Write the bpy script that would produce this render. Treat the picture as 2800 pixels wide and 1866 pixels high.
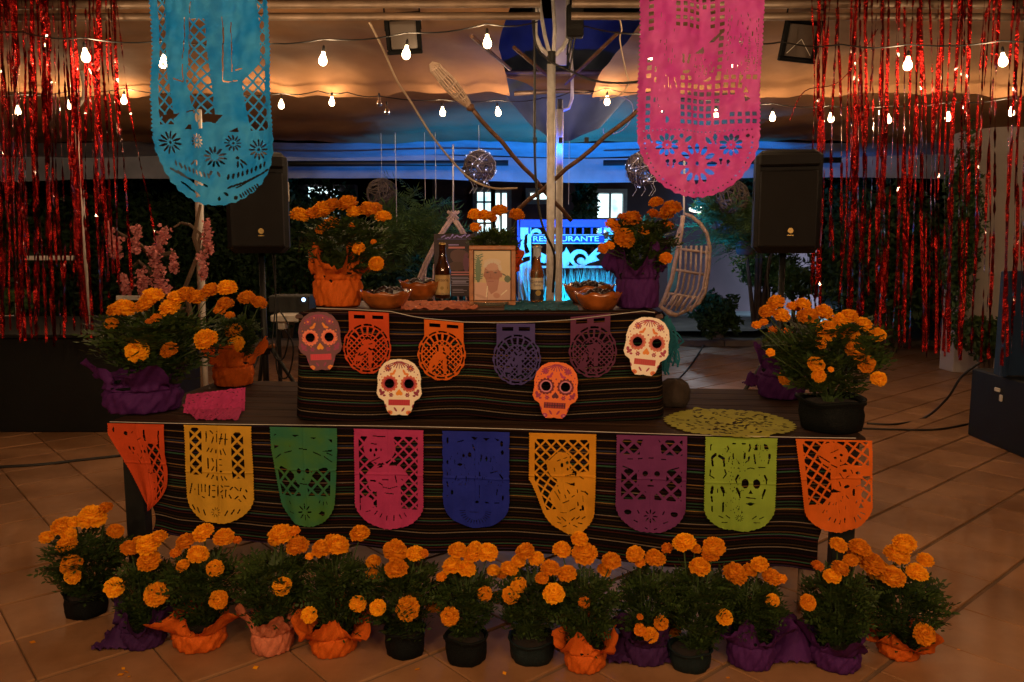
import bpy, math, random
import numpy as np
from mathutils import Vector, Matrix
random.seed(7); NR = np.random.RandomState(11)
S = bpy.context.scene
for o in list(bpy.data.objects): bpy.data.objects.remove(o)
COL = S.collection
R = math.radians
# ------------------------------------------------------------------ camera
F = 2198.0; PITCH = R(7); H = 1.5
cd = bpy.data.cameras.new('camera'); cam = bpy.data.objects.new('camera', cd); COL.objects.link(cam)
cam.location = (0, 0, H); cam.rotation_euler = (R(90) - PITCH, 0, 0)
cd.sensor_width = 36; cd.lens = F / 2800 * 36; cd.clip_start = .05; cd.clip_end = 300
S.camera = cam
S.render.resolution_x = 1024; S.render.resolution_y = 682
S.view_settings.view_transform = 'Standard'; S.view_settings.look = 'None'
S.view_settings.exposure = 0; S.view_settings.gamma = 1
# ------------------------------------------------------------------ night sky
W = bpy.data.worlds.new('World'); S.world = W; W.use_nodes = True
wn = W.node_tree.nodes; wl = W.node_tree.links
sky = wn.new('ShaderNodeTexSky'); sky.sky_type = 'NISHITA'; sky.sun_disc = False
sky.sun_elevation = R(-4); sky.sun_rotation = R(200)
wl.new(sky.outputs[0], wn['Background'].inputs[0]); wn['Background'].inputs[1].default_value = 0.03
# strengths of the place's lamps and of the added front fill
P_STRING = 8.0      # each bulb of the strings in view
P_FRONT_FILL = 82.0      # each bulb of the unseen fill rows added to light the altar front
P_BLUE_BAR = 13.0; P_BLUE_PAR = 230.0; P_CANOPY_PAR = 1050.0; P_GARDEN = 420.0
WARM = (1.0, .64, .34)

def ray(x, y):
    return np.array([(x - 1400) / F, math.cos(PITCH) + (933 - y) / F * math.sin(PITCH), -math.sin(PITCH) + (933 - y) / F * math.cos(PITCH)])
def at(x, y, Y):            # point seen at a place of the photograph, at depth Y
    r = ray(x, y); r = r * Y / r[1]; return Vector((r[0], r[1], r[2] + H))
def onz(x, y, z=0.0):
    r = ray(x, y); t = (z - H) / r[2]; return Vector((r[0] * t, r[1] * t, z))
def lin(c):
    return tuple((v / 255 / 12.92) if v / 255 <= .04045 else ((v / 255 + .055) / 1.055) ** 2.4 for v in c)

# ------------------------------------------------------------------ materials
def mat(name, col, rough=.7, metal=0., var=.15, vs=8., bump=0., bs=60., trans=0., spec=.5, col2=None, emis=None, es=0., coat=0., attr=None, alpha=None, transm=0.):
    m = bpy.data.materials.new(name); m.use_nodes = True
    n = m.node_tree.nodes; l = m.node_tree.links; b = n['Principled BSDF']; out = n['Material Output']
    b.inputs['Roughness'].default_value = rough; b.inputs['Metallic'].default_value = metal
    b.inputs['Specular IOR Level'].default_value = spec
    b.inputs['Coat Weight'].default_value = coat; b.inputs['Transmission Weight'].default_value = transm
    tc = n.new('ShaderNodeTexCoord')
    if attr:
        a = n.new('ShaderNodeAttribute'); a.attribute_name = attr; src = a.outputs['Color']
    else:
        src = None
    mix = n.new('ShaderNodeMix'); mix.data_type = 'RGBA'
    c2 = col2 or tuple(max(0, v * (1 - var * 2)) for v in col)
    mix.inputs[6].default_value = (*col, 1); mix.inputs[7].default_value = (*c2, 1)
    no = n.new('ShaderNodeTexNoise'); no.inputs['Scale'].default_value = vs; no.inputs['Detail'].default_value = 5
    l.new(tc.outputs['Object'], no.inputs['Vector'])
    rp = n.new('ShaderNodeMapRange'); rp.inputs[1].default_value = .35; rp.inputs[2].default_value = .68
    l.new(no.outputs['Fac'], rp.inputs[0]); l.new(rp.outputs[0], mix.inputs[0])
    res = mix.outputs[2]
    if attr:
        mm = n.new('ShaderNodeMix'); mm.data_type = 'RGBA'; mm.blend_type = 'MULTIPLY'; mm.inputs[0].default_value = 1
        l.new(src, mm.inputs[6]); l.new(mix.outputs[2], mm.inputs[7]); res = mm.outputs[2]
    l.new(res, b.inputs['Base Color'])
    if bump:
        bn = n.new('ShaderNodeTexNoise'); bn.inputs['Scale'].default_value = bs; bn.inputs['Detail'].default_value = 4
        l.new(tc.outputs['Object'], bn.inputs['Vector'])
        bp = n.new('ShaderNodeBump'); bp.inputs['Strength'].default_value = bump; bp.inputs['Distance'].default_value = .01
        l.new(bn.outputs['Fac'], bp.inputs['Height']); l.new(bp.outputs[0], b.inputs['Normal'])
    if emis:
        b.inputs['Emission Color'].default_value = (*emis, 1); b.inputs['Emission Strength'].default_value = es
    if trans:
        t = n.new('ShaderNodeBsdfTranslucent'); l.new(res, t.inputs[0]); ms = n.new('ShaderNodeMixShader'); ms.inputs[0].default_value = trans
        l.new(b.outputs[0], ms.inputs[1]); l.new(t.outputs[0], ms.inputs[2]); l.new(ms.outputs[0], out.inputs[0])
    if alpha is not None:
        t = n.new('ShaderNodeBsdfTransparent'); ms = n.new('ShaderNodeMixShader'); ms.inputs[0].default_value = alpha
        l.new(t.outputs[0], ms.inputs[1]); l.new(b.outputs[0], ms.inputs[2]); l.new(ms.outputs[0], out.inputs[0])
    return m
M = {}
def paper(name, c, tr=.3): M[name] = mat(name, c, rough=.75, var=.08, vs=14, bump=.25, bs=35, trans=tr, spec=.2)
paper('paper_orange_red', (.72, .085, .02)); paper('paper_yellow', (.78, .42, .035)); paper('paper_pink', (.60, .055, .20))
paper('paper_blue', (.02, .035, .42)); paper('paper_gold', (.85, .36, .02)); paper('paper_purple', (.20, .04, .17))
paper('paper_lime', (.33, .50, .06)); paper('paper_orange', (.85, .16, .015)); paper('paper_cyan', (.015, .33, .88), .35)
paper('paper_hot_pink', (.66, .075, .46), .35); paper('paper_teal', (.02, .17, .24)); paper('paper_violet', (.10, .02, .15)); paper('paper_salmon', (.80, .25, .13))
paper('paper_indigo', (.09, .07, .26)); paper('paper_plum', (.15, .04, .10)); paper('paper_lemon', (.50, .48, .07)); paper('paper_dark_violet', (.07, .02, .11))
M['paper_cyan'] = mat('paper_cyan', (.012, .29, .80), rough=.75, vs=11, col2=(.06, .42, .85), bump=.7, bs=22, trans=.4, spec=.2)
M['paper_hot_pink'] = mat('paper_hot_pink', (.66, .07, .42), rough=.75, vs=11, col2=(.78, .15, .50), bump=.7, bs=22, trans=.4, spec=.2)
M['paper_green'] = mat('paper_green', (.035, .19, .10), rough=.75, vs=9, col2=(.08, .22, .04), bump=.2, bs=30, trans=.3, spec=.2)
M['print'] = mat('print', (1, 1, 1), rough=.55, var=.03, attr='Col', spec=.3)
M['print_gloss'] = mat('print_gloss', (1, 1, 1), rough=.25, var=.02, attr='Col', spec=.4)
M['petal'] = mat('petal', (.92, .40, .008), rough=.65, vs=30, col2=(.88, .30, .005), bump=.3, bs=120, trans=.25, spec=.2)
M['petal_small'] = mat('petal_small', (.90, .34, .008), rough=.65, vs=30, col2=(.80, .22, .004), trans=.25, spec=.2)
for nm_ in ('petal', 'petal_small'):
    n = M[nm_].node_tree.nodes; l = M[nm_].node_tree.links; b = n['Principled BSDF']; src = b.inputs['Base Color'].links[0].from_socket
    oi = n.new('ShaderNodeObjectInfo'); mr = n.new('ShaderNodeMapRange'); mr.inputs[3].default_value = .74; mr.inputs[4].default_value = 1.15; l.new(oi.outputs['Random'], mr.inputs[0])
    hs = n.new('ShaderNodeHueSaturation'); l.new(mr.outputs[0], hs.inputs['Value']); l.new(src, hs.inputs['Color'])
    m2 = n.new('ShaderNodeMapRange'); m2.inputs[3].default_value = .487; m2.inputs[4].default_value = .512; l.new(oi.outputs['Random'], m2.inputs[0]); l.new(m2.outputs[0], hs.inputs['Hue']); l.new(hs.outputs[0], b.inputs['Base Color'])
M['leaf'] = mat('leaf', (.050, .088, .016), rough=.55, vs=12, col2=(.028, .055, .012), trans=.25, spec=.35)
M['leaf_dark'] = mat('leaf_dark', (.040, .085, .020), rough=.6, vs=5, col2=(.025, .05, .014), trans=.2, spec=.3)
M['fern'] = mat('fern', (.11, .19, .05), rough=.55, vs=6, col2=(.06, .11, .03), trans=.3, spec=.3)
M['stem'] = mat('stem', (.05, .09, .02), rough=.6)
M['pot_black'] = mat('pot_black', (.004, .006, .006), rough=.7, var=.2, bump=.5, bs=25, spec=.15)
M['pot_green'] = mat('pot_green', (.006, .016, .018), rough=.6, var=.2, bump=.5, bs=25, spec=.25)
M['soil'] = mat('soil', (.02, .012, .008), rough=.95, bump=.6)
M['metal_black'] = mat('metal_black', (.005, .0065, .006), rough=.55, metal=.1, bump=.1)
M['plastic_black'] = mat('plastic_black', (.005, .0045, .004), rough=.6, spec=.3, bump=.25, bs=300)
M['grille'] = mat('grille', (.006, .0055, .005), rough=.6, metal=.1, bump=.5, bs=700)
M['pole_cream'] = mat('pole_cream', (.60, .58, .56), rough=.4, var=.12, vs=20, bump=.1)
M['white_paint'] = mat('white_paint', (.62, .58, .52), rough=.5, var=.1)
M['pipe'] = mat('pipe', (.15, .10, .065), rough=.45, metal=.3, var=.25, vs=6)
M['fabric'] = mat('fabric', (.29, .155, .072), rough=.8, vs=1.3, col2=(.16, .083, .040), bump=.8, bs=5, trans=.08, spec=.12)
M['fabric_back'] = mat('fabric_back', (.30, .32, .36), rough=.8, vs=3, col2=(.20, .22, .25), bump=.4, bs=9, trans=.15, spec=.3)
M['wood_dark'] = mat('wood_dark', (.040, .022, .013), rough=.55, vs=5, var=.3)
M['wood_frame'] = mat('wood_frame', (.40, .13, .022), rough=.4, vs=30, var=.2, bump=.2)
M['bamboo'] = mat('bamboo', (.13, .055, .025), rough=.6, vs=20, var=.3, bump=.4)
M['wicker'] = mat('wicker', (.42, .30, .22), rough=.5, vs=30, var=.2, bump=.3)
M['wicker_dark'] = mat('wicker_dark', (.09, .07, .06), rough=.7)
M['cable'] = mat('cable', (.006, .006, .006), rough=.5); M['cable_white'] = mat('cable_white', (.40, .30, .20), rough=.6)
M['cord'] = mat('cord', (.6, .58, .52), rough=.7)
M['clay'] = mat('clay', (.42, .11, .018), rough=.18, vs=14, var=.28, coat=.5)
M['food'] = mat('food', (.018, .007, .004), rough=.28, bump=.6, bs=80)
M['glass_brown'] = mat('glass_brown', (.045, .014, .004), rough=.06, coat=.6, spec=.8)
M['glass_amber'] = mat('glass_amber', (.55, .22, .06), rough=.08, transm=.75, spec=.7)
M['glass_clear'] = mat('glass_clear', (.75, .75, .6), rough=.05, transm=.9)
M['cap_gold'] = mat('cap_gold', (.45, .30, .10), rough=.3, metal=.8)
M['garden'] = mat('garden_soil', (.045, .05, .035), rough=.95, vs=1.2, var=.3, bump=.6, bs=8)
M['path'] = mat('path_stone', (.26, .26, .26), rough=.85, vs=1.5, var=.2, bump=.3, bs=12)
M['kerb'] = mat('kerb_stone', (.22, .17, .14), rough=.8, vs=3, var=.2, bump=.3)
M['wall_maroon'] = mat('wall_maroon', (.10, .05, .055), rough=.85, vs=1, var=.2)
M['wall_pale'] = mat('wall_pale', (.52, .46, .42), rough=.85, vs=1.2, var=.12, bump=.2)
M['sign_metal'] = mat('sign_metal', (.03, .085, .45), rough=.45, vs=4, var=.1)
M['sign_letters'] = mat('sign_letters', (.80, .85, .85), rough=.5)
M['pink_blossom'] = mat('pink_blossom', (.70, .25, .24), rough=.7, trans=.3, var=.2, vs=20)
M['branch'] = mat('branch', (.10, .06, .035), rough=.8, bump=.5)
M['terracotta'] = mat('terracotta', (.36, .12, .05), rough=.7, var=.2)
M['blue_cloth'] = mat('blue_board', (.010, .035, .09), rough=.6, var=.1)
M['burlap'] = mat('burlap', (.045, .028, .018), rough=.9, bump=.5)
M['flood_glass'] = mat('flood_glass', (.05, .035, .025), rough=.35, spec=.3, var=.1); M['flood_body'] = mat('flood_body', (.004, .004, .004), rough=.9, spec=.08)
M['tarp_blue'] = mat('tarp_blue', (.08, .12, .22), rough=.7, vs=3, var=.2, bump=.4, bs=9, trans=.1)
M['window_frame'] = mat('window_frame', (.35, .36, .36), rough=.5)
def glow(name, c, s):
    m = bpy.data.materials.new(name); m.use_nodes = True; n = m.node_tree.nodes; l = m.node_tree.links
    n.remove(n['Principled BSDF']); e = n.new('ShaderNodeEmission'); t = n.new('ShaderNodeBsdfTransparent'); a = n.new('ShaderNodeAddShader')
    e.inputs[0].default_value = (*c, 1); e.inputs[1].default_value = s
    l.new(e.outputs[0], a.inputs[0]); l.new(t.outputs[0], a.inputs[1]); l.new(a.outputs[0], n['Material Output'].inputs[0])
    m.cycles.emission_sampling = 'NONE'; return m
M['bulb_lit'] = glow('bulb_lit', (1, .66, .34), 14.0)
M['fairy'] = mat('fairy_light', (.8, .8, 1), emis=(.6, .7, 1), es=1.2)
M['bulb_off'] = mat('bulb_off', (.6, .5, .4), rough=.05, transm=.95)
def lit_window():
    m = mat('lit_window', (.6, .7, .7), rough=.3); n = m.node_tree.nodes; l = m.node_tree.links; b = n['Principled BSDF']
    tc = n.new('ShaderNodeTexCoord'); no = n.new('ShaderNodeTexNoise'); no.inputs['Scale'].default_value = 2.2; no.inputs['Detail'].default_value = 3
    l.new(tc.outputs['Object'], no.inputs['Vector']); r = n.new('ShaderNodeValToRGB'); l.new(no.outputs['Fac'], r.inputs[0])
    r.color_ramp.elements[0].position = .3; r.color_ramp.elements[0].color = (.12, .42, .55, 1)
    r.color_ramp.elements[1].position = .55; r.color_ramp.elements[1].color = (.75, 1, 1, 1)
    l.new(r.outputs[0], b.inputs['Emission Color']); b.inputs['Emission Strength'].default_value = 2.2; return m
M['lit_window'] = lit_window()
def tinsel_mat():
    m = mat('tinsel_red', (.40, .014, .012), rough=.24, metal=1., var=.3, vs=7, bump=.8, bs=70, spec=.8, coat=.5); return m
M['tinsel'] = tinsel_mat()
def wood_planks():
    m = mat('plank_wood', (.060, .030, .017), rough=.75, var=0, spec=.15); n = m.node_tree.nodes; l = m.node_tree.links; b = n['Principled BSDF']
    tc = n.new('ShaderNodeTexCoord'); mp = n.new('ShaderNodeMapping'); mp.inputs['Scale'].default_value = (1.2, 26, 26)
    oi = n.new('ShaderNodeObjectInfo'); l.new(oi.outputs['Random'], mp.inputs['Location'])
    l.new(tc.outputs['Object'], mp.inputs[0]); no = n.new('ShaderNodeTexNoise'); no.inputs['Scale'].default_value = 2.2; no.inputs['Detail'].default_value = 6
    l.new(mp.outputs[0], no.inputs['Vector']); r = n.new('ShaderNodeValToRGB'); l.new(no.outputs['Fac'], r.inputs[0])
    r.color_ramp.elements[0].position = .3; r.color_ramp.elements[0].color = (.012, .006, .004, 1)
    r.color_ramp.elements[1].position = .72; r.color_ramp.elements[1].color = (.060, .030, .016, 1)
    l.new(r.outputs[0], b.inputs['Base Color']); bp = n.new('ShaderNodeBump'); bp.inputs['Strength'].default_value = .35; bp.inputs['Distance'].default_value = .004
    l.new(no.outputs['Fac'], bp.inputs['Height']); l.new(bp.outputs[0], b.inputs['Normal']); return m
M['plank'] = wood_planks()
def tile_mat():
    m = mat('floor_tile', (.27, .155, .10), rough=.42, var=0, spec=.4); n = m.node_tree.nodes; l = m.node_tree.links; b = n['Principled BSDF']
    g = n.new('ShaderNodeNewGeometry'); no = n.new('ShaderNodeTexNoise'); no.inputs['Scale'].default_value = 1.6; no.inputs['Detail'].default_value = 8; no.inputs['Roughness'].default_value = .65
    l.new(g.outputs['Position'], no.inputs['Vector']); r = n.new('ShaderNodeValToRGB'); l.new(no.outputs['Fac'], r.inputs[0])
    r.color_ramp.elements[0].position = .38; r.color_ramp.elements[0].color = (.23, .110, .046, 1)
    r.color_ramp.elements[1].position = .68; r.color_ramp.elements[1].color = (.39, .205, .100, 1)
    oi = n.new('ShaderNodeObjectInfo'); mr = n.new('ShaderNodeMapRange'); mr.inputs[3].default_value = .86; mr.inputs[4].default_value = 1.12; l.new(oi.outputs['Random'], mr.inputs[0])
    hs = n.new('ShaderNodeHueSaturation'); l.new(mr.outputs[0], hs.inputs['Value']); l.new(r.outputs[0], hs.inputs['Color']); l.new(hs.outputs[0], b.inputs['Base Color'])
    n2 = n.new('ShaderNodeTexNoise'); n2.inputs['Scale'].default_value = 9; n2.inputs['Detail'].default_value = 6; l.new(g.outputs['Position'], n2.inputs['Vector'])
    mr2 = n.new('ShaderNodeMapRange'); mr2.inputs[3].default_value = .22; mr2.inputs[4].default_value = .6; l.new(n2.outputs['Fac'], mr2.inputs[0]); l.new(mr2.outputs[0], b.inputs['Roughness'])
    bp = n.new('ShaderNodeBump'); bp.inputs['Strength'].default_value = .25; bp.inputs['Distance'].default_value = .004
    l.new(n2.outputs['Fac'], bp.inputs['Height']); l.new(bp.outputs[0], b.inputs['Normal']); return m
M['tile'] = tile_mat(); M['grout'] = mat('grout', (.20, .115, .062), rough=.9, vs=4, var=.25)
def serape():                                    # woven stripes follow the cloth's own length (UV v in metres)
    m = bpy.data.materials.new('striped_cloth'); m.use_nodes = True; n = m.node_tree.nodes; l = m.node_tree.links; b = n['Principled BSDF']
    b.inputs['Roughness'].default_value = .95; b.inputs['Specular IOR Level'].default_value = .04
    uv = n.new('ShaderNodeUVMap'); sp = n.new('ShaderNodeSeparateXYZ'); l.new(uv.outputs[0], sp.inputs[0])
    def math_(op, a, bv=None):
        k = n.new('ShaderNodeMath'); k.operation = op
        for i, v in enumerate((a, bv)):
            if v is None: continue
            if hasattr(v, 'links') or hasattr(v, 'is_linked'): l.new(v, k.inputs[i])
            else: k.inputs[i].default_value = v
        return k.outputs[0]
    v = sp.outputs[1]
    def lines(freq, width, off):
        vv = math_('ADD', math_('MULTIPLY', v, freq), off); fl = math_('FLOOR', vv); fr = math_('FRACT', vv)
        msk = math_('LESS_THAN', fr, width)
        w = n.new('ShaderNodeTexWhiteNoise'); w.noise_dimensions = '1D'; l.new(fl, w.inputs['W'])
        w2 = n.new('ShaderNodeTexWhiteNoise'); w2.noise_dimensions = '1D'; l.new(math_('ADD', fl, 37.3), w2.inputs['W'])
        return msk, w.outputs['Value'], w2.outputs['Value']
    m1, a1, b1 = lines(88, .42, 0.); m2, a2, b2 = lines(21, .075, .4)
    r1 = n.new('ShaderNodeValToRGB'); l.new(a1, r1.inputs[0]); r1.color_ramp.interpolation = 'CONSTANT'
    e = r1.color_ramp.elements; e[0].color = (.11, .022, .018, 1); e[1].position = .22; e[1].color = (.030, .075, .045, 1)
    for p_, c_ in ((.4, (.12, .07, .03, 1)), (.55, (.05, .025, .07, 1)), (.7, (.10, .045, .03, 1)), (.85, (.03, .04, .09, 1))):
        q = e.new(p_); q.color = c_
    r2 = n.new('ShaderNodeValToRGB'); l.new(a2, r2.inputs[0]); r2.color_ramp.interpolation = 'CONSTANT'
    e = r2.color_ramp.elements; e[0].color = (.17, .085, .02, 1); e[1].position = .45; e[1].color = (.15, .115, .085, 1)
    q = e.new(.62); q.color = (.025, .08, .045, 1); q = e.new(.8); q.color = (.19, .105, .03, 1)
    s1 = math_('MULTIPLY', math_('MULTIPLY', m1, b1), .6)
    x1 = n.new('ShaderNodeMix'); x1.data_type = 'RGBA'; x1.inputs[6].default_value = (.0055, .0035, .003, 1); l.new(s1, x1.inputs[0]); l.new(r1.outputs[0], x1.inputs[7])
    x2 = n.new('ShaderNodeMix'); x2.data_type = 'RGBA'; l.new(x1.outputs[2], x2.inputs[6]); l.new(r2.outputs[0], x2.inputs[7]); l.new(m2, x2.inputs[0])
    l.new(x2.outputs[2], b.inputs['Base Color'])
    wv = n.new('ShaderNodeTexNoise'); wv.inputs['Scale'].default_value = 260; bp = n.new('ShaderNodeBump'); bp.inputs['Strength'].default_value = .3; bp.inputs['Distance'].default_value = .003
    tc = n.new('ShaderNodeTexCoord'); l.new(tc.outputs['Object'], wv.inputs['Vector']); l.new(wv.outputs['Fac'], bp.inputs['Height']); l.new(bp.outputs[0], b.inputs['Normal'])
    return m
M['serape'] = serape()

# ------------------------------------------------------------------ helpers
def tag(o, label=None, cat=None, group=None, kind=None):
    if label: o['label'] = label
    if cat: o['category'] = cat
    if group: o['group'] = group
    if kind: o['kind'] = kind
    return o
def thing(name, label, cat, loc=(0, 0, 0), group=None, rz=0):
    o = bpy.data.objects.new(name, None); COL.objects.link(o); o.location = loc; o.rotation_euler = (0, 0, rz); o.empty_display_size = .1
    o['_rz'] = rz; del o['_rz']
    return tag(o, label, cat, group)
def link(name, me, m, parent=None, local=False):
    """geometry is in world coordinates unless local; a child keeps its world place under its thing"""
    o = bpy.data.objects.new(name, me); COL.objects.link(o)
    if m is not None and not me.materials: me.materials.append(M[m] if isinstance(m, str) else m)
    if parent is not None:
        o.parent = parent
        if not local:
            mw = Matrix.LocRotScale(parent.location, parent.rotation_euler, parent.scale)
            if parent.parent is not None:
                pp = parent.parent; mw = Matrix.LocRotScale(pp.location, pp.rotation_euler, pp.scale) @ parent.matrix_parent_inverse @ mw
            o.matrix_parent_inverse = mw.inverted()
    return o
class MB:
    def __init__(s): s.v = []; s.f = []
    def add(s, vs, fs):
        b = len(s.v); s.v += [tuple(v) for v in vs]; s.f += [tuple(i + b for i in f) for f in fs]
    def box(s, c, d, rz=0, rx=0, ry=0):
        mt = Matrix.Translation(c) @ Matrix.Rotation(rz, 4, 'Z') @ Matrix.Rotation(ry, 4, 'Y') @ Matrix.Rotation(rx, 4, 'X')
        vs = [mt @ Vector((x * d[0] / 2, y * d[1] / 2, z * d[2] / 2)) for x in (-1, 1) for y in (-1, 1) for z in (-1, 1)]
        s.add(vs, [(0, 1, 3, 2), (4, 6, 7, 5), (0, 4, 5, 1), (2, 3, 7, 6), (0, 2, 6, 4), (1, 5, 7, 3)]); return s
    def bevbox(s, c, d, bv=.01, rz=0, rx=0):
        mt = Matrix.Translation(c) @ Matrix.Rotation(rz, 4, 'Z') @ Matrix.Rotation(rx, 4, 'X')
        x, y, z = d[0] / 2, d[1] / 2, d[2] / 2; ring = []
        prof = [(-z, bv), (-z + bv, 0), (z - bv, 0), (z, bv)]
        for zz, ins in prof:
            X, Y = x - ins, y - ins; k = bv * .7
            ring.append([mt @ Vector(p) for p in ((-X + k, -Y, zz), (X - k, -Y, zz), (X, -Y + k, zz), (X, Y - k, zz), (X - k, Y, zz), (-X + k, Y, zz), (-X, Y - k, zz), (-X, -Y + k, zz))])
        fs = [tuple(range(7, -1, -1))]
        for i in range(3):
            for j in range(8): a = i * 8 + j; b_ = i * 8 + (j + 1) % 8; fs.append((a, b_, b_ + 8, a + 8))
        fs.append(tuple(range(24, 32))); s.add(sum(ring, []), fs); return s
    def tube(s, pts, r, n=6, cap=True):
        pts = [Vector(p) for p in pts]; rs = r if isinstance(r, (list, tuple)) else [r] * len(pts); vs = []; fs = []
        up = Vector((0, 0, 1)); prev = None
        for i, p in enumerate(pts):
            d = (pts[min(i + 1, len(pts) - 1)] - pts[max(i - 1, 0)]).normalized()
            if prev is None: a = d.orthogonal().normalized()
            else: a = (prev - d * prev.dot(d)); a = a.normalized() if a.length > 1e-6 else d.orthogonal().normalized()
            prev = a; b = d.cross(a)
            for k in range(n): t = 2 * math.pi * k / n; vs.append(p + (a * math.cos(t) + b * math.sin(t)) * rs[i])
        for i in range(len(pts) - 1):
            for k in range(n): fs.append((i * n + k, i * n + (k + 1) % n, (i + 1) * n + (k + 1) % n, (i + 1) * n + k))
        if cap: fs.append(tuple(range(n - 1, -1, -1))); fs.append(tuple(range(len(vs) - n, len(vs))))
        s.add(vs, fs); return s
    def lathe(s, prof, c=(0, 0, 0), n=24, wob=None, mt=None):
        vs = []; fs = []; c = Vector(c)
        for i, (r, z) in enumerate(prof):
            for k in range(n):
                t = 2 * math.pi * k / n; rr = r; zz = z
                if wob: rr, zz = wob(i, t, r, z)
                p = Vector((rr * math.cos(t), rr * math.sin(t), zz))
                if mt: p = mt @ p
                vs.append(c + p)
        for i in range(len(prof) - 1):
            for k in range(n): fs.append((i * n + k, i * n + (k + 1) % n, (i + 1) * n + (k + 1) % n, (i + 1) * n + k))
        s.add(vs, fs); return s
    def quad(s, *p): s.add(p, [tuple(range(len(p)))]); return s
    def build(s, name, m, parent=None, smooth=False, local=False):
        me = bpy.data.meshes.new(name); me.from_pydata(s.v, [], s.f); me.update()
        if smooth: me.polygons.foreach_set('use_smooth', [True] * len(me.polygons))
        return link(name, me, m, parent, local)
def npmesh(name, V, Fq, smooth=False, cols=None, uvs=None):
    me = bpy.data.meshes.new(name); k = Fq.shape[1]
    me.vertices.add(len(V)); me.vertices.foreach_set('co', V.astype(np.float32).ravel())
    me.loops.add(Fq.size); me.loops.foreach_set('vertex_index', Fq.astype(np.int32).ravel())
    me.polygons.add(len(Fq)); me.polygons.foreach_set('loop_start', np.arange(0, Fq.size, k, dtype=np.int32))
    me.update(calc_edges=True)
    if smooth: me.polygons.foreach_set('use_smooth', np.ones(len(Fq), bool))
    if cols is not None:
        a = me.color_attributes.new('Col', 'FLOAT_COLOR', 'CORNER'); c = np.ones((len(Fq), k, 4), np.float32); c[:, :, :3] = cols[:, None, :]
        a.data.foreach_set('color', c.ravel())
    if uvs is not None:
        u = me.uv_layers.new(name='UVMap'); u.data.foreach_set('uv', uvs[Fq.ravel()].astype(np.float32).ravel())
    return me
def text_mesh(s, size, extr=.0, bold=0.0):
    c = bpy.data.curves.new('t', 'FONT'); c.body = s; c.size = size; c.extrude = extr; c.align_x = 'CENTER'; c.align_y = 'CENTER'; c.offset = bold; c.resolution_u = 3
    o = bpy.data.objects.new('t', c); COL.objects.link(o); bpy.context.view_layer.update()
    me = bpy.data.meshes.new_from_object(o.evaluated_get(bpy.context.evaluated_depsgraph_get())); bpy.data.objects.remove(o); return me

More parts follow.
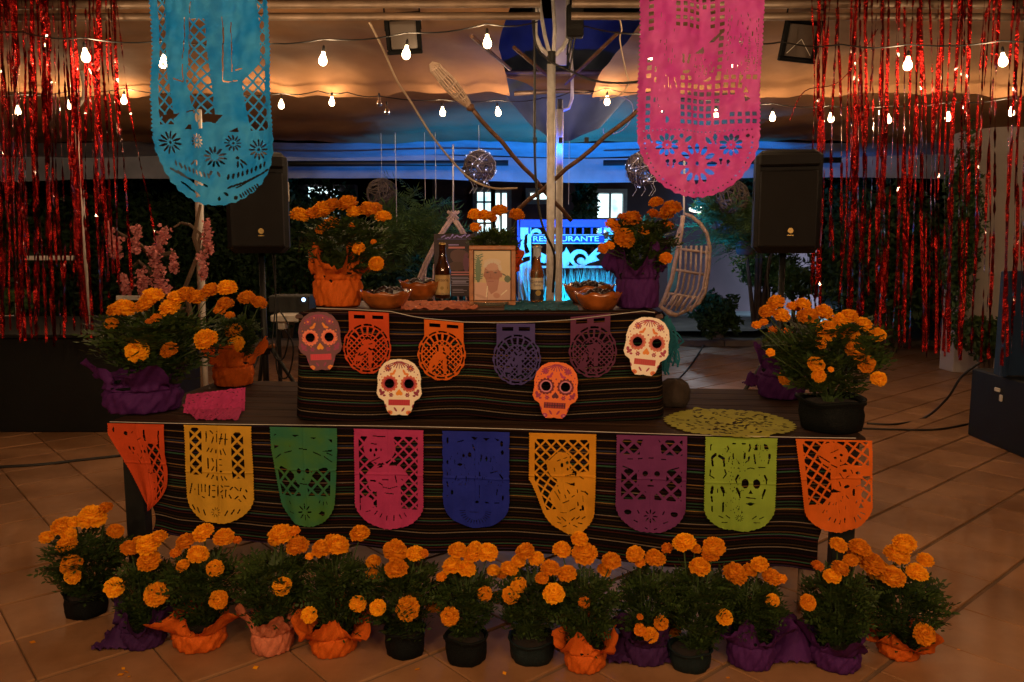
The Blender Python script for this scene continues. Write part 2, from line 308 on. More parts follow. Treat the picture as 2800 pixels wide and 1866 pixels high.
# ------------------------------------------------------------------ raster cutter: paper with real holes
class Ras:
    def __init__(s, w, h, c, sc=1., ox=0, oy=0):
        s.w, s.h, s.c, s.sc, s.ox, s.oy = w, h, c, sc, ox, oy
        s.nx, s.ny = int(w / c), int(h / c); s.X, s.Y = np.meshgrid((np.arange(s.nx) + .5) * c, (np.arange(s.ny) + .5) * c)
        s.m = np.ones((s.ny, s.nx), bool); s.col = np.ones((s.ny, s.nx, 3), np.float32)
    def u(s, x, y): return (x - s.ox) / s.sc, (y - s.oy) / s.sc
    def seg(s, x0, y0, x1, y1, w=8):
        x0, y0 = s.u(x0, y0); x1, y1 = s.u(x1, y1); w = w / s.sc / 2; dx, dy = x1 - x0, y1 - y0; L = dx * dx + dy * dy + 1e-9
        t = np.clip(((s.X - x0) * dx + (s.Y - y0) * dy) / L, 0, 1)
        return (s.X - x0 - t * dx) ** 2 + (s.Y - y0 - t * dy) ** 2 < w * w
    def ell(s, cx, cy, rx, ry=None, rot=0):
        cx, cy = s.u(cx, cy); rx = rx / s.sc; ry = (ry / s.sc if ry else rx); a = R(rot)
        X = (s.X - cx) * math.cos(a) + (s.Y - cy) * math.sin(a); Y = -(s.X - cx) * math.sin(a) + (s.Y - cy) * math.cos(a)
        return (X / rx) ** 2 + (Y / ry) ** 2 < 1
    def rect(s, x0, y0, x1, y1):
        x0, y0 = s.u(x0, y0); x1, y1 = s.u(x1, y1); return (s.X >= x0) & (s.X <= x1) & (s.Y >= y0) & (s.Y <= y1)
    def poly(s, pts):
        P = [s.u(*p) for p in pts]; ins = np.zeros_like(s.m); n = len(P)
        for i in range(n):
            (x0, y0), (x1, y1) = P[i], P[(i + 1) % n]
            if y0 == y1: continue
            ins ^= ((y0 > s.Y) != (y1 > s.Y)) & (s.X < (x1 - x0) * (s.Y - y0) / (y1 - y0) + x0)
        return ins
    def lattice(s, x0, y0, x1, y1, p, t, ang=45):
        a = R(ang); ux, uy = s.u(x0, y0); pp = p / s.sc; tt = t / s.sc
        A = (s.X - ux) * math.cos(a) + (s.Y - uy) * math.sin(a); B = -(s.X - ux) * math.sin(a) + (s.Y - uy) * math.cos(a)
        return s.rect(x0, y0, x1, y1) & (np.mod(A, pp) > tt) & (np.mod(B, pp) > tt)
    def cut(s, m): s.m &= ~m
    def flower(s, cx, cy, r0, r1, n, w=None, a0=0):
        m = np.zeros_like(s.m)
        for k in range(n):
            a = a0 + 360 / n * k; rm = (r0 + r1) / 2; m |= s.ell(cx + rm * math.cos(R(a)), cy + rm * math.sin(R(a)), (r1 - r0) / 2, w or (r1 - r0) * .22, a)
        return m
    def outline(s, b, sc=7., amp=1.6):       # rounded foot with scalloped rim
        w, h = s.w, s.h; cx = w / 2
        ang = np.arctan2((s.Y - (h - b)) / b, (s.X - cx) / (w / 2)); rad = np.hypot((s.X - cx) / (w / 2), (s.Y - (h - b)) / b)
        bump = amp * (.5 + .5 * np.cos(ang * (w * 1.3 / sc))) / (w / 2)
        low = (s.Y > h - b) & (rad > 1 - bump)
        side = amp * (.5 + .5 * np.cos(2 * math.pi * s.Y / sc))
        s.cut(low); s.cut((s.Y <= h - b) & (s.Y > 6) & ((s.X < side) | (s.X > w - side)))
    def mesh(s, name, P, color=False):       # P(u, v) -> N x 3, in local px
        iy, ix = np.nonzero(s.m); nx1 = s.nx + 1
        q = np.stack([iy * nx1 + ix, (iy + 1) * nx1 + ix, (iy + 1) * nx1 + ix + 1, iy * nx1 + ix + 1], 1)
        un, inv = np.unique(q, return_inverse=True); q = inv.reshape(q.shape)
        V = P((un % nx1) * s.c, (un // nx1) * s.c)
        return npmesh(name, V, q, smooth=True, cols=(s.col[iy, ix] if color else None))
def planeP(A, B, w, nrm_off=0., wave=.004, seed=0, warp=None, down=Vector((0, 0, -1)), kd=1.0, lift=None):
    A = np.array(A); B = np.array(B); ux = (B - A) / w; sc = np.linalg.norm(ux); d = np.array(down) * sc * kd
    nrm = np.cross(ux / sc, d / np.linalg.norm(d)); nrm = -nrm if nrm[1] > 0 else nrm
    rs = np.random.RandomState(seed); ph = rs.rand(6) * 6.28
    def P(u, v):
        u = u.astype(float); v = v.astype(float)
        if warp: U, Vv = warp(u, v)
        else: U, Vv = u, v
        o = wave * (np.sin(u / 31 + ph[0] + v / 90) + .6 * np.sin(u / 17 + ph[1]) * np.clip(v / 120, 0, 1.5) + .5 * np.sin(v / 26 + ph[2] + u / 60))
        o = o * np.clip(v / 30, 0.1, 1) + nrm_off
        if lift: o = o + lift(u, v)
        return A + np.outer(U, ux) + np.outer(Vv, d) + np.outer(o, nrm)
    return P

# ------------------------------------------------------------------ FLOOR, tiles, garden
fl = MB().quad((-14, -6, -.006), (14, -6, -.006), (14, 11.85, -.006), (-14, 11.85, -.006)).build('floor', 'grout'); tag(fl, kind='structure')
A_ = np.array((math.cos(R(41)), math.sin(R(41)))); N_ = np.array((-math.sin(R(41)), math.cos(R(41)))); TS = .375
tiles = []
for i in range(-60, 60):
    for j in range(-60, 60):
        c = A_ * (3.10 + (i + .5) * TS) + N_ * (1.17 + (j + .5) * TS)
        if -9 < c[0] < 9 and -2 < c[1] < 11.55:
            vis = c[1] > 2.25 and abs(c[0]) < c[1] * .66 + .2
            tiles.append((0 if vis else 1, c[1], c, j))
tiles.sort(key=lambda t: (t[0], t[1]))
def tile_box(mb, c):
    a, b = TS - .006, TS - .019
    mb.bevbox((c[0], c[1], -.008), (a, b, .02), .002, R(41))
tm = MB(); tm.bevbox((0, 0, 0), (TS - .006, TS - .019, .02), .0025); tme = bpy.data.meshes.new('tile'); tme.from_pydata(tm.v, [], tm.f); tme.materials.append(M['tile'])
for k, (_, _, c, j) in enumerate(tiles[:300]):
    o = bpy.data.objects.new('tile', tme); COL.objects.link(o); o.location = (c[0], c[1], -.008 + random.uniform(-.0006, .0006)); o.rotation_euler = (random.uniform(-.0015, .0015), random.uniform(-.0015, .0015), R(41)); o.parent = fl
rest = MB()
for (_, _, c, j) in tiles[300:]: tile_box(rest, c)
tag(rest.build('tile', 'tile', fl), kind='stuff')
kb = MB()
for k in range(24):
    kb_ = MB().bevbox((-11.4 + k * 1.0, 11.78, .03), (.985, .28, .10), .012); o = kb_.build('kerb_stone', 'kerb'); 
    if k == 0: kerb0 = thing('kerb', None, None); kerb0['kind'] = 'structure'
    o.parent = kerb0
# garden ground rises softly
gx, gy = np.meshgrid(np.linspace(-40, 40, 81), np.linspace(11.9, 70, 60)); gz = -.02 + .05 * np.sin(gx * 1.3) * np.sin(gy * 1.1)
gq = np.array([(j * 81 + i, j * 81 + i + 1, (j + 1) * 81 + i + 1, (j + 1) * 81 + i) for j in range(59) for i in range(80)])
gme = npmesh('ground', np.stack([gx.ravel(), gy.ravel(), gz.ravel()], 1), gq, True); tag(link('garden_ground', gme, 'garden'), kind='structure')
pth = MB()
cpt = [(3.0, 13.2, 1.0), (4.2, 15.5, 1.5), (5.2, 18.2, 2.3), (6.5, 21.5, 2.6), (8.5, 26, 2.6)]
vs = []
for x, y, w in cpt: vs += [(x - w * .8, y, .045), (x + w, y, .045)]
pth.add(vs, [(2 * i, 2 * i + 1, 2 * i + 3, 2 * i + 2) for i in range(len(cpt) - 1)]); pth.quad((-2, 19, .05), (12, 19.2, .05), (12, 21.6, .05), (-2, 21.2, .05)); tag(pth.build('garden_path', 'path'), kind='structure')

# ------------------------------------------------------------------ ALTAR TABLES
TL = onz(300, 1152, .75); TR = onz(2372, 1199, .75); TD = (TR - TL).normalized(); TN = Vector((-TD.y, TD.x, 0)); TW = (TR - TL).length; TRZ = math.atan2(TD.y, TD.x)
DEP = 1.02
def onT(u, w, z): p = TL + TD * u + TN * w; return Vector((p.x, p.y, z))
tb = thing('altar_table', 'long low wooden table carrying the altar, dark plank top on square black legs', 'table', onT(TW / 2, DEP / 2, 0), rz=TRZ)
for k in range(7):
    w0 = .005 + k * (DEP / 7); c = onT(TW / 2, w0 + DEP / 14, .737); MB().bevbox((0, 0, 0), (TW - .004 + random.uniform(-.004, .004), DEP / 7 - .006, .026), .002).build('plank', 'plank', tb, local=True).matrix_basis = Matrix.Translation((0, w0 + DEP / 14 - DEP / 2, .737))
for (u, w) in ((.07, .06), (TW - .06, .06), (.07, DEP - .06), (TW - .06, DEP - .06)):
    c = onT(u, w, .36); MB().bevbox(c, (.085, .06, .722), .004, TRZ).build('leg', 'metal_black', tb)
for w in (.06, DEP - .06):
    MB().bevbox(onT(TW / 2, w, .695), (TW - .24, .04, .055), .003, TRZ).build('apron', 'metal_black', tb)
MB().tube([onT(TW - .20, .10, .0), onT(TW - .20, .10, .72)], .011, 8).build('support_rod', 'wicker', tb)
# upper box
BL = onz(822, 1150, .75); BR = onz(1800, 1148, .75); BR.y = BL.y + .0; ZB = 1.195
bxd = .78
bx = thing('altar_box', 'raised upper tier of the altar standing on the long table', 'platform', (0, 0, 0))
MB().bevbox(((BL.x + BR.x) / 2, BL.y + bxd / 2 + .02, .752 + (ZB - .755) / 2), (BR.x - BL.x - .04, bxd, ZB - .76), .006).build('box_body', 'wood_dark', bx)
tpm = mat('tier_top', (.10, .045, .035), rough=.6, var=.2, bump=.2)
MB().bevbox(((BL.x + BR.x) / 2, BL.y + bxd / 2 + .02, ZB - .004), (BR.x - BL.x + .02, bxd + .03, .018), .004).build('top_board', tpm, bx)
def onB(x, y): return onz(x, y, ZB + .006)

def drape(name, path, ztop, zbot, label, wave, flare=.05, seed=0, n_v=60, step=.012, edge=None, top_in=None):
    """cloth hanging from a polyline of (x, y, outward normal)"""
    pts = [Vector(p) for p in path]; L = [0]
    for a, b in zip(pts, pts[1:]): L.append(L[-1] + (b - a).length)
    n = int(L[-1] / step); rs = np.random.RandomState(seed); ph = rs.rand(8) * 6.28
    V = []; UV = []; rows = n_v + (1 if top_in else 0)
    for j in range(rows + 1):
        jj = j - (1 if top_in else 0)
        f = max(0, jj) / n_v
        for i in range(n + 1):
            s_ = L[-1] * i / n; k = max(q for q in range(len(L)) if L[q] <= s_ + 1e-9); k = min(k, len(pts) - 2); t = (s_ - L[k]) / (L[k + 1] - L[k] + 1e-9)
            p = pts[k].lerp(pts[k + 1], t)
            # smoothed normal
            def nn(kk): d = (pts[kk + 1] - pts[kk]).normalized(); return Vector((d.y, -d.x, 0))
            nr = nn(k)
            if t > .5 and k < len(pts) - 2: nr = nr.lerp(nn(k + 1), t - .5)
            elif t < .5 and k > 0: nr = nr.lerp(nn(k - 1), .5 - t)
            nr.normalize()
            amp = wave * f; o = amp * (math.sin(s_ * 6.1 + ph[0]) + .5 * math.sin(s_ * 13 + ph[1] + f) + .35 * math.sin(s_ * 27 + ph[2])) + flare * f ** 1.3
            dz = .006 * math.sin(s_ * 4.2 + ph[3]) + .004 * math.sin(s_ * 11 + ph[4] + 2 * f) + .008 * f * math.sin(s_ * 7 + ph[5])
            z = ztop - (ztop - zbot) * f + dz * min(1, f * 3)
            q = p + nr * (o + .004)
            if edge: q, z = edge(q, z, s_ / L[-1], f)
            if jj < 0: q = q - nr * top_in; z = ztop + .012
            V.append((q.x, q.y, z)); UV.append((s_, (ztop - zbot) * f + (.0 if jj >= 0 else -top_in) + .006 * math.sin(s_ * 3.3 + ph[6]) + .0025 * math.sin(s_ * 8.7 + ph[7] + 2 * f)))
    q = np.array([(j * (n + 1) + i, (j + 1) * (n + 1) + i, (j + 1) * (n + 1) + i + 1, j * (n + 1) + i + 1) for j in range(rows) for i in range(n)])
    me = npmesh(name, np.array(V), q, True, uvs=np.array(UV)); o = link(name, me, 'serape'); tag(o, label, 'cloth'); return o
yb = BL.y
def edge_up(q, z, s, f):
    if s > .72: k = (s - .72) / .28; z -= .0 * k
    return q, z
rb = .05
drape('upper_cloth', [(BL.x - .004, yb + bxd - .2, 0), (BL.x - .004, yb + rb, 0), (BL.x + .015, yb + .012, 0), (BL.x + rb, yb, 0), (BR.x - rb, yb, 0), (BR.x - .015, yb + .012, 0), (BR.x + .004, yb + rb, 0), (BR.x + .004, yb + bxd - .2, 0)],
      ZB + .008, .762, 'black striped woven cloth draped over the raised upper tier', .006, .020, 3, 46, top_in=.05)
def edge_low(q, z, s, f):
    k = max(0, 1 - s / .12); q = q + TD * (.13 * k * math.sin(min(1, f * 1.5) * 1.57) ** 1.2 + .03 * math.sin(f * 9) * k)
    k2 = max(0, (s - .86) / .14); q = q - TD * (.10 * k2 * min(1, f * 1.3)) ; z -= .05 * s * f
    return q, z
drape('lower_cloth', [onT(.03, -.012, 0), onT(TW - .07, -.012, 0)], .752, .265, 'black striped woven cloth hanging down the front of the long table', .006, .004, 9, 56, edge=edge_low)

# ------------------------------------------------------------------ PAPER FLAGS on the long table
FT = 4.48
def flagL(name, label, m, x0, x1, h, ox, oy, fn, b=70, seed=0, warp=None, off=.030, wave=.0045, scal=7.):
    """lower row: local px of the photograph, drawn in enlargement px (ox, oy, 4.48)"""
    w = x1 - x0; y0 = 1152 + (x0 - 300) * 47 / 2072.; y0b = 1152 + (x1 - 300) * 47 / 2072.
    def onplane(x, y):
        r = ray(x, y); d = Vector(r); n = TN; t = (TL - Vector((0, 0, H))).dot(n) / d.dot(n); return Vector((0, 0, H)) + d * t
    A = onplane(x0, y0 + 1); B = onplane(x1, y0b + 1)
    ra = Ras(w, h, 1.35, FT, ox, oy); 
    if b: ra.outline(b, scal)
    fn(ra)
    me = ra.mesh(name, planeP(A, B, w, off, wave, seed, warp, lift=lambda u, v: .012 * v / 260 + .0035 * np.exp(-((v - h * (.42 + .03 * (seed % 3))) / 2.5) ** 2) + .0015 * np.exp(-((u - w * .5) / 2.5) ** 2) + (.022 * ((seed * 7) % 5 - 1) / 4) * np.clip((v - h * .75) / (h * .25), 0, 1) ** 2 + .004 * np.sin(u / 9 + seed) * np.clip(v / h, 0, 1)**2)); o = link(name, me, m); return tag(o, label, 'paper flag', 'cut paper flags along the long table')
def cuts(ra, L):
    for t in L:
        if t[0] == 's': ra.cut(ra.seg(*t[1:]))
        elif t[0] == 'e': ra.cut(ra.ell(*t[1:]))
        elif t[0] == 'p': ra.cut(ra.poly(t[1]))
        elif t[0] == 'f': ra.cut(ra.flower(*t[1:]))
        elif t[0] == 'l': ra.cut(ra.lattice(*t[1:]))
def d_orange_red(ra):
    body = ra.ell(300, 380, 110, 130) | ra.ell(400, 620, 90, 120)
    ra.cut(ra.lattice(540, 300, 730, 960, 92, 26) & ~ra.rect(540, 640, 600, 960))
    cuts(ra, [('s', 545, 150, 540, 260, 26), ('s', 735, 150, 725, 290, 18), ('e', 310, 185, 24, 24), ('e', 160, 145, 12, 30), ('e', 283, 360, 16, 24), ('e', 340, 362, 14, 20), ('e', 305, 415, 8, 12), ('s', 435, 262, 480, 240, 8), ('s', 385, 180, 400, 165, 10),
              ('e', 445, 395, 9, 18), ('e', 492, 395, 14, 22), ('s', 480, 320, 478, 340, 8), ('s', 350, 500, 370, 530, 10), ('s', 410, 460, 390, 480, 10), ('s', 370, 430, 372, 450, 8), ('s', 560, 580, 565, 620, 9), ('s', 470, 600, 460, 640, 9), ('s', 520, 640, 480, 650, 8), ('s', 510, 750, 540, 755, 8), ('e', 532, 828, 14, 10)])
    ra.cut(~ra.poly([(85, 60), (860, 60), (860, 1140), (85, 1140)]))
def w_tri(u, v):            # folded corner: narrows to a point at lower right
    k = np.clip(v / 227., 0, 1); lo = 3 + 104 * np.clip((k - .12) / .88, 0, 1) ** 1.0; hi = 158 - 48 * np.clip((k - .72) / .28, 0, 1) ** 1.4 + 7 * np.sin(np.clip((k - .35) / .4, 0, 1) * 3.14)
    return lo + (hi - lo) * u / 162., v
flagL('paper_flag', 'red orange cut paper flag at the left end, folded into a pointed triangle', 'paper_orange_red', 302, 464, 228, 85, 70, d_orange_red, b=30, seed=1, warp=w_tri, wave=.006)
def d_yellow(ra):
    ra.cut(ra.lattice(1100, 140, 1245, 705, 98, 28)); ra.cut(ra.lattice(1622, 185, 1765, 735, 98, 28))
    T = [(1305, 190, 1300, 305), (1355, 175, 1385, 205), (1392, 250, 1372, 318), (1440, 180, 1440, 184), (1432, 215, 1432, 305), (1498, 208, 1472, 325), (1470, 268, 1510, 262), (1548, 208, 1545, 330), (1535, 268, 1572, 268),
         (1335, 380, 1312, 420), (1378, 388, 1358, 425), (1425, 400, 1424, 435), (1480, 400, 1492, 450), (1518, 385, 1548, 445),
         (1320, 505, 1320, 620), (1375, 505, 1385, 540), (1390, 600, 1365, 645), (1428, 515, 1424, 650), (1470, 508, 1490, 508), (1468, 574, 1490, 576), (1468, 650, 1490, 650),
         (1322, 690, 1298, 728), (1378, 705, 1355, 745), (1425, 720, 1425, 762), (1480, 710, 1498, 755), (1525, 718, 1550, 750),
         (1112, 810, 1085, 925), (1145, 878, 1146, 882), (1190, 820, 1193, 940), (1235, 820, 1232, 900), (1278, 820, 1275, 900), (1240, 962, 1265, 972), (1328, 830, 1322, 950), (1365, 830, 1388, 830), (1362, 890, 1388, 890), (1362, 965, 1388, 965),
         (1432, 830, 1428, 950), (1478, 825, 1495, 840), (1470, 900, 1495, 878), (1485, 940, 1492, 970), (1525, 825, 1575, 825), (1538, 870, 1535, 950), (1590, 865, 1618, 835), (1645, 835, 1680, 870), (1580, 930, 1600, 965), (1645, 975, 1678, 945),
         (1705, 880, 1715, 850), (1770, 865, 1785, 890), (1745, 935, 1770, 975), (1690, 985, 1710, 1005),
         (1115, 1070, 1145, 1115), (1180, 1095, 1210, 1145), (1262, 1115, 1288, 1165), (1560, 1115, 1532, 1165), (1632, 1105, 1605, 1150), (1700, 1100, 1675, 1145)]
    for t in T: ra.cut(ra.seg(*t, 15))
    ra.cut(ra.flower(1408, 1140, 25, 62, 10, 4))
flagL('paper_flag', 'yellow cut paper flag with the words DIA DE MUERTOS', 'paper_yellow', 512, 696, 258, 1040, 110, d_yellow, seed=2)
def d_green(ra):
    fig = ra.ell(485, 720, 115, 130) | ra.rect(430, 820, 535, 1000) | ra.ell(480, 560, 330, 110) 
    ra.cut(ra.lattice(150, 620, 850, 975, 122, 30) & ~fig)
    cuts(ra, [('e', 440, 668, 28, 32), ('e', 552, 668, 28, 32), ('p', [(487, 745), (505, 775), (470, 775)]), ('s', 440, 822, 530, 828, 12), ('p', [(365, 240), (460, 240), (410, 268)]), ('p', [(590, 262), (680, 262), (640, 285)]), ('p', [(150, 260), (160, 235), (190, 235)]), ('p', [(815, 285), (862, 285), (862, 325)]),
              ('p', [(150, 370), (215, 380), (150, 415)]), ('p', [(745, 425), (860, 405), (855, 430)]), ('s', 145, 530, 215, 480, 12), ('s', 270, 460, 362, 435, 12), ('s', 460, 402, 555, 412, 12), ('s', 635, 440, 725, 475, 12), ('s', 770, 490, 860, 550, 12), ('s', 800, 445, 860, 470, 12),
              ('f', 468, 1168, 35, 105, 8, 9), ('s', 248, 1040, 262, 1070, 12), ('s', 682, 1060, 695, 1035, 12), ('s', 750, 1045, 750, 1085, 12), ('s', 800, 1040, 815, 1065, 12), ('p', [(665, 1195), (720, 1155), (775, 1160), (778, 1195), (740, 1215)]), ('s', 230, 1170, 300, 1180, 8), ('s', 335, 380, 350, 375, 8)])
def w_green(u, v):
    k = np.clip((v - 60) / 200., 0, 1); lo = 34 * k; hi = 183 - 14 * k; return lo + (hi - lo) * u / 183., v
flagL('paper_flag', 'green cut paper flag with a catrina face, curling in at its left edge', 'paper_green', 745, 928, 268, 105, 150, d_green, seed=3, warp=w_green)
def d_pink(ra):
    fig = ra.ell(1440, 440, 190, 190) | ra.ell(1520, 800, 250, 150) | ra.rect(1400, 860, 1690, 1200) | ra.ell(1270, 1130, 90, 90) | ra.ell(1380, 900, 80, 80)
    ra.cut(ra.lattice(1190, 305, 1900, 1180, 95, 24) & ~fig)
    cuts(ra, [('s', 1370, 300, 1510, 305, 12), ('s', 1345, 390, 1405, 395, 12), ('e', 1338, 472, 16, 22), ('e', 1402, 465, 14, 22), ('e', 1462, 465, 6, 18), ('e', 1380, 530, 12, 20), ('s', 1340, 610, 1440, 560, 11), ('p', [(1405, 690), (1470, 640), (1475, 680)]), ('p', [(1550, 660), (1620, 610), (1670, 630), (1640, 665)]),
              ('s', 1330, 845, 1385, 850, 20), ('s', 1475, 830, 1540, 830, 14), ('s', 1622, 780, 1640, 865, 12), ('s', 1430, 870, 1470, 895, 14), ('s', 1480, 920, 1560, 936, 9), ('s', 1560, 936, 1645, 915, 9), ('s', 1505, 990, 1600, 1005, 11), ('s', 1700, 825, 1715, 830, 10),
              ('s', 1195, 1040, 1195, 1125, 8), ('s', 1195, 1150, 1195, 1210, 8), ('s', 1400, 1225, 1370, 1260, 12), ('s', 1460, 1250, 1435, 1295, 12), ('s', 1525, 1270, 1520, 1320, 12), ('s', 1608, 1270, 1606, 1330, 12), ('s', 1670, 1260, 1695, 1305, 12), ('s', 1730, 1235, 1760, 1270, 12), ('s', 1265, 1230, 1320, 1215, 9)])
flagL('paper_flag', 'pink cut paper flag with two figures over a lattice', 'paper_pink', 973, 1162, 270, 1128, 220, d_pink, seed=4)
def d_blue(ra):
    rs = random.Random(5)
    cuts(ra, [('e', 215, 250, 14, 40), ('s', 335, 270, 410, 250, 12), ('p', [(500, 205), (580, 210), (540, 250)]), ('p', [(640, 215), (725, 215), (680, 258)]), ('p', [(780, 215), (850, 235), (820, 250)]), ('e', 870, 280, 18, 35), ('s', 515, 310, 540, 375, 16), ('e', 880, 385, 16, 28), ('e', 405, 440, 16, 22), ('e', 478, 430, 22, 30),
              ('s', 620, 430, 615, 500, 14), ('e', 685, 470, 14, 30), ('s', 740, 460, 735, 500, 10), ('e', 360, 550, 28, 16), ('e', 210, 520, 12, 28), ('s', 740, 635, 820, 610, 11), ('s', 850, 650, 885, 700, 18), ('s', 205, 640, 210, 680, 12), ('s', 205, 770, 215, 820, 18), ('s', 320, 690, 305, 740, 10), ('s', 440, 700, 440, 750, 12),
              ('s', 600, 640, 605, 680, 14), ('e', 265, 890, 16, 30), ('s', 205, 935, 215, 940, 14), ('s', 820, 840, 812, 900, 12), ('e', 885, 945, 12, 32), ('s', 790, 1005, 840, 1005, 11), ('e', 570, 1008, 22, 16), ('s', 480, 1132, 585, 1132, 10), ('s', 600, 800, 600, 960, 6), ('e', 690, 1008, 26, 10)])
    for k in range(60): x = rs.uniform(240, 880); y = rs.uniform(380, 800); ra.cut(ra.seg(x, y, x + rs.uniform(-8, 8), y + rs.uniform(4, 24), 6))
    for k in range(16): a = math.pi * k / 15; ra.cut(ra.seg(550 + 130 * math.cos(a), 1120 + 110 * math.sin(a), 550 + 190 * math.cos(a), 1120 + 160 * math.sin(a), 8))
flagL('paper_flag', 'dark blue cut paper flag, creased across the middle', 'paper_blue', 1213, 1396, 266, 148, 138, d_blue, seed=5, scal=40)
def d_gold(ra):
    fig = ra.ell(1585, 560, 165, 175) | ra.ell(1590, 990, 215, 180) | ra.poly([(1550, 690), (1950, 620), (1950, 1150), (1480, 1150)]) | ra.rect(1420, 1090, 1960, 1200)
    fig &= ~ra.rect(1700, 230, 1960, 620)
    ra.cut(ra.lattice(1270, 232, 1935, 1110, 94, 24) & ~fig)
    cuts(ra, [('e', 1603, 550, 18, 28), ('e', 1668, 522, 18, 22), ('e', 1672, 602, 12, 16), ('s', 1440, 490, 1540, 395, 10), ('s', 1545, 498, 1580, 485, 11), ('s', 1625, 468, 1660, 455, 10), ('s', 1508, 590, 1515, 630, 10), ('s', 1650, 685, 1780, 660, 10), ('e', 1770, 655, 14, 30), ('p', [(1640, 765), (1700, 780), (1755, 770), (1750, 810), (1700, 800)]),
              ('s', 1465, 885, 1508, 980, 12), ('s', 1520, 865, 1530, 900, 16), ('s', 1545, 1022, 1640, 990, 11), ('s', 1595, 920, 1605, 960, 14), ('s', 1645, 865, 1665, 900, 16), ('s', 1690, 945, 1725, 925, 12), ('s', 1765, 1010, 1765, 1045, 18), ('e', 1835, 1080, 18, 35), ('e', 1800, 1105, 18, 12), ('s', 1775, 860, 1775, 885, 16), ('s', 1825, 870, 1870, 880, 12), ('s', 1880, 880, 1910, 905, 20),
              ('s', 1470, 1142, 1570, 1142, 10), ('s', 1625, 1125, 1718, 1080, 11), ('s', 1845, 930, 1848, 1000, 7), ('s', 1820, 690, 1865, 720, 12),
              ('s', 1400, 1205, 1440, 1240, 14), ('s', 1480, 1205, 1535, 1245, 14), ('s', 1635, 1240, 1690, 1205, 14), ('s', 1722, 1220, 1775, 1190, 14), ('s', 1815, 1215, 1865, 1192, 14), ('s', 1745, 1265, 1810, 1275, 12), ('s', 1655, 1300, 1720, 1318, 12), ('s', 1465, 1325, 1530, 1305, 12), ('e', 1592, 1278, 11), ('s', 1380, 1275, 1440, 1285, 11)])
def w_gold(u, v):
    k = np.clip((v - 130) / 150., 0, 1); lo = 60 * k ** .8; hi = 183 - 4 * k; return lo + (hi - lo) * u / 184., v
flagL('paper_flag', 'golden orange cut paper flag with a skeleton, left edge turned under', 'paper_gold', 1448, 1632, 280, 1195, 160, d_gold, seed=6, warp=w_gold)
def d_purple(ra):
    fig = ra.ell(1000 - 742, 330 - 0, 1, 1)
    X = lambda v: 742 + v
    ra.cut(ra.lattice(770, 550, 1215, 660, 72, 20) & ~ra.ell(990, 640, 75, 130)); ra.cut(ra.lattice(785, 765, 1215, 990, 72, 20) & ~ra.ell(1000, 830, 105, 110) & ~ra.rect(965, 900, 1025, 990))
    cuts(ra, [('e', 955, 798, 20, 20), ('e', 1040, 798, 20, 20), ('e', 1000, 850, 9, 13), ('s', 975, 890, 1015, 890, 8), ('s', 830, 690, 860, 690, 9), ('s', 905, 688, 930, 686, 9), ('s', 980, 684, 1010, 684, 9), ('s', 1070, 690, 1098, 690, 9), ('s', 795, 745, 850, 765, 8), ('s', 1130, 765, 1190, 745, 8), ('e', 835, 1085, 26, 18), ('e', 1165, 1085, 26, 18), ('f', 998, 1110, 18, 50, 8, 5),
              ('s', 905, 1070, 915, 1090, 8), ('s', 1095, 1070, 1085, 1090, 8), ('s', 880, 1140, 905, 1150, 7), ('s', 1090, 1150, 1120, 1140, 7), ('s', 960, 1190, 975, 1200, 7), ('s', 1040, 1190, 1025, 1200, 7)])
def flagM(label, m, x0, x1, h, fn, **k):     # drawn in the 2.614 enlargement (origin 1400, 1000)
    global FT
    FT = 2.614; flagL('paper_flag', label, m, x0, x1, h, (x0 - 1400) * 2.614, (1198 - 1000) * 2.614, fn, **k); FT = 4.48
flagM('purple cut paper flag with a catrina face between two lattices', 'paper_purple', 1685, 1878, 270, d_purple, b=75, seed=7)
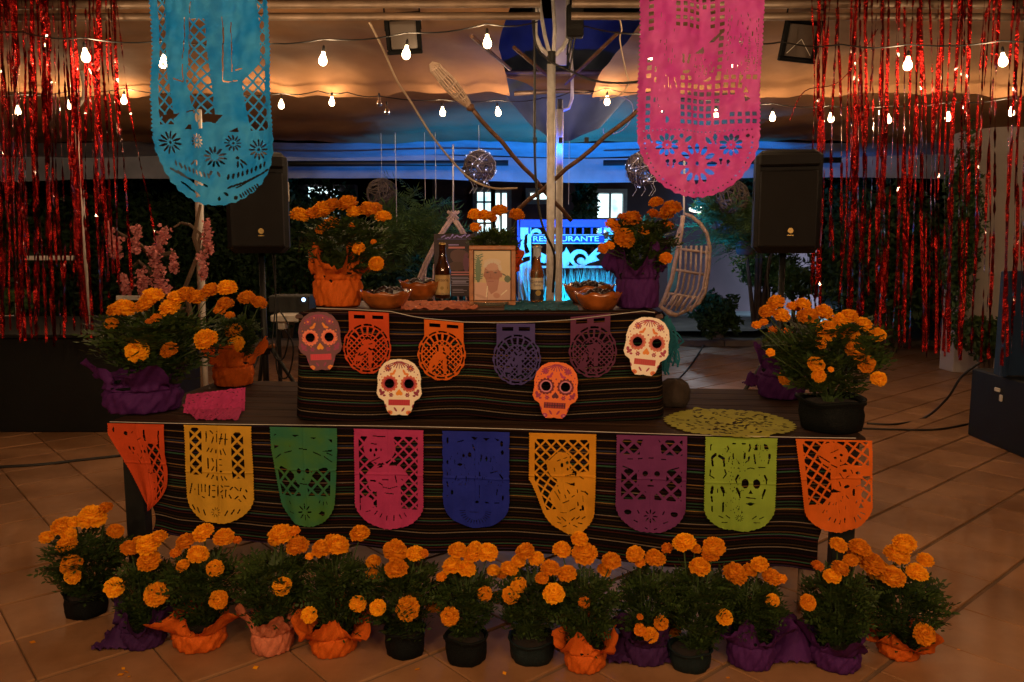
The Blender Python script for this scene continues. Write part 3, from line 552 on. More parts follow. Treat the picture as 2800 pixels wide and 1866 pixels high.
def d_lime(ra):
    cuts(ra, [('e', 618, 738, 44, 60), ('e', 755, 738, 44, 60), ('p', [(685, 810), (712, 862), (660, 862)]), ('s', 635, 912, 742, 920, 14), ('p', [(625, 990), (685, 970), (745, 985), (690, 1018)]), ('s', 640, 552, 680, 538, 12), ('s', 680, 538, 725, 550, 12), ('s', 775, 532, 852, 532, 14),
              ('s', 530, 640, 505, 690, 26), ('s', 505, 690, 515, 735, 14), ('s', 850, 630, 875, 680, 24), ('s', 875, 680, 870, 730, 14), ('s', 520, 810, 548, 870, 30), ('s', 548, 870, 560, 920, 16), ('s', 855, 810, 835, 870, 28), ('s', 835, 870, 825, 915, 14),
              ('s', 180, 260, 180, 320, 14), ('s', 195, 250, 185, 270, 10), ('s', 385, 265, 400, 295, 16), ('s', 400, 295, 378, 335, 12), ('s', 450, 232, 480, 230, 16), ('s', 565, 228, 600, 232, 18), ('s', 655, 240, 665, 280, 20), ('s', 665, 280, 650, 325, 18), ('p', [(720, 250), (750, 225), (755, 310), (715, 310)]), ('p', [(825, 225), (870, 240), (895, 300), (840, 300)]), ('s', 790, 250, 790, 300, 10),
              ('s', 240, 370, 205, 410, 34), ('s', 200, 430, 210, 510, 24), ('s', 290, 390, 340, 420, 36), ('s', 345, 430, 350, 515, 24), ('s', 410, 400, 405, 460, 14), ('s', 455, 360, 462, 420, 18), ('s', 600, 350, 598, 420, 20), ('s', 655, 400, 650, 440, 22), ('s', 650, 440, 615, 472, 14), ('s', 715, 370, 735, 480, 18), ('s', 905, 365, 905, 410, 26), ('s', 905, 410, 890, 480, 16),
              ('s', 185, 570, 180, 640, 16), ('s', 180, 640, 230, 672, 14), ('s', 360, 565, 380, 620, 18), ('s', 380, 620, 345, 670, 16), ('s', 215, 790, 205, 860, 34), ('s', 330, 790, 355, 850, 38), ('s', 280, 810, 278, 850, 12), ('s', 205, 910, 215, 970, 20), ('s', 355, 850, 352, 895, 16), ('s', 352, 985, 350, 1095, 22), ('s', 215, 1035, 218, 1095, 18),
              ('s', 300, 1150, 355, 1178, 12), ('s', 390, 1148, 445, 1190, 12), ('s', 715, 1185, 765, 1148, 12), ('s', 805, 1178, 852, 1150, 12), ('s', 345, 1238, 415, 1245, 11), ('s', 735, 1230, 808, 1228, 11), ('f', 560, 1185, 15, 50, 10, 4)])
    rs = random.Random(3)
    for k in range(70): x = rs.uniform(380, 620); y = rs.uniform(440, 1120); ra.cut(ra.ell(x, y, 5, 8))
    for k in range(24): x = rs.uniform(190, 930); y = rs.uniform(240, 700); ra.cut(ra.ell(x, y, 4, 7))
flagL('paper_flag', 'lime green cut paper flag with a large skull face', 'paper_lime', 1926, 2122, 268, 115, 155, d_lime, seed=8)
def d_orange(ra):
    fig = ra.ell(1650, 350, 190, 160) | ra.ell(1760, 650, 170, 150) | ra.ell(1700, 1060, 260, 190)
    ra.cut((ra.lattice(1280, 180, 2080, 980, 108, 26, 36)) & ~fig & ~ra.rect(1600, 480, 2080, 1000)); ra.cut(ra.lattice(1980, 620, 2100, 960, 108, 26, 36))
    cuts(ra, [('e', 1672, 388, 20, 18), ('e', 1752, 352, 18, 18), ('p', [(1740, 400), (1752, 440), (1728, 436)]), ('s', 1730, 490, 1790, 472, 11), ('s', 1475, 365, 1590, 440, 16), ('s', 1620, 325, 1715, 285, 9), ('s', 1620, 475, 1685, 510, 15), ('e', 1785, 555, 28, 20), ('e', 1945, 580, 28, 20), ('s', 1865, 545, 1882, 590, 10), ('s', 1720, 590, 1762, 655, 9), ('s', 1805, 640, 1840, 620, 9),
              ('s', 1710, 700, 1725, 755, 16), ('e', 1805, 765, 36, 20, -20), ('s', 1888, 800, 1885, 870, 26), ('s', 1925, 755, 1975, 735, 9), ('p', [(1985, 710), (2065, 780), (2040, 800)]), ('p', [(1968, 965), (2005, 1035), (1935, 1030)]), ('p', [(1560, 835), (1620, 780), (1720, 830)]),
              ('s', 1960, 1090, 2018, 1120, 14), ('s', 1920, 1125, 1960, 1175, 14), ('s', 1875, 1155, 1888, 1205, 14), ('s', 1748, 1165, 1745, 1215, 14), ('s', 1680, 1185, 1662, 1220, 13), ('s', 1620, 1160, 1595, 1200, 13), ('s', 1550, 1145, 1520, 1175, 13), ('s', 1480, 1050, 1455, 1080, 10), ('s', 1515, 1060, 1510, 1090, 8), ('s', 1565, 955, 1545, 985, 12), ('s', 1650, 955, 1640, 985, 9), ('s', 1605, 975, 1608, 985, 9), ('s', 1790, 880, 1820, 920, 10), ('s', 1745, 890, 1740, 915, 8), ('s', 1715, 940, 1720, 950, 10), ('s', 1680, 1060, 1680, 1090, 8), ('s', 1920, 940, 1905, 970, 10), ('s', 1770, 1020, 1770, 1050, 8)])
def w_or(u, v):
    k = np.clip(v / 255., 0, 1); lo = 40 * k; hi = 208 + 10 * k; vv = v + (u / 208. - .5) * (-22) * k; return lo + (hi - lo) * u / 208., vv
flagL('paper_flag', 'bright orange cut paper flag hanging askew at the right end of the table', 'paper_orange', 2170, 2378, 262, 1200, 155, d_orange, seed=9, warp=w_or)
def onplaneT(x, y, off):
    r = Vector(ray(x, y)); t = (TL - TN * off - Vector((0, 0, H))).dot(TN) / r.dot(TN); return Vector((0, 0, H)) + r * t
tag(MB().tube([onplaneT(x, 1151 + (x - 300) * 47 / 2072. + 3 * math.sin(x / 260.), .026) for x in range(300, 2386, 60)], .0016, 5).build('flag_string', 'cord'), 'thin white string holding the row of flags along the long table', 'string')

# ------------------------------------------------------------------ round flags on the upper tier
def onplaneB(x, y, off=.0):
    r = Vector(ray(x, y)); t = (BL.y - off) / r.y; return Vector((0, 0, H)) + r * t
def round_flag(label, m, xa, ya, xb, yb_, cx, cy, seed, rx=66, ry=72):
    x0 = cx - rx; w = 2 * rx; y0 = min(ya, yb_); h = cy + ry - y0
    ra = Ras(w, h, 1.15); c = (rx, cy - y0)
    tabx0, tabx1 = xa - x0, xb - x0
    th = np.arctan2(ra.Y - c[1], ra.X - c[0]); rr = np.hypot((ra.X - c[0]) / rx, (ra.Y - c[1]) / ry); rs = random.Random(seed)
    edge_ = .955 + .045 * np.abs(np.cos(th * 7))
    body = rr < edge_; tab = ra.rect(tabx0, 0, tabx1, c[1] - ry * .3); ra.m = body | tab
    slope = (yb_ - ya) / (xb - xa)
    ra.cut(ra.rect(tabx0 + 14, 9, tabx0 + 44, 19)); ra.cut(ra.rect(tabx1 - 44, 9, tabx1 - 14, 19))
    gap = (rr > .85) & (rr < .92) & (np.mod(th * 14 / 6.283, 1) > .22); ra.cut(gap & (ra.Y > 24))
    petals = (rr > .55) & (rr < .80) & (th < -.5) & (th > -2.64) & (np.mod(th * 20 / 6.283, 1) > .32); ra.cut(petals)
    fig = ra.ell(c[0] - 22, c[1] + 24, 11, 30, 20) | ra.ell(c[0] + 4, c[1] - 10, 19, 15) | ra.ell(c[0] + 8, c[1] + 28, 6, 26) | ra.ell(c[0] - 6, c[1] + 8, 20, 8)
    A = (ra.X + ra.Y); B = (ra.X - ra.Y)
    ra.cut((rr < .80) & ~((th < -.5) & (th > -2.64) & (rr > .5)) & ~fig & (np.mod(A, 14.5) > 4.4) & (np.mod(B, 14.5) > 4.4))
    for k in range(16):
        x = c[0] + rs.uniform(-30, 30); y = c[1] + rs.uniform(-30, 50); a = rs.uniform(0, 3.1); l_ = rs.uniform(3, 9); ra.cut(ra.seg(x, y, x + l_ * math.cos(a), y + l_ * math.sin(a), rs.uniform(2.6, 5)))
    A3 = onplaneB(x0, y0, .0); B3 = onplaneB(x0 + w, y0, .0)
    def warp(u, v): return u, v + slope * (u - tabx0) * np.clip(1 - v / 60., 0, 1)
    me = ra.mesh('round_paper_flag', planeP(A3, B3, w, .055, .0018, seed, warp)); tag(link('round_paper_flag', me, m), label, 'paper flag', 'round cut paper flags on the upper tier')
round_flag('round red cut paper flag beside the purple printed skull', 'paper_orange_red', 960, 848, 1068, 853, 1008, 948, 1)
round_flag('round bright orange cut paper flag above the white skull', 'paper_orange', 1163, 870, 1269, 880, 1210, 966, 2)
round_flag('round indigo cut paper flag above left of the orange skull', 'paper_indigo', 1359, 882, 1462, 882, 1413, 978, 3)
round_flag('round plum cut paper flag between the orange skull and the right white skull', 'paper_plum', 1558, 874, 1664, 864, 1619, 958, 4)
tag(MB().tube([onplaneB(x, y, .058) for x, y in ((865, 843), (960, 846), (1068, 852), (1130, 866), (1163, 871), (1269, 881), (1360, 883), (1462, 881), (1558, 875), (1664, 862), (1760, 851), (1790, 855))], .0014, 5).build('flag_string', 'cord'), 'thin white string holding the round flags across the upper tier', 'string')

# ------------------------------------------------------------------ printed skulls
HALF = [(0, 0), (.37, .012), (.66, .075), (.88, .19), (.965, .33), (.94, .43), (.97, .52), (1.0, .60), (.90, .68), (.68, .735), (.61, .83), (.52, .93), (.36, .99), (.12, .985), (0, .975)]
def skull(label, cx, cy, w, h, base, eye, eye2, acc, acc2, teeth, nose, tilt=0, seed=0, grid=False):
    ra = Ras(w, h, 1.0); c = w / 2
    pts = [(c + x * c, y * h) for x, y in HALF] + [(c - x * c, y * h) for x, y in reversed(HALF)]
    ra.m = ra.poly(pts); K = np.zeros((ra.ny, ra.nx, 3), np.float32); K[:] = base
    fade = .06 * np.sin(ra.X / 9 + seed) ; 
    def pt(m, c_): K[m] = c_
    X = lambda v: c + v * c; Y = lambda v: v * h
    for k in range(9):
        a = R(-90 + (k - 4) * 15) ; 
        pt(ra.seg(X(.0) - math.sin(R((k - 4) * 15)) * -8, Y(.03) + 3, X(0) + math.sin(R((k - 4) * 17)) * 27, Y(.03) + math.cos(R((k - 4) * 15)) * 20, 2.6), acc)
    for s_ in (-1, 1):
        pt(ra.flower(X(.49 * s_), Y(.16), 5, 10, 9, 2.2), acc); pt(ra.ell(X(.49 * s_), Y(.16), 5.5), acc); pt(ra.ell(X(.49 * s_), Y(.16), 3), acc2)
        pt(ra.ell(X(.22 * s_), Y(.225), 3, 8, 30 * -s_), acc2); pt(ra.ell(X(.31 * s_), Y(.26), 7, 3.4, 12 * s_), acc2)
        pt(ra.ell(X(.43 * s_), Y(.43), w * .17, w * .165), eye); pt(ra.flower(X(.43 * s_), Y(.43), w * .13, w * .19, 14, 3.6), eye)
        pt(ra.ell(X(.43 * s_), Y(.43), w * .135), eye2); ra.m &= ~ra.ell(X(.43 * s_), Y(.43), w * .105)
        pt(ra.flower(X(.36 * s_), Y(.63), 1, 6.5, 6, 1.8), acc)
        pt(ra.ell(X(.74 * s_), Y(.60), 8, 4, 40 * s_), acc); pt(ra.ell(X(.82 * s_), Y(.56), 4, 6, 10 * s_), acc); pt(ra.ell(X(.66 * s_), Y(.64), 4, 3), acc)
        pt(ra.ell(X(.42 * s_), Y(.94), 8, 6, 0), acc2); pt(ra.ell(X(.42 * s_), Y(.94), 3), eye2); pt(ra.ell(X(.17 * s_), Y(.885), 2.4, 7, 35 * s_), acc); pt(ra.ell(X(.60 * s_), Y(.82), 2, 5, 20 * s_), acc)
        rs = random.Random(seed + 5)
        for k in range(14): a = R(-75 + k * 11); pt(ra.ell(X(s_ * .86 * math.cos(a) * (1 if k % 2 else .9)), Y(.36 + .27 * math.sin(a)), 1.7), acc if k % 3 else acc2)
    pt(ra.ell(X(0), Y(.30), 2.4), acc)
    pt(ra.poly([(X(0), Y(.52)), (X(.14), Y(.59)), (X(.15), Y(.62)), (X(.08), Y(.64)), (X(0), Y(.625)), (X(-.08), Y(.64)), (X(-.15), Y(.62)), (X(-.14), Y(.59))]), nose)
    pt(ra.rect(X(-.48), Y(.71), X(.48), Y(.815)), teeth)
    if grid:
        dk = (.06, .015, .03)
        for k in range(9): pt(ra.seg(X(-.44 + k * .11), Y(.72), X(-.44 + k * .11), Y(.80), 1.8), dk)
        pt(ra.rect(X(-.46), Y(.755), X(.46), Y(.768)), dk)
    else:
        for k in range(10): pt(ra.seg(X(-.43 + k * .095), Y(.72), X(-.43 + k * .095), Y(.80), 1), tuple(v * .8 for v in teeth))
    ra.col = K
    x0, y0 = cx - w / 2, cy - h / 2; A = onplaneB(x0, y0, 0); B = onplaneB(x0 + w, y0, 0); a = R(tilt)
    def warp(u, v): du, dv = u - w / 2, v - h / 2; return w / 2 + du * math.cos(a) - dv * math.sin(a), h / 2 + du * math.sin(a) + dv * math.cos(a)
    me = ra.mesh('printed_skull', planeP(A, B, w, .075, .0012, seed, warp), color=True); o = link('printed_skull', me, 'print')
    md = o.modifiers.new('thickness', 'SOLIDIFY'); md.thickness = .0015; tag(o, label, 'paper skull', 'printed card skulls pinned to the cloth')
RED = (.42, .05, .05); 
skull('purple brown printed sugar skull at the upper left corner of the tier', 884, 929, 118, 160, (.17, .07, .085), (.80, .22, .12), (.75, .16, .10), (.30, .05, .12), (.80, .25, .04), (.62, .06, .09), (.85, .33, .03), -2, 1)
skull('white printed sugar skull low on the left of the cloth', 1097, 1053, 122, 155, (.92, .80, .62), (.62, .12, .07), (.40, .05, .09), (.28, .03, .07), (.80, .25, .05), (.52, .045, .07), (.85, .30, .03), 1, 2)
skull('orange printed sugar skull with a toothy mouth, low on the right of the cloth', 1517, 1061, 122, 155, (.86, .19, .05), (.16, .02, .03), (.62, .22, .30), (.33, .04, .11), (.45, .05, .15), (.30, .04, .05), (.10, .02, .04), 3, 3, True)
skull('white printed sugar skull tilted at the right corner of the tier', 1762, 943, 122, 160, (.94, .83, .68), (.66, .18, .12), (.50, .12, .12), (.42, .07, .12), (.80, .24, .06), (.55, .08, .08), (.85, .30, .06), 6, 4)

# ------------------------------------------------------------------ BIG HANGING BANNERS
def banner(name, label, m, x0, x1, ybot, Y, fn, tilt_seed, ytop=-105, b=200, ox=0):
    w = x1 - x0; h = ybot - ytop
    ra = Ras(w, h, 1.7, 2.614, (x0 - ox) * 2.614, ytop * 2.614); ra.outline(b, 12, 3); fn(ra)
    A = at(x0, ytop, Y); B = at(x1, ytop, Y); rs = np.random.RandomState(tilt_seed); ph = rs.rand(4) * 6
    def lift(u, v): return .003 * np.sin(u / 5.1 + v / 37) * np.sin(v / 23 + ph[3]) + .0025 * np.sin(v / 6.3 + u / 19) + .034 * np.sin(u / 34 + ph[0] + .6 * np.sin(v / 140)) * (1.15 - v / h * .75) + .012 * np.sin(u / 16 + ph[1]) * (1 - v / h) + .012 * np.sin(v / 60 + ph[2])
    me = ra.mesh(name, planeP(A, B, w, 0, .004, tilt_seed, None, Vector((0, -math.sin(PITCH) * 0 - .0, -1)), lift=lift)); tag(link(name, me, m), label, 'paper banner', 'large cut paper banners hung overhead')
    tag(MB().tube([at(x0 - 260, ytop - 14, Y + .0), at(x0, ytop + 3, Y), at((x0 + x1) / 2, ytop + 8, Y), at(x1, ytop + 3, Y), at(x1 + 260, ytop - 16, Y)], .002, 5).build('hanging_string', 'cord'), 'string above the frame carrying the ' + ('blue' if 'blue' in label else 'pink') + ' banner', 'string')
def d_banner_blue(ra):
    fig = ra.poly([(1165, -260), (1340, -260), (1345, 250), (1300, 560), (1345, 760), (1380, 950), (1180, 950), (1180, 700), (1150, 480), (1130, 250)]) | ra.poly([(1440, -260), (1800, -260), (1840, 200), (1830, 420), (1690, 560), (1740, 930), (1510, 930), (1500, 700), (1460, 350)]) | ra.rect(1320, -260, 1540, 130)
    ra.cut((ra.lattice(1070, -240, 1875, 905, 62, 14) & ~fig & ~ra.rect(1070, 860, 1720, 905)))
    cuts(ra, [('s', 1300, 110, 1275, 400, 7), ('s', 1345, 120, 1320, 420, 7), ('s', 1270, 440, 1270, 560, 9), ('s', 1270, 560, 1205, 540, 9), ('s', 1545, 90, 1550, 550, 8), ('s', 1555, 552, 1650, 548, 8), ('s', 1600, 120, 1610, 480, 7), ('s', 1640, 470, 1690, 462, 10), ('s', 1350, 90, 1370, 20, 8),
              ('p', [(1090, 790), (1230, 780), (1190, 815), (1090, 830)]), ('s', 1285, 775, 1350, 768, 9), ('p', [(1400, 800), (1555, 795), (1510, 850), (1400, 860)]), ('p', [(1255, 895), (1290, 860), (1318, 865), (1315, 897)]), ('p', [(1385, 898), (1390, 850), (1420, 860), (1420, 898)]), ('p', [(1580, 912), (1640, 878), (1645, 912)]), ('s', 1500, 925, 1560, 925, 2),
              ('f', 1135, 985, 25, 84, 12, 8, 10), ('e', 1135, 985, 11), ('f', 1355, 980, 18, 54, 12, 6), ('e', 1355, 980, 9), ('f', 1602, 992, 20, 60, 12, 6.5), ('e', 1602, 992, 10), ('f', 1785, 1038, 25, 76, 12, 8), ('e', 1785, 1038, 12), ('f', 1480, 1098, 25, 78, 12, 8, 8),
              ('e', 1328, 1135, 9, 22), ('e', 1295, 1130, 7, 24, 45), ('e', 1628, 1098, 12), ('e', 1625, 1145, 8, 26, 8), ('e', 1668, 1128, 8, 34, -50), ('e', 1655, 1155, 7, 24, -30), ('e', 1445, 1215, 9, 22, 30), ('e', 1500, 1220, 9, 22, -25),
              ('s', 1175, 1190, 1330, 1300, 10), ('s', 1615, 1318, 1770, 1230, 10), ('e', 1328, 1375, 14), ('e', 1610, 1390, 15), ('e', 1545, 1365, 9, 18, -40), ('e', 1497, 1400, 10, 16)])
    for k in range(9):
        x = 1165 + k * 33; y = 1130 + k * 17 - k * k * .6; ra.cut(ra.ell(x, y + 5, 8, 22, -20)); ra.cut(ra.ell(x - 30, y + 50 + k * 3, 8, 24, -60))
        x = 1825 - k * 33; ra.cut(ra.ell(x, y + 12, 8, 22, 15)); ra.cut(ra.ell(x + 10, y + 60 + k * 3, 8, 24, 60))
    for k in range(8): ra.cut(ra.ell(1215 + k * 18, 1280 + k * 13, 7, 20, -55)); ra.cut(ra.ell(1770 - k * 18, 1300 + k * 11, 7, 20, -35))
banner('cut_paper_banner', 'large turquoise blue cut paper banner hanging at upper left', 'paper_cyan', 388, 735, 556, 3.2, d_banner_blue, 3)
def d_banner_pink(ra):
    L = []
    sq = lambda x, y, s_=32: ra.cut(ra.rect(x, y, x + s_, y + s_))
    for r_ in range(7):
        for c_ in range(11):
            x, y = 1228 + c_ * 52, 512 + r_ * 52
            if (r_ < 1 and c_ in (2, 3, 4)) or (x > 1640 + (r_ - 2) * -10 and r_ in (1, 2, 3, 4)) or (r_ in (3, 4) and 5 < c_ < 8) or (r_ == 5 and c_ == 6): continue
            sq(x, y + (3 if r_ else 0))
    for r_ in range(-5, 10):
        for c_ in range(9):
            x, y = 1175 + c_ * 53, 55 + r_ * 48
            if r_ >= 3 and c_ < 6: continue
            if c_ in (4,) and r_ > -1: continue
            if c_ > 6: continue
            if (r_ > 2 and c_ != 6): continue
            sq(x, y, 28)
    for r_ in range(-4, 17):
        if r_ not in (4, 5, 6, 10): sq(978, 85 + r_ * 52 - 50, 30)
    for (x, y) in ((1030, 460), (1030, 670), (1030, 530)): ra.cut(ra.rect(x, y, x + 14, y + 34))
    cuts(ra, [('p', [(1435, 275), (1520, 195), (1525, 215), (1465, 275)]), ('p', [(1330, 355), (1400, 300), (1405, 345)]), ('p', [(1400, 545), (1460, 510), (1460, 540)]), ('p', [(1240, 480), (1300, 470), (1290, 495), (1240, 500)]), ('p', [(1645, 525), (1680, 520), (1650, 580)]), ('s', 1240, 370, 1245, 420, 14), ('s', 1290, 370, 1280, 420, 18), ('p', [(1700, 590), (1720, 640), (1680, 635)]), ('p', [(1690, 650), (1735, 680), (1700, 700)]),
              ('f', 1128, 1012, 32, 84, 10, 14, -90), ('e', 1128, 1014, 8), ('f', 1602, 1010, 32, 82, 10, 14, -90), ('e', 1602, 1010, 7), ('f', 1362, 1145, 78, 148, 12, 18, -90), ('e', 1365, 1142, 15),
              ('e', 1000, 950, 14, 20), ('e', 1232, 950, 13, 18), ('e', 1285, 970, 14, 34, 50), ('e', 1450, 972, 13, 30, -35), ('e', 1495, 952, 14, 26), ('e', 1715, 948, 13, 12), ('s', 1010, 960, 1025, 990, 9), ('s', 1495, 975, 1500, 1000, 9),
              ('e', 1135, 1130, 13, 14), ('e', 1182, 1130, 13, 14), ('s', 1138, 1130, 1140, 1162, 10), ('s', 1182, 1132, 1175, 1175, 10), ('e', 1535, 1115, 13, 14), ('e', 1585, 1130, 13, 14), ('s', 1535, 1115, 1540, 1145, 10), ('s', 1585, 1130, 1580, 1160, 10),
              ('s', 1180, 530, 1195, 600, 8), ('s', 1135, 530, 1138, 600, 7), ('s', 1475, 450, 1465, 485, 7), ('e', 1128, 830, 10, 26)])
    rs = random.Random(2)
    for k in range(26): ra.cut(ra.ell(968 + k * 31, 908 - 4 * math.sin(k * .3), 5))
    for k in range(34):
        a = math.pi * k / 33; ra.cut(ra.ell(1362 - 388 * math.cos(a), 960 + 395 * math.sin(a), 6))
    for k in range(10): ra.cut(ra.ell(1370, -220 + 0 * k, 1))
    for k in range(60):
        x = rs.uniform(1540, 1770); y = rs.uniform(60, 500); ra.cut(ra.seg(x, y, x + rs.uniform(-3, 3), y + rs.uniform(8, 30), 5))
    for k in range(26):
        x = rs.uniform(1330, 1460); y = rs.uniform(370, 500); ra.cut(ra.seg(x, y, x + rs.uniform(-5, 5), y + rs.uniform(6, 18), 5))
    for k in range(24):
        x = rs.uniform(1050, 1180); y = rs.uniform(100, 860); ra.cut(ra.seg(x, y, x + rs.uniform(-3, 3), y + rs.uniform(8, 26), 5))
    for k in range(16): ra.cut(ra.ell(1705, 258 + k * 15, 9, 3.4)); ra.cut(ra.ell(1768, 240 + k * 16, 4, 4))
banner('cut_paper_banner', 'large hot pink cut paper banner hanging at upper right', 'paper_hot_pink', 1752, 2092, 533, 3.2, d_banner_pink, 8, b=185, ox=1400)

# ------------------------------------------------------------------ loose paper lying on the tables
def doily(name, label, m, cx, cy, rx, ry, z, seed, Y=None):
    c = onz(cx, cy, z); e = onz(cx + rx, cy, z); r = (e - c).length; top = onz(cx, cy - ry, z); rd = min(r, (top - c).length)
    ra = Ras(200, 200, 1.6); rr = np.hypot(ra.X - 100, ra.Y - 100); th = np.arctan2(ra.Y - 100, ra.X - 100); ra.m = rr < 95 + 5 * np.abs(np.cos(th * 20))
    rs = random.Random(seed)
    for k in range(220): a = rs.uniform(0, 6.28); q = rs.uniform(12, 88); ra.cut(ra.ell(100 + q * math.cos(a), 100 + q * math.sin(a), rs.uniform(1.6, 3.2), rs.uniform(2, 4.2), rs.uniform(0, 180)))
    def P(u, v): x = (u - 100) / 100 * r; y = (v - 100) / 100 * rd; zz = .004 + .003 * np.sin(u / 17 + seed) * np.sin(v / 23) + .010 * np.exp(-((u - v * .4 - 70) / 9) ** 2); return np.stack([c.x + x, c.y - y, z + zz], 1)
    tag(link(name, ra.mesh(name, P), m), label, 'paper doily')
doily('paper_doily', 'oval lime cut paper doily lying flat on the right of the long table', 'paper_lemon', 1992, 1157, 176, 40, .752, 4)
def sheet(name, label, m, corners, z0, rumple, seed, cat='tissue paper', n=26, holes=40):
    a, b, c, d = [np.array(p) for p in corners]; ra = Ras(n * 4, n * 3, 1.); rs = random.Random(seed)
    for k in range(holes): ra.cut(ra.ell(rs.uniform(5, n * 4 - 5), rs.uniform(5, n * 3 - 5), 1.6, 1.1))
    nr = np.random.RandomState(seed); ph = nr.rand(8) * 6
    def P(u, v):
        s_ = (u / (n * 4))[:, None]; t = (v / (n * 3))[:, None]; p = (a * (1 - s_) + b * s_) * (1 - t) + (d * (1 - s_) + c * s_) * t
        q = rumple * (.5 + .5 * np.sin(u / 6 + ph[0] + np.sin(v / 9))) * (.6 + .4 * np.sin(v / 7 + ph[1])) + rumple * .3 * np.sin(u / 2.3 + v / 3.1)
        p[:, 2] += np.abs(q); e = .004 * np.sin(u / 3 + ph[2]) ; p[:, 1] += e; return p
    tag(link(name, ra.mesh(name, P), m), label, cat)
sheet('tissue_paper', 'crumpled peach orange tissue lying under the left beer bottle', 'paper_salmon', (onB(1105, 824), onB(1292, 826), onB(1310, 848), onB(1095, 849)), 0, .014, 1)
sheet('tissue_paper', 'crumpled teal tissue lying between the portrait and the clay bowls', 'paper_teal', (onB(1385, 828), onB(1560, 826), onB(1585, 850), onB(1378, 849)), 0, .012, 2)
z7 = .752
pk = [onz(530, 1105, z7), at(672, 1060, 3.62), onz(668, 1128, z7), onz(498, 1146, z7)]
sheet('folded_paper', 'folded pink cut paper resting on the left of the long table', 'paper_pink', (at(510, 1080, 3.55), at(672, 1060, 3.60), onz(670, 1125, z7), onz(500, 1132, z7)), 0, .006, 5, 'paper', holes=60)
sheet('folded_paper', 'lower flap of pink cut paper curling at the front of the long table', 'paper_pink', (onz(498, 1120, z7) + Vector((0, 0, .02)), onz(672, 1108, z7) + Vector((0, 0, .02)), onz(650, 1150, z7), onz(540, 1150, z7)), 0, .008, 6, 'paper', holes=40)
# ------------------------------------------------------------------ flowers and foliage meshes
def flower_mesh(seed, petal_n=1.0):
    rs = random.Random(seed); V = []; Fc = []
    for ring in range(8):
        pol = R(6 + ring * 14.5); n = int((4 + ring * 3.0 - max(0, ring - 5) * 3.4) * petal_n)
        for k in range(n):
            a = 2 * math.pi * (k + rs.random() * .7 + ring * .37) / n; r0 = .62; r1 = rs.uniform(.92, 1.08)
            d = Vector((math.sin(pol) * math.cos(a), math.sin(pol) * math.sin(a), math.cos(pol) * .78)); t = Vector((-math.sin(a), math.cos(a), 0)); upv = d.cross(t)
            w = .36 * rs.uniform(.8, 1.2) * (.6 + .4 * min(1, ring / 3)); lift = upv * rs.uniform(-.05, .22)
            b = len(V); base = d * r0
            V += [base - t * w * .3, base + t * w * .3, d * r1 * .93 + t * w * .62 + lift, d * r1 * 1.02 + t * w * .2 + lift * .4 + d * .02, d * r1 * .98 - t * w * .2 + lift * 1.3, d * r1 * .9 - t * w * .62 + lift * .7]
            Fc += [(b, b + 1, b + 2, b + 3), (b, b + 3, b + 4, b + 5)]
    # inner body
    mb = MB(); mb.v = V; mb.f = Fc
    mb.lathe([(.001, .60), (.42, .52), (.68, .22), (.74, 0), (.55, -.28), (.2, -.5), (.06, -.62)], n=10)
    me = bpy.data.meshes.new('flower'); me.from_pydata([tuple(v) for v in mb.v], [], mb.f); me.update(); me.materials.append(M['petal']); return me
FLW = [flower_mesh(i) for i in range(4)]; FLS = flower_mesh(9, .7); FLS.materials.clear(); FLS.materials.append(M['petal_small'])
def fronds(n, seed, shape, L=(.10, .17), lw=.016, leaf=.034, npair=5, lift=.2):
    """feathery leaves: returns V, F of leaflets; shape(rs)->(base point, direction)"""
    rs = np.random.RandomState(seed); V = []; Q = []
    for i in range(n):
        p, d = shape(rs); l = rs.uniform(*L); d = d / np.linalg.norm(d); side = np.cross(d, [0, 0, 1.]); side /= (np.linalg.norm(side) + 1e-6); nn = np.cross(side, d)
        tw = rs.uniform(-.8, .8); side, nn = side * math.cos(tw) + nn * math.sin(tw), nn * math.cos(tw) - side * math.sin(tw)
        for k in range(npair + 1):
            t = (k + .6) / (npair + .6); q = p + d * l * t - np.array([0, 0, 1]) * l * .25 * t * t
            for sgn in ((-1, 1) if k < npair else (0,)):
                ld = d * .55 + side * sgn * .95 + nn * rs.uniform(-.25, .25); ld /= np.linalg.norm(ld); ll = leaf * rs.uniform(.75, 1.2) * (1.15 - .4 * abs(t - .45)); wv = np.cross(ld, nn); wv /= (np.linalg.norm(wv) + 1e-6)
                b = len(V); V += [q, q + ld * ll * .45 + wv * lw * .5, q + ld * ll, q + ld * ll * .45 - wv * lw * .5]; Q.append((b, b + 1, b + 2, b + 3))
    return np.array(V), np.array(Q)
def plant_shape(rs):
    a = rs.uniform(0, 6.283); h = rs.beta(1.6, 1.2) ; r = math.sqrt(rs.rand()) * .40 * math.sin(min(1, .10 + h * 1.1) * 1.57) ** .9 * (1 - .35 * max(0, h - .75) / .25)
    p = np.array([r * math.cos(a), r * math.sin(a), h * .90]); d = np.array([math.cos(a) * (.5 + r * 1.6), math.sin(a) * (.5 + r * 1.6), rs.uniform(.05, 1.1)]); return p, d
FOL = []
for i in range(4):
    V_, Q_ = fronds(330, 20 + i, plant_shape, (.16, .28), .042, .090, 4); me = npmesh('foliage', V_, Q_); me.materials.append(M['leaf']); FOL.append(me)
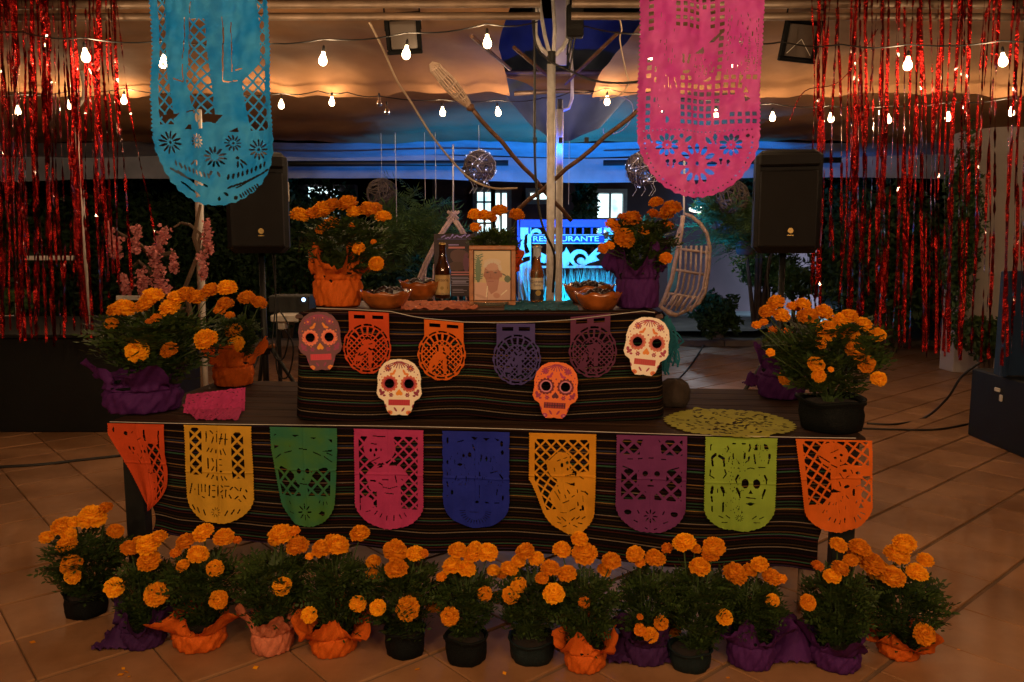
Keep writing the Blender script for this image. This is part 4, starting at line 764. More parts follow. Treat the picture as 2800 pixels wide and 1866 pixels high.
def wrap_mesh(seed, n=88, sk=1.0, flare=1.5, hgt=1., dent=.12):
    """crepe paper tied round a pot: unit radius 1 at waist, unit height 1; creased into facets"""
    rs = np.random.RandomState(seed); ph = rs.rand(16) * 6.28
    key = [(.84, .0), (.96, .03), (1.03, .25), (1.04, .5), (1.0, .64), (.95, .70), (1.02, .75), (1.14 * flare / 1.5, .90), (1.30 * flare / 1.5, 1.12), (flare, 1.30)]
    prof = []
    for a, b in zip(key, key[1:]):
        for q in range(3): prof.append((a[0] + (b[0] - a[0]) * q / 3, a[1] + (b[1] - a[1]) * q / 3))
    prof.append(key[-1]); V = []
    tri = lambda x: 2 * abs((x / 6.283) % 1 - .5)
    for i, (r, z) in enumerate(prof):
        f = min(1.1, max(0, (z - .66) / .5))
        for k in range(n):
            t = 2 * math.pi * k / n
            ruf = f * (.26 * math.sin(3 * t + ph[0]) + .20 * (tri(5 * t + ph[1]) - .5) + .16 * (tri(9 * t + ph[2] + z) - .5) + .10 * (tri(17 * t + ph[3]) - .5))
            cr = .075 * (tri(6 * t + ph[4] + z * 8) - .5) + .065 * (tri(11 * t + ph[5] - z * 12) - .5) + .05 * (tri(19 * t + ph[6] + 5 * z) - .5) + .05 * (tri(23 * t - 17 * z + ph[10]) - .5) + .05 * (1 - f) * math.sin(2 * t + ph[7])
            rr = r * (1 + ruf + cr); zz = z + f * f * (.26 * math.sin(4 * t + ph[8]) + .20 * (tri(7 * t + ph[9]) - .5) + .05 * rs.uniform(-1, 1)) + .012 * rs.uniform(-1, 1) * (z > .05)
            V.append((rr * math.cos(t), rr * math.sin(t), max(0, zz)))
    q = np.array([(i * n + k, i * n + (k + 1) % n, (i + 1) * n + (k + 1) % n, (i + 1) * n + k) for i in range(len(prof) - 1) for k in range(n)])
    return npmesh('paper_wrapper', np.array(V), q, False)
def pot_mesh(seed, style='bag'):
    rs = np.random.RandomState(seed); ph = rs.rand(8) * 6.28; n = 36
    prof = [(.02, 0.0), (.82, 0), (.90, .04), (.95, .3), (.97, .55), (.93, .75), (.97, .86), (1.04, .92), (1.05, .98), (.98, 1.0), (.93, .94), (.90, .86)]
    V = []
    for i, (r, z) in enumerate(prof):
        for k in range(n):
            t = 2 * math.pi * k / n; f = min(1, z * 1.4)
            rr = r * (1 + .03 * math.sin(5 * t + ph[0] + z * 3) + .035 * f * math.sin(3 * t + ph[1]) + .02 * math.sin(11 * t + ph[2] + z * 6)); zz = z + .05 * f * f * math.sin(3 * t + ph[3]) * (z > .5)
            V.append((rr * math.cos(t), rr * math.sin(t), zz))
    q = np.array([(i * n + k, i * n + (k + 1) % n, (i + 1) * n + (k + 1) % n, (i + 1) * n + k) for i in range(len(prof) - 1) for k in range(n)])
    return npmesh('pot', np.array(V), q, True)
POTS = [pot_mesh(i) for i in range(4)]
soil_mb = MB().lathe([(.001, .86), (.5, .87), (.92, .84)], n=16); SOIL = bpy.data.meshes.new('soil'); SOIL.from_pydata(soil_mb.v, [], soil_mb.f); SOIL.materials.append(M['soil'])
def child(name, me, parent, loc, sc=(1, 1, 1), rot=(0, 0, 0), m=None):
    o = bpy.data.objects.new(name, me); COL.objects.link(o); o.parent = parent; o.location = loc; o.scale = sc; o.rotation_euler = rot
    if m:
        if not me.materials: me.materials.append(M[m])
        o.material_slots[0].link = 'OBJECT'; o.material_slots[0].material = M[m]
    return o
pcount = 0
def plant(label, cx, ybase, wpot, yrim, flowers, fol, z=0., pot='pot_black', wrap=None, group=None, flare=1.55, dY=0., whead=1.0, wseed=None):
    """cx, ybase: foot of the pot; fol = (x0, x1, ytop); flowers = (x, y, r) read off the photograph, scaled to where the plant stands"""
    global pcount; pcount += 1; rs = random.Random(pcount * 13)
    f0 = onz(cx, ybase, z); Yc = f0.y + wpot / 2 * f0.y / F + dY; base = Vector((f0.x * Yc / f0.y, Yc, z)); k = Yc / F; r = wpot / 2 * k
    rim = at(cx, yrim, Yc).z; ph = max(.05, rim - z); t = thing('marigold_plant', label, 'potted plant', base, group)
    rp = r * (.86 if wrap else 1)
    child('pot', POTS[pcount % 4], t, (0, 0, .001), (rp, rp, ph * .97), (0, 0, rs.random() * 6), pot); child('soil', SOIL, t, (0, 0, .001), (rp * .95, rp * .95, ph * .97))
    if wrap:
        me = wrap_mesh(wseed if wseed is not None else pcount, flare=1 + (flare - 1) * .72); child('paper_wrapper', me, t, (0, 0, .003), (r * .97, r * .97, ph * 1.10), (0, 0, rs.random() * 6), wrap)
    ftop = at(cx, fol[2], Yc).z; fw = (fol[1] - fol[0]) * k; fx = at((fol[0] + fol[1]) / 2, yrim, Yc).x - base.x
    fh = ftop - rim + .02
    fo = child('foliage', FOL[pcount % 4], t, (fx * .6, 0, rim - z - .03), (fw * (.88 if z > .1 else 1.12), min(fw, .34) * 1.1, fh * 1.0), (0, 0, 0)); fo['kind'] = 'stuff'
    sm = MB(); top = max(ftop, rim + .05)
    for (x, y, rr) in flowers:
        rel = (at(x, y, Yc).z - rim) / max(.02, ftop - rim); rel = min(1.2, max(-.5, rel)); fy = -min(fw, .34) * .62 * (1.0 - .75 * max(0, rel)) * rs.uniform(.8, 1.0)
        if rr < 0: fy = abs(fy) * .9; rr = -rr          # flower at the far side of the plant
        p = at(x, y, Yc + fy); q = rr * 1.06 * (Yc + fy) / F; lp = p - base
        me = FLS if rr < 18 else FLW[rs.randrange(4)]
        tx = R(20 + 50 * (1 - max(0, min(1, rel)))) * rs.uniform(.7, 1.2); ty = R(rs.uniform(-22, 22))
        o = child('flower', me, t, lp, (q, q, q * rs.uniform(.9, 1.08)), (tx, ty, 0)) ; o.rotation_euler = (Matrix.Rotation(ty, 3, 'Y') @ Matrix.Rotation(tx, 3, 'X') @ Matrix.Rotation(rs.random() * 6.28, 3, 'Z')).to_euler()
        a = Vector((fx * .3 + rs.uniform(-.02, .02), rs.uniform(-.01, .02), rim - z - .02)); mid = a.lerp(lp, .5) + Vector((0, .012, .02)); sm.tube([a, mid, lp - Vector((0, -.006, q * .3))], .0026, 4, False)
    sm.build('stem', 'stem', t, local=True); return t

G1 = 'marigold pots in a row on the floor'
plant('leftmost floor marigold in a plain black pot, beside the black table leg', 240, 1702, 118, 1615, [(252, 1417, 36), (289, 1391, -20), (170, 1441, 27), (205, 1428, 18), (128, 1470, 19), (184, 1488, 26), (188, 1462, 20), (316, 1453, 22), (194, 1545, 27), (200, 1575, 22), (214, 1539, 14)], (140, 335, 1455), group=G1)
plant('floor marigold in a crumpled violet wrapped pot under the left table leg', 395, 1788, 120, 1700, [(355, 1500, 24), (405, 1492, 31), (432, 1473, -25), (408, 1536, 31), (428, 1626, 32), (313, 1607, 27), (380, 1485, -20)], (335, 470, 1525), wrap='paper_dark_violet', flare=1.35, group=G1)
plant('floor marigold wrapped in bright orange tissue below the yellow flag', 548, 1795, 150, 1700, [(558, 1458, 28), (508, 1483, 27), (612, 1471, 28), (649, 1478, 12), (481, 1512, 16), (542, 1517, 28), (501, 1548, 19), (588, 1555, 23), (598, 1640, 25)], (470, 655, 1510), wrap='paper_orange', flare=1.65, group=G1)
plant('floor marigold wrapped in pale salmon tissue below the green flag', 748, 1802, 116, 1705, [(768, 1463, 33), (805, 1453, 16), (814, 1495, 31), (846, 1522, 11), (772, 1604, 26), (752, 1480, -18)], (665, 850, 1510), wrap='paper_salmon', flare=1.6, group=G1)
plant('floor marigold wrapped in crumpled orange tissue left of the pink flag', 915, 1808, 130, 1715, [(880, 1502, 27), (923, 1493, 31), (984, 1461, 27), (846, 1682, 22), (979, 1652, 23), (1021, 1536, -20), (1018, 1573, -20), (905, 1478, -18)], (850, 1020, 1520), wrap='paper_orange', flare=1.75, group=G1)
plant('floor marigold in a plain black pot below the pink flag', 1110, 1812, 116, 1715, [(1081, 1509, 33), (1135, 1516, 24), (1157, 1514, 15), (1084, 1556, 31), (1033, 1662, 22), (1115, 1665, 32)], (1005, 1200, 1540), group=G1)
plant('floor marigold in a sagging black pot below the dark blue flag', 1275, 1832, 122, 1728, [(1251, 1507, 25), (1293, 1517, 27), (1332, 1512, 29), (1237, 1548, 27), (1275, 1556, 26), (1326, 1624, 20), (1230, 1686, 25), (1188, 1652, -25), (1349, 1560, -18), (1207, 1578, 15), (1300, 1497, -18)], (1195, 1350, 1560), group=G1)
plant('floor marigold in a dark blue green plastic pot, centre of the row', 1455, 1830, 134, 1738, [(1436, 1509, 26), (1467, 1529, 22), (1417, 1536, 20), (1392, 1556, 24), (1419, 1601, 22), (1397, 1628, 24), (1361, 1634, -18), (1372, 1570, -16)], (1370, 1530, 1560), pot='pot_green', group=G1)
plant('floor marigold wrapped in light orange tissue below the golden flag', 1600, 1850, 122, 1758, [(1584, 1475, 23), (1599, 1516, 34), (1536, 1505, -25), (1505, 1555, 26), (1482, 1582, 19), (1551, 1570, 26), (1514, 1624, 29), (1597, 1648, 16), (1672, 1536, 26), (1652, 1560, -20)], (1520, 1680, 1565), wrap='paper_orange', flare=1.5, group=G1)
plant('floor marigold in violet tissue below the purple flag', 1765, 1832, 120, 1735, [(1737, 1517, 25), (1750, 1539, 15), (1791, 1528, 28), (1825, 1500, 16), (1750, 1687, 9), (1808, 1704, 20), (1750, 1723, 17), (1779, 1737, 21), (1842, 1722, -20)], (1690, 1850, 1560), wrap='paper_dark_violet', flare=1.6, group=G1)
plant('floor marigold in a dark green pot below the lime flag', 1885, 1850, 122, 1765, [(1871, 1485, 31), (1953, 1497, 30), (1944, 1516, 25), (1913, 1551, 28), (1981, 1689, 22), (1900, 1500, -18)], (1845, 2015, 1550), pot='pot_green', group=G1)
plant('floor marigold in violet tissue right of the lime flag', 2050, 1845, 125, 1735, [(2010, 1572, 33), (2077, 1545, 24), (2111, 1580, 27), (2136, 1584, 16), (2112, 1643, 19), (2050, 1560, -20)], (1965, 2130, 1590), wrap='paper_violet', flare=1.6, group=G1)
plant('floor marigold in violet tissue below the askew orange flag', 2280, 1850, 135, 1755, [(2292, 1492, 24), (2350, 1499, 29), (2326, 1533, 20), (2235, 1548, 17), (2297, 1556, 24), (2275, 1577, 24), (2209, 1648, 22), (2335, 1520, -20)], (2195, 2375, 1560), wrap='paper_violet', flare=1.7, group=G1)
plant('rightmost floor marigold wrapped in orange tissue', 2455, 1815, 120, 1745, [(2473, 1488, 30), (2452, 1519, 34), (2530, 1533, 22), (2507, 1567, 29), (2442, 1580, 33), (2527, 1735, 29), (2381, 1543, 36), (2401, 1560, -30)], (2365, 2570, 1570), wrap='paper_orange', flare=1.8, group=G1)
G2 = 'marigold pots standing on the altar'
plant('big left marigold bush on the long table, wrapped in purple tissue', 395, 1140, 190, 1045, [(339, 846, 30), (314, 850, 20), (394, 837, 24), (417, 814, 30), (465, 844, 27), (428, 871, 15), (408, 880, 10), (306, 886, 18), (484, 816, 25), (509, 806, 25), (539, 816, 25), (576, 796, 25), (375, 961, 30), (564, 930, 31), (463, 959, 24), (622, 789, 26), (616, 833, 23)], (275, 640, 845), z=.752, wrap='paper_violet', flare=1.35, group=G2)
plant('smaller marigold behind the purple wrapped bush, in orange tissue', 640, 1062, 110, 985, [(675, 816, 23), (708, 829, 21), (629, 863, 13), (639, 905, 22), (646, 940, 21), (600, 850, -16)], (590, 720, 860), z=.752, wrap='paper_orange', flare=1.5, group=G2)
plant('marigold in bright orange tissue at the left end of the upper tier', 925, 843, 125, 745, [(819, 590, 24), (884, 577, 30), (857, 585, -20), (908, 563, 23), (950, 559, 27), (968, 582, 19), (1006, 576, 25), (1025, 573, -20), (1048, 594, 21), (908, 613, 21), (880, 628, 17), (853, 588, 16), (981, 680, 17), (962, 617, 8), (1021, 662, 8), (1029, 722, 20)], (838, 1080, 590), z=ZB + .006, wrap='paper_orange', flare=1.45, group=G2)
plant('small marigold in red orange tissue behind the framed portrait', 1350, 828, 90, 745, [(1299, 590, 20), (1325, 592, 20), (1366, 578, 22), (1413, 590, 21), (1301, 624, 16), (1345, 598, -16)], (1280, 1425, 615), z=ZB + .006, wrap='paper_orange_red', flare=1.75, group=G2)
plant('marigold in dark purple tissue at the right end of the upper tier', 1742, 848, 120, 740, [(1794, 555, 19), (1836, 573, 27), (1820, 590, -20), (1786, 586, 17), (1702, 594, 14), (1727, 601, 26), (1672, 613, 17), (1683, 624, 14), (1708, 653, 28), (1761, 632, 14), (1828, 617, 14), (1821, 707, 17), (1649, 680, 14), (1668, 672, 13)], (1660, 1860, 590), z=ZB + .006, wrap='paper_violet', flare=1.45, group=G2)
plant('big marigold bush in a black pot at the right end of the long table', 2270, 1192, 178, 1085, [(2122, 829, 23), (2098, 854, 22), (2136, 865, 23), (2069, 890, 13), (2088, 882, 12), (2164, 838, 13), (2195, 833, 21), (2180, 842, -14), (2208, 867, 28), (2252, 856, 25), (2264, 903, 29), (2255, 920, 20), (2300, 877, 23), (2321, 867, 23), (2323, 915, 25), (2361, 888, 21), (2398, 917, 22), (2380, 912, -18), (2243, 942, 15), (2337, 961, 26), (2367, 995, 26), (2402, 1037, 21), (2231, 997, 23), (2239, 1028, 18), (2107, 965, 12), (2272, 1011, 8)], (2085, 2415, 865), z=.752, group=G2)
plant('marigold half hidden behind the black pot, with a tuft of purple tissue', 2135, 1098, 120, 1010, [(2147, 1036, 19), (2115, 905, -14), (2150, 910, -15)], (2080, 2210, 900), z=.752, wrap='paper_violet', flare=1.2, group=G2)
pm = MB().quad((-.010, 0, 0), (0, -.012, .003), (.012, 0, .004), (.002, .011, 0)); PET = bpy.data.meshes.new('petal'); PET.from_pydata(pm.v, [], pm.f); PET.materials.append(M['petal'])
for k_, (px_, py_) in enumerate(((338, 1832), (346, 1842), (330, 1850), (352, 1855), (700, 1830), (1380, 1845), (1990, 1858), (2620, 1780), (90, 1760), (1140, 1835))):
    o = bpy.data.objects.new('fallen_petal', PET); COL.objects.link(o); o.location = onz(px_, py_) + Vector((0, 0, .005)); o.rotation_euler = (random.uniform(-.3, .3), .2, random.random() * 6); o.scale = [random.uniform(.6, 1.1)] * 3
    tag(o, ['fallen marigold petal by the second pot from the left, farthest from the camera', 'fallen marigold petal by the second pot from the left, right of centre in its cluster', 'fallen marigold petal by the second pot from the left, leftmost of its cluster', 'fallen marigold petal by the second pot from the left, nearest the bottom edge', 'fallen marigold petal in front of the salmon wrapped pot', 'fallen marigold petal in front of the two plain black pots at centre', 'fallen marigold petal in front of the dark green pot at right', 'fallen marigold petal on bare tiles right of the rightmost pot', 'fallen marigold petal on bare tiles at the far left', 'fallen marigold petal at the foot of the black pot below the pink flag'][k_], 'petal', 'fallen petals on the floor')
# crumpled violet tissue between floor pots
def tissue(label, m, px, py, w, h, seed, z=0.):
    rs = np.random.RandomState(seed); c = onz(px, py, z); k = c.y / F; n = 26; V = []; ph = rs.rand(6) * 6
    for j in range(n):
        for i in range(n):
            s_ = i / (n - 1) - .5; t = j / (n - 1) - .5; d = math.hypot(s_, t) * 2
            hh = h * k * max(.02, (1 - d ** 1.5)) * (.6 + .4 * math.sin(9 * s_ + ph[0] + 4 * t)) + .012 * abs(math.sin(21 * s_ + ph[1] + 8 * math.sin(7 * t))) + .010 * rs.rand()
            V.append((c.x + s_ * w * k + .01 * math.sin(9 * t + ph[2]), c.y + t * w * k * .7, z + .004 + max(0, hh)))
    q = np.array([(j * n + i, j * n + i + 1, (j + 1) * n + i + 1, (j + 1) * n + i) for j in range(n - 1) for i in range(n - 1)])
    tag(link('tissue_paper', npmesh('tissue', np.array(V), q), m), label, 'tissue paper')
tissue('crumpled dark violet tissue right of the light orange wrapped pot', 'paper_dark_violet', 1740, 1790, 190, 95, 1)
tissue('heap of violet tissue standing between the two right violet pots', 'paper_violet', 2160, 1790, 190, 130, 2)
tissue('violet tissue crumpled at the foot of the second pot from the left', 'paper_dark_violet', 350, 1760, 150, 70, 3)
tissue('tuft of purple tissue at the back right corner of the long table', 'paper_violet', 2075, 1060, 75, 95, 4, .752)

# ------------------------------------------------------------------ things on the upper tier
def lathe_mesh(name, prof, n, m, t, loc, wob=None, smooth=True):
    return MB().lathe(prof, loc, n, wob).build(name, m, t, smooth)
def bowl(label, cx, ybot, w, yrim, seed, lab2):
    f0 = onB(cx, ybot); Yc = f0.y + w * .35 * f0.y / F; k = Yc / F; r = w / 2 * k; z0 = ZB + .007; hh = at(cx, yrim, Yc).z - z0; c = (f0.x * Yc / f0.y, Yc, z0)
    t = thing('clay_bowl', label, 'bowl', c, 'glazed clay bowls on the upper tier')
    def wob(i, th, rr, z): return rr * (1 + (.035 * math.sin(8 * th + seed) if i in (4, 5) else 0)), z + (.006 * math.sin(8 * th + seed) + .004 * math.sin(2 * th + seed) if i in (4, 5) else 0)
    prof = [(.001, .004), (r * .62, 0), (r * .80, hh * .35), (r * .93, hh * .72), (r * 1.0, hh), (r * .94, hh * .99), (r * .86, hh * .7), (r * .55, hh * .25), (.001, hh * .2)]
    MB().lathe(prof, c, 40, wob).build('bowl_body', 'clay', t, True)
    mb = MB(); rs = random.Random(seed)
    mb.lathe([(.001, hh * 1.02), (r * .4, hh * 1.0), (r * .75, hh * .88), (r * .90, hh * .74)], c, 24, lambda i, th, rr, z: (rr * (1 + .05 * math.sin(3 * th + seed)), z + .006 * math.sin(5 * th + rr * 90)))
    for q in range(16):
        a = rs.uniform(0, 6.28); d = rs.uniform(0, .7) * r; sz = rs.uniform(.12, .2) * r
        mb.lathe([(.001, sz), (sz * .8, sz * .6), (sz, 0), (sz * .6, -sz * .5)], (c[0] + d * math.cos(a), c[1] + d * math.sin(a), c[2] + hh * (1.06 - .2 * d / r)), 8, lambda i, th, rr, z: (rr * (1 + .2 * math.sin(3 * th + q)), z))
    tag(mb.build('dark_food', 'food', None, True), lab2, 'food', 'dark food heaped in the clay bowls')
bowl('brown glazed clay bowl in front at left, by the orange wrapped plant', 1055, 846, 142, 796, 1, 'dark food heaped in the left front bowl')
bowl('darker brown clay bowl behind at left, beside the brown bottle', 1148, 822, 112, 770, 2, 'dark food in the left rear bowl beside the bottle')
bowl('wide brown clay bowl behind at right, left of the purple wrapped plant', 1610, 832, 140, 780, 3, 'dark food heaped high in the right rear bowl')
bowl('orange brown glazed clay bowl in front at right', 1635, 851, 132, 800, 4, 'dark food in the right front bowl')
def bottle(label, cx, ybase, h_px, w_px, m, texts, lab, cap, paperneck=False, group=None):
    f0 = onB(cx, ybase); Yc = f0.y + .03; k = Yc / F; r = w_px / 2 * k; h = h_px * k; z0 = ZB + .012; c = Vector((f0.x * Yc / f0.y, Yc, z0))
    t = thing('beer_bottle', label, 'bottle', c)
    prof = [(.001, .002), (r * .9, 0), (r, .01), (r, h * .48), (r * .93, h * .56), (r * .62, h * .66), (r * .44, h * .76), (r * .40, h * .93), (r * .44, h * .94), (r * .44, h * .96), (r * .38, h * .965)]
    MB().lathe(prof, c, 28).build('bottle_glass', m, t, True)
    MB().lathe([(.001, h * .995), (r * .40, h * .99), (r * .47, h * .975), (r * .47, h * .955)], c, 20).build('cap', cap, t, True)
    for (z0_, z1_, colr, nm) in lab:
        mm = M['print'] ; mb = MB(); n = 24; V = []; 
        for zz in (z0_, z1_):
            for q in range(n + 1): a = R(-90 - 80 + 160 * q / n); V.append((c.x + r * 1.012 * math.cos(a), c.y + r * 1.012 * math.sin(a), c.z + h * zz))
        Q = np.array([(q, q + 1, n + 2 + q, n + 1 + q) for q in range(n)]); me = npmesh(nm, np.array(V), Q, True, cols=np.array([colr] * n, np.float32)); link(nm, me, 'print', t)
    for (s_, zz, size, colr) in texts:
        me = text_mesh(s_, size, 0, .0002); n = len(me.vertices); co = np.empty(n * 3); me.vertices.foreach_get('co', co); co = co.reshape(-1, 3)
        a = -math.pi / 2 + co[:, 0] / r; rr = r * 1.03; V = np.stack([c.x + rr * np.cos(a), c.y + rr * np.sin(a), c.z + h * zz + co[:, 1]], 1); me.vertices.foreach_set('co', V.ravel()); me.update()
        me.materials.clear(); link('lettering', me, mat('ink', colr, rough=.6), t)
    if paperneck:
        def wob(i, th, rr, z): return rr * (1 + .12 * math.sin(7 * th + i)), z + (.006 * math.sin(5 * th) if i == 0 else 0)
        MB().lathe([(r * .62, h * .78), (r * .56, h * .85), (r * .56, h * .93), (r * .78, h * .955), (r * .6, h * .965)], c, 28, wob).build('neck_paper', mat('white_tissue', (.62, .68, .78), rough=.6, var=.15, vs=40, trans=.3), t)
    return c, r, h
gold = (.42, .27, .09); cream = (.62, .52, .36)
c_, r_, h_ = bottle('brown glass beer bottle with a cream and gold label, left of the portrait', 1211, 820, 152, 42, 'glass_brown', [('Victoria', .33, .022, (.10, .05, .02))], [(.07, .42, (.58, .40, .17), 'label'), (.075, .10, (.75, .62, .40), 'label_border'), (.40, .415, (.75, .62, .40), 'label_border')], 'cap_gold', group=None)
cr = MB()
for dx in (-.6, 0, .6): cr.lathe([(.001, 0), (r_ * .22, 0)], (0, 0, 0), 14, mt=Matrix.Translation((c_.x + dx * r_ * .9, c_.y - r_ * (1.04 if dx == 0 else .83), c_.z + h_ * .19)) @ Matrix.Rotation(R(90), 4, 'X') @ Matrix.Rotation(dx * .6, 4, 'Y'))
tag(cr.build('label_medal', 'cap_gold', bpy.data.objects['beer_bottle']), None)
c_, r_, h_ = bottle('clear amber beer bottle with white tissue round its neck, right of the portrait', 1468, 830, 156, 36, 'glass_amber', [('Corona', .355, .021, (.04, .03, .10)), ('Extra', .295, .016, (.04, .03, .10))], [(.22, .42, (.55, .47, .33), 'label'), (.04, .218, (.025, .025, .03), 'lower_label')], 'cap_gold', True)
MB().lathe([(.001, 0), (r_ * .42, 0)], (0, 0, 0), 18, mt=Matrix.Translation((c_.x + r_ * .18, c_.y - r_ * 1.06, c_.z + h_ * .16)) @ Matrix.Rotation(R(90), 4, 'X')).build('label_medal', 'cap_gold', bpy.data.objects['beer_bottle.001'])
# portrait
fb = onB(1345, 838); Yf = fb.y + .02; PA = at(1283, 672, Yf + .05); PB = at(1410, 672, Yf + .05); zb = at(1345, 836, Yf).z
pt_ = thing('framed_portrait', 'wood framed portrait of an older man in a white shirt, on a glass stand', 'picture frame', (fb.x, Yf, ZB + .006))
wF = (PB - PA).length; hF = PA.z - zb; ft = R(-4); ctr = Vector(((PA.x + PB.x) / 2, Yf + .025, (PA.z + zb) / 2)); MT = Matrix.Translation(ctr) @ Matrix.Rotation(ft, 4, 'X')
fw_ = .021
def bar(x0, x1, z0, z1, y0=-.011, y1=.009):
    mb = MB().bevbox(((x0 + x1) / 2, (y0 + y1) / 2, (z0 + z1) / 2), (x1 - x0, y1 - y0, z1 - z0), .003); mb.v = [tuple(MT @ Vector(v)) for v in mb.v]; return mb
for a in ((-wF / 2, wF / 2, hF / 2 - fw_, hF / 2), (-wF / 2, wF / 2, -hF / 2, -hF / 2 + fw_), (-wF / 2, -wF / 2 + fw_, -hF / 2 + fw_ + .0005, hF / 2 - fw_ - .0005), (wF / 2 - fw_, wF / 2, -hF / 2 + fw_ + .0005, hF / 2 - fw_ - .0005)): bar(*a).build('frame_rail', 'wood_frame', pt_)
ra = Ras(96, 133, .9, 5.6, 1000, 465); K = ra.col; K[:] = (.60, .44, .24)
def pt(m, c): K[m] = c
pt(ra.rect(1000, 465, 1120, 935), (.52, .40, .22)); 
for k in range(26):
    rs = random.Random(k); y = 540 + k * 15; pt(ra.seg(1060, y, 1060 + rs.uniform(25, 70) * (-1) ** k, y - 25, 15), (.10, .17, .09))
pt(ra.ell(1060, 760, 40, 190), (.11, .18, .10)); pt(ra.ell(1490, 890, 45, 55), (.10, .14, .08)); pt(ra.ell(1440, 825, 40, 10, 30), (.12, .10, .07))
shirt = (.60, .36, .27); pt(ra.poly([(985, 1230), (985, 960), (1080, 935), (1160, 950), (1370, 920), (1460, 930), (1540, 970), (1540, 1230)]), shirt); pt(ra.ell(1090, 1150, 90, 20, 20), (.50, .29, .22)); pt(ra.seg(1200, 1060, 1190, 1200, 8), (.40, .22, .17))
skin = (.36, .135, .08); pt(ra.ell(1270, 640, 130, 60), (.62, .48, .32)); pt(ra.ell(1268, 800, 120, 175), skin); pt(ra.ell(1268, 690, 118, 75), (.52, .28, .20)); pt(ra.poly([(1170, 900), (1370, 900), (1340, 1060), (1250, 1120), (1200, 1040)]), (.42, .19, .14)); pt(ra.ell(1395, 830, 18, 38), skin); pt(ra.ell(1150, 830, 12, 34), skin)
for c2 in ((1160, 690), (1180, 660), (1215, 640), (1260, 628), (1310, 632), (1350, 655), (1375, 700), (1385, 740)): pt(ra.ell(*c2, 26, 26), (.60, .50, .38))
dk = (.06, .025, .02)
for c2 in ((1195, 790), (1315, 795)): pt(ra.ell(*c2, 30, 13), (.20, .08, .05)); pt(ra.ell(*c2, 12, 7), dk); pt(ra.seg(c2[0] - 30, c2[1] - 24, c2[0] + 30, c2[1] - 26, 9), (.42, .30, .22))
pt(ra.seg(1245, 800, 1238, 868, 8), (.26, .09, .06)); pt(ra.ell(1240, 872, 26, 12), (.28, .10, .06)); pt(ra.seg(1205, 925, 1285, 925, 10), (.26, .08, .07)); pt(ra.seg(1190, 900, 1180, 930, 6), (.34, .15, .1)); pt(ra.seg(1300, 895, 1315, 930, 6), (.34, .15, .1))
for s_ in ((1195, 1000, 1180, 1160), (1480, 1060, 1400, 1130)): pt(ra.seg(*s_, 16), (.78, .66, .48))
pt(ra.ell(1330, 1140, 50, 40, 20), (.50, .24, .17))
zi = hF / 2 - fw_ - .003; xi = wF / 2 - fw_ - .003
def PP(u, v): q = np.stack([-xi + u / 96 * 2 * xi, np.full(len(u), .004), zi - v / 133 * 2 * zi], 1); return np.array([tuple(MT @ Vector(x)) for x in q])
link('photograph', ra.mesh('photograph', PP, True), 'print_gloss', pt_)
mb = MB()
for xx, z_ in ((-xi - .004, 0), (xi + .004, 0)): mb.box((xx, .002, 0), (.008, .006, 2 * zi + .014))
for zz in (-zi - .004, zi + .004): mb.box((0, .002, zz), (2 * xi, .006, .008))
mb.v = [tuple(MT @ Vector(v)) for v in mb.v]; mb.build('inner_slip', 'wood_dark', pt_)
gs = thing('glass_stand', 'round clear glass dish under the framed portrait', 'dish', (fb.x, Yf, ZB + .006)); rg = 48 * Yf / F
MB().lathe([(.001, .0), (rg * .9, 0), (rg, .006), (rg, .018), (rg * .93, .02), (rg * .9, .008), (.001, .006)], (fb.x - .005, Yf, ZB + .007), 36).build('dish_body', 'glass_clear', gs, True)
MB().lathe([(rg, .0165), (rg * 1.02, .019), (rg, .0215)], (fb.x - .005, Yf, ZB + .007), 36).build('dish_rim', 'glass_clear', gs, True)
# teal fringe bundle behind right skull, brown bundle on the long table
mb = MB(); rs = random.Random(8)
for k in range(46):
    x = rs.uniform(-.035, .055); p0 = at(1812 + x * 200, 862 + rs.uniform(0, 30), 3.42); pts = [p0 + Vector((.02 * math.sin(q * .9 + k) + x * q * .12 + .012 * q * (q < 4), -.012 + .004 * math.sin(q + k), -.030 * q)) for q in range(7 + k % 2)]; mb.tube(pts, .0045, 4)
tag(mb.build('paper_fringe', 'paper_teal'), 'bunch of teal paper fringe hanging behind the right white skull', 'paper fringe')
c = onz(1852, 1118, .752); rb_ = 42 * c.y / F
tag(MB().lathe([(.001, 0), (rb_ * .8, 0), (rb_, .03), (rb_ * 1.02, .07), (rb_ * .85, .105), (rb_ * .5, .122), (.001, .125)], c + Vector((0, rb_, 0)), 28, lambda i, t, r, z: (r * (1 + .06 * math.sin(4 * t + z * 20)), z + .004 * math.sin(3 * t))).build('cloth_bundle', 'burlap', None, True), 'small brown cloth bundle beside the right end of the upper tier', 'bundle')

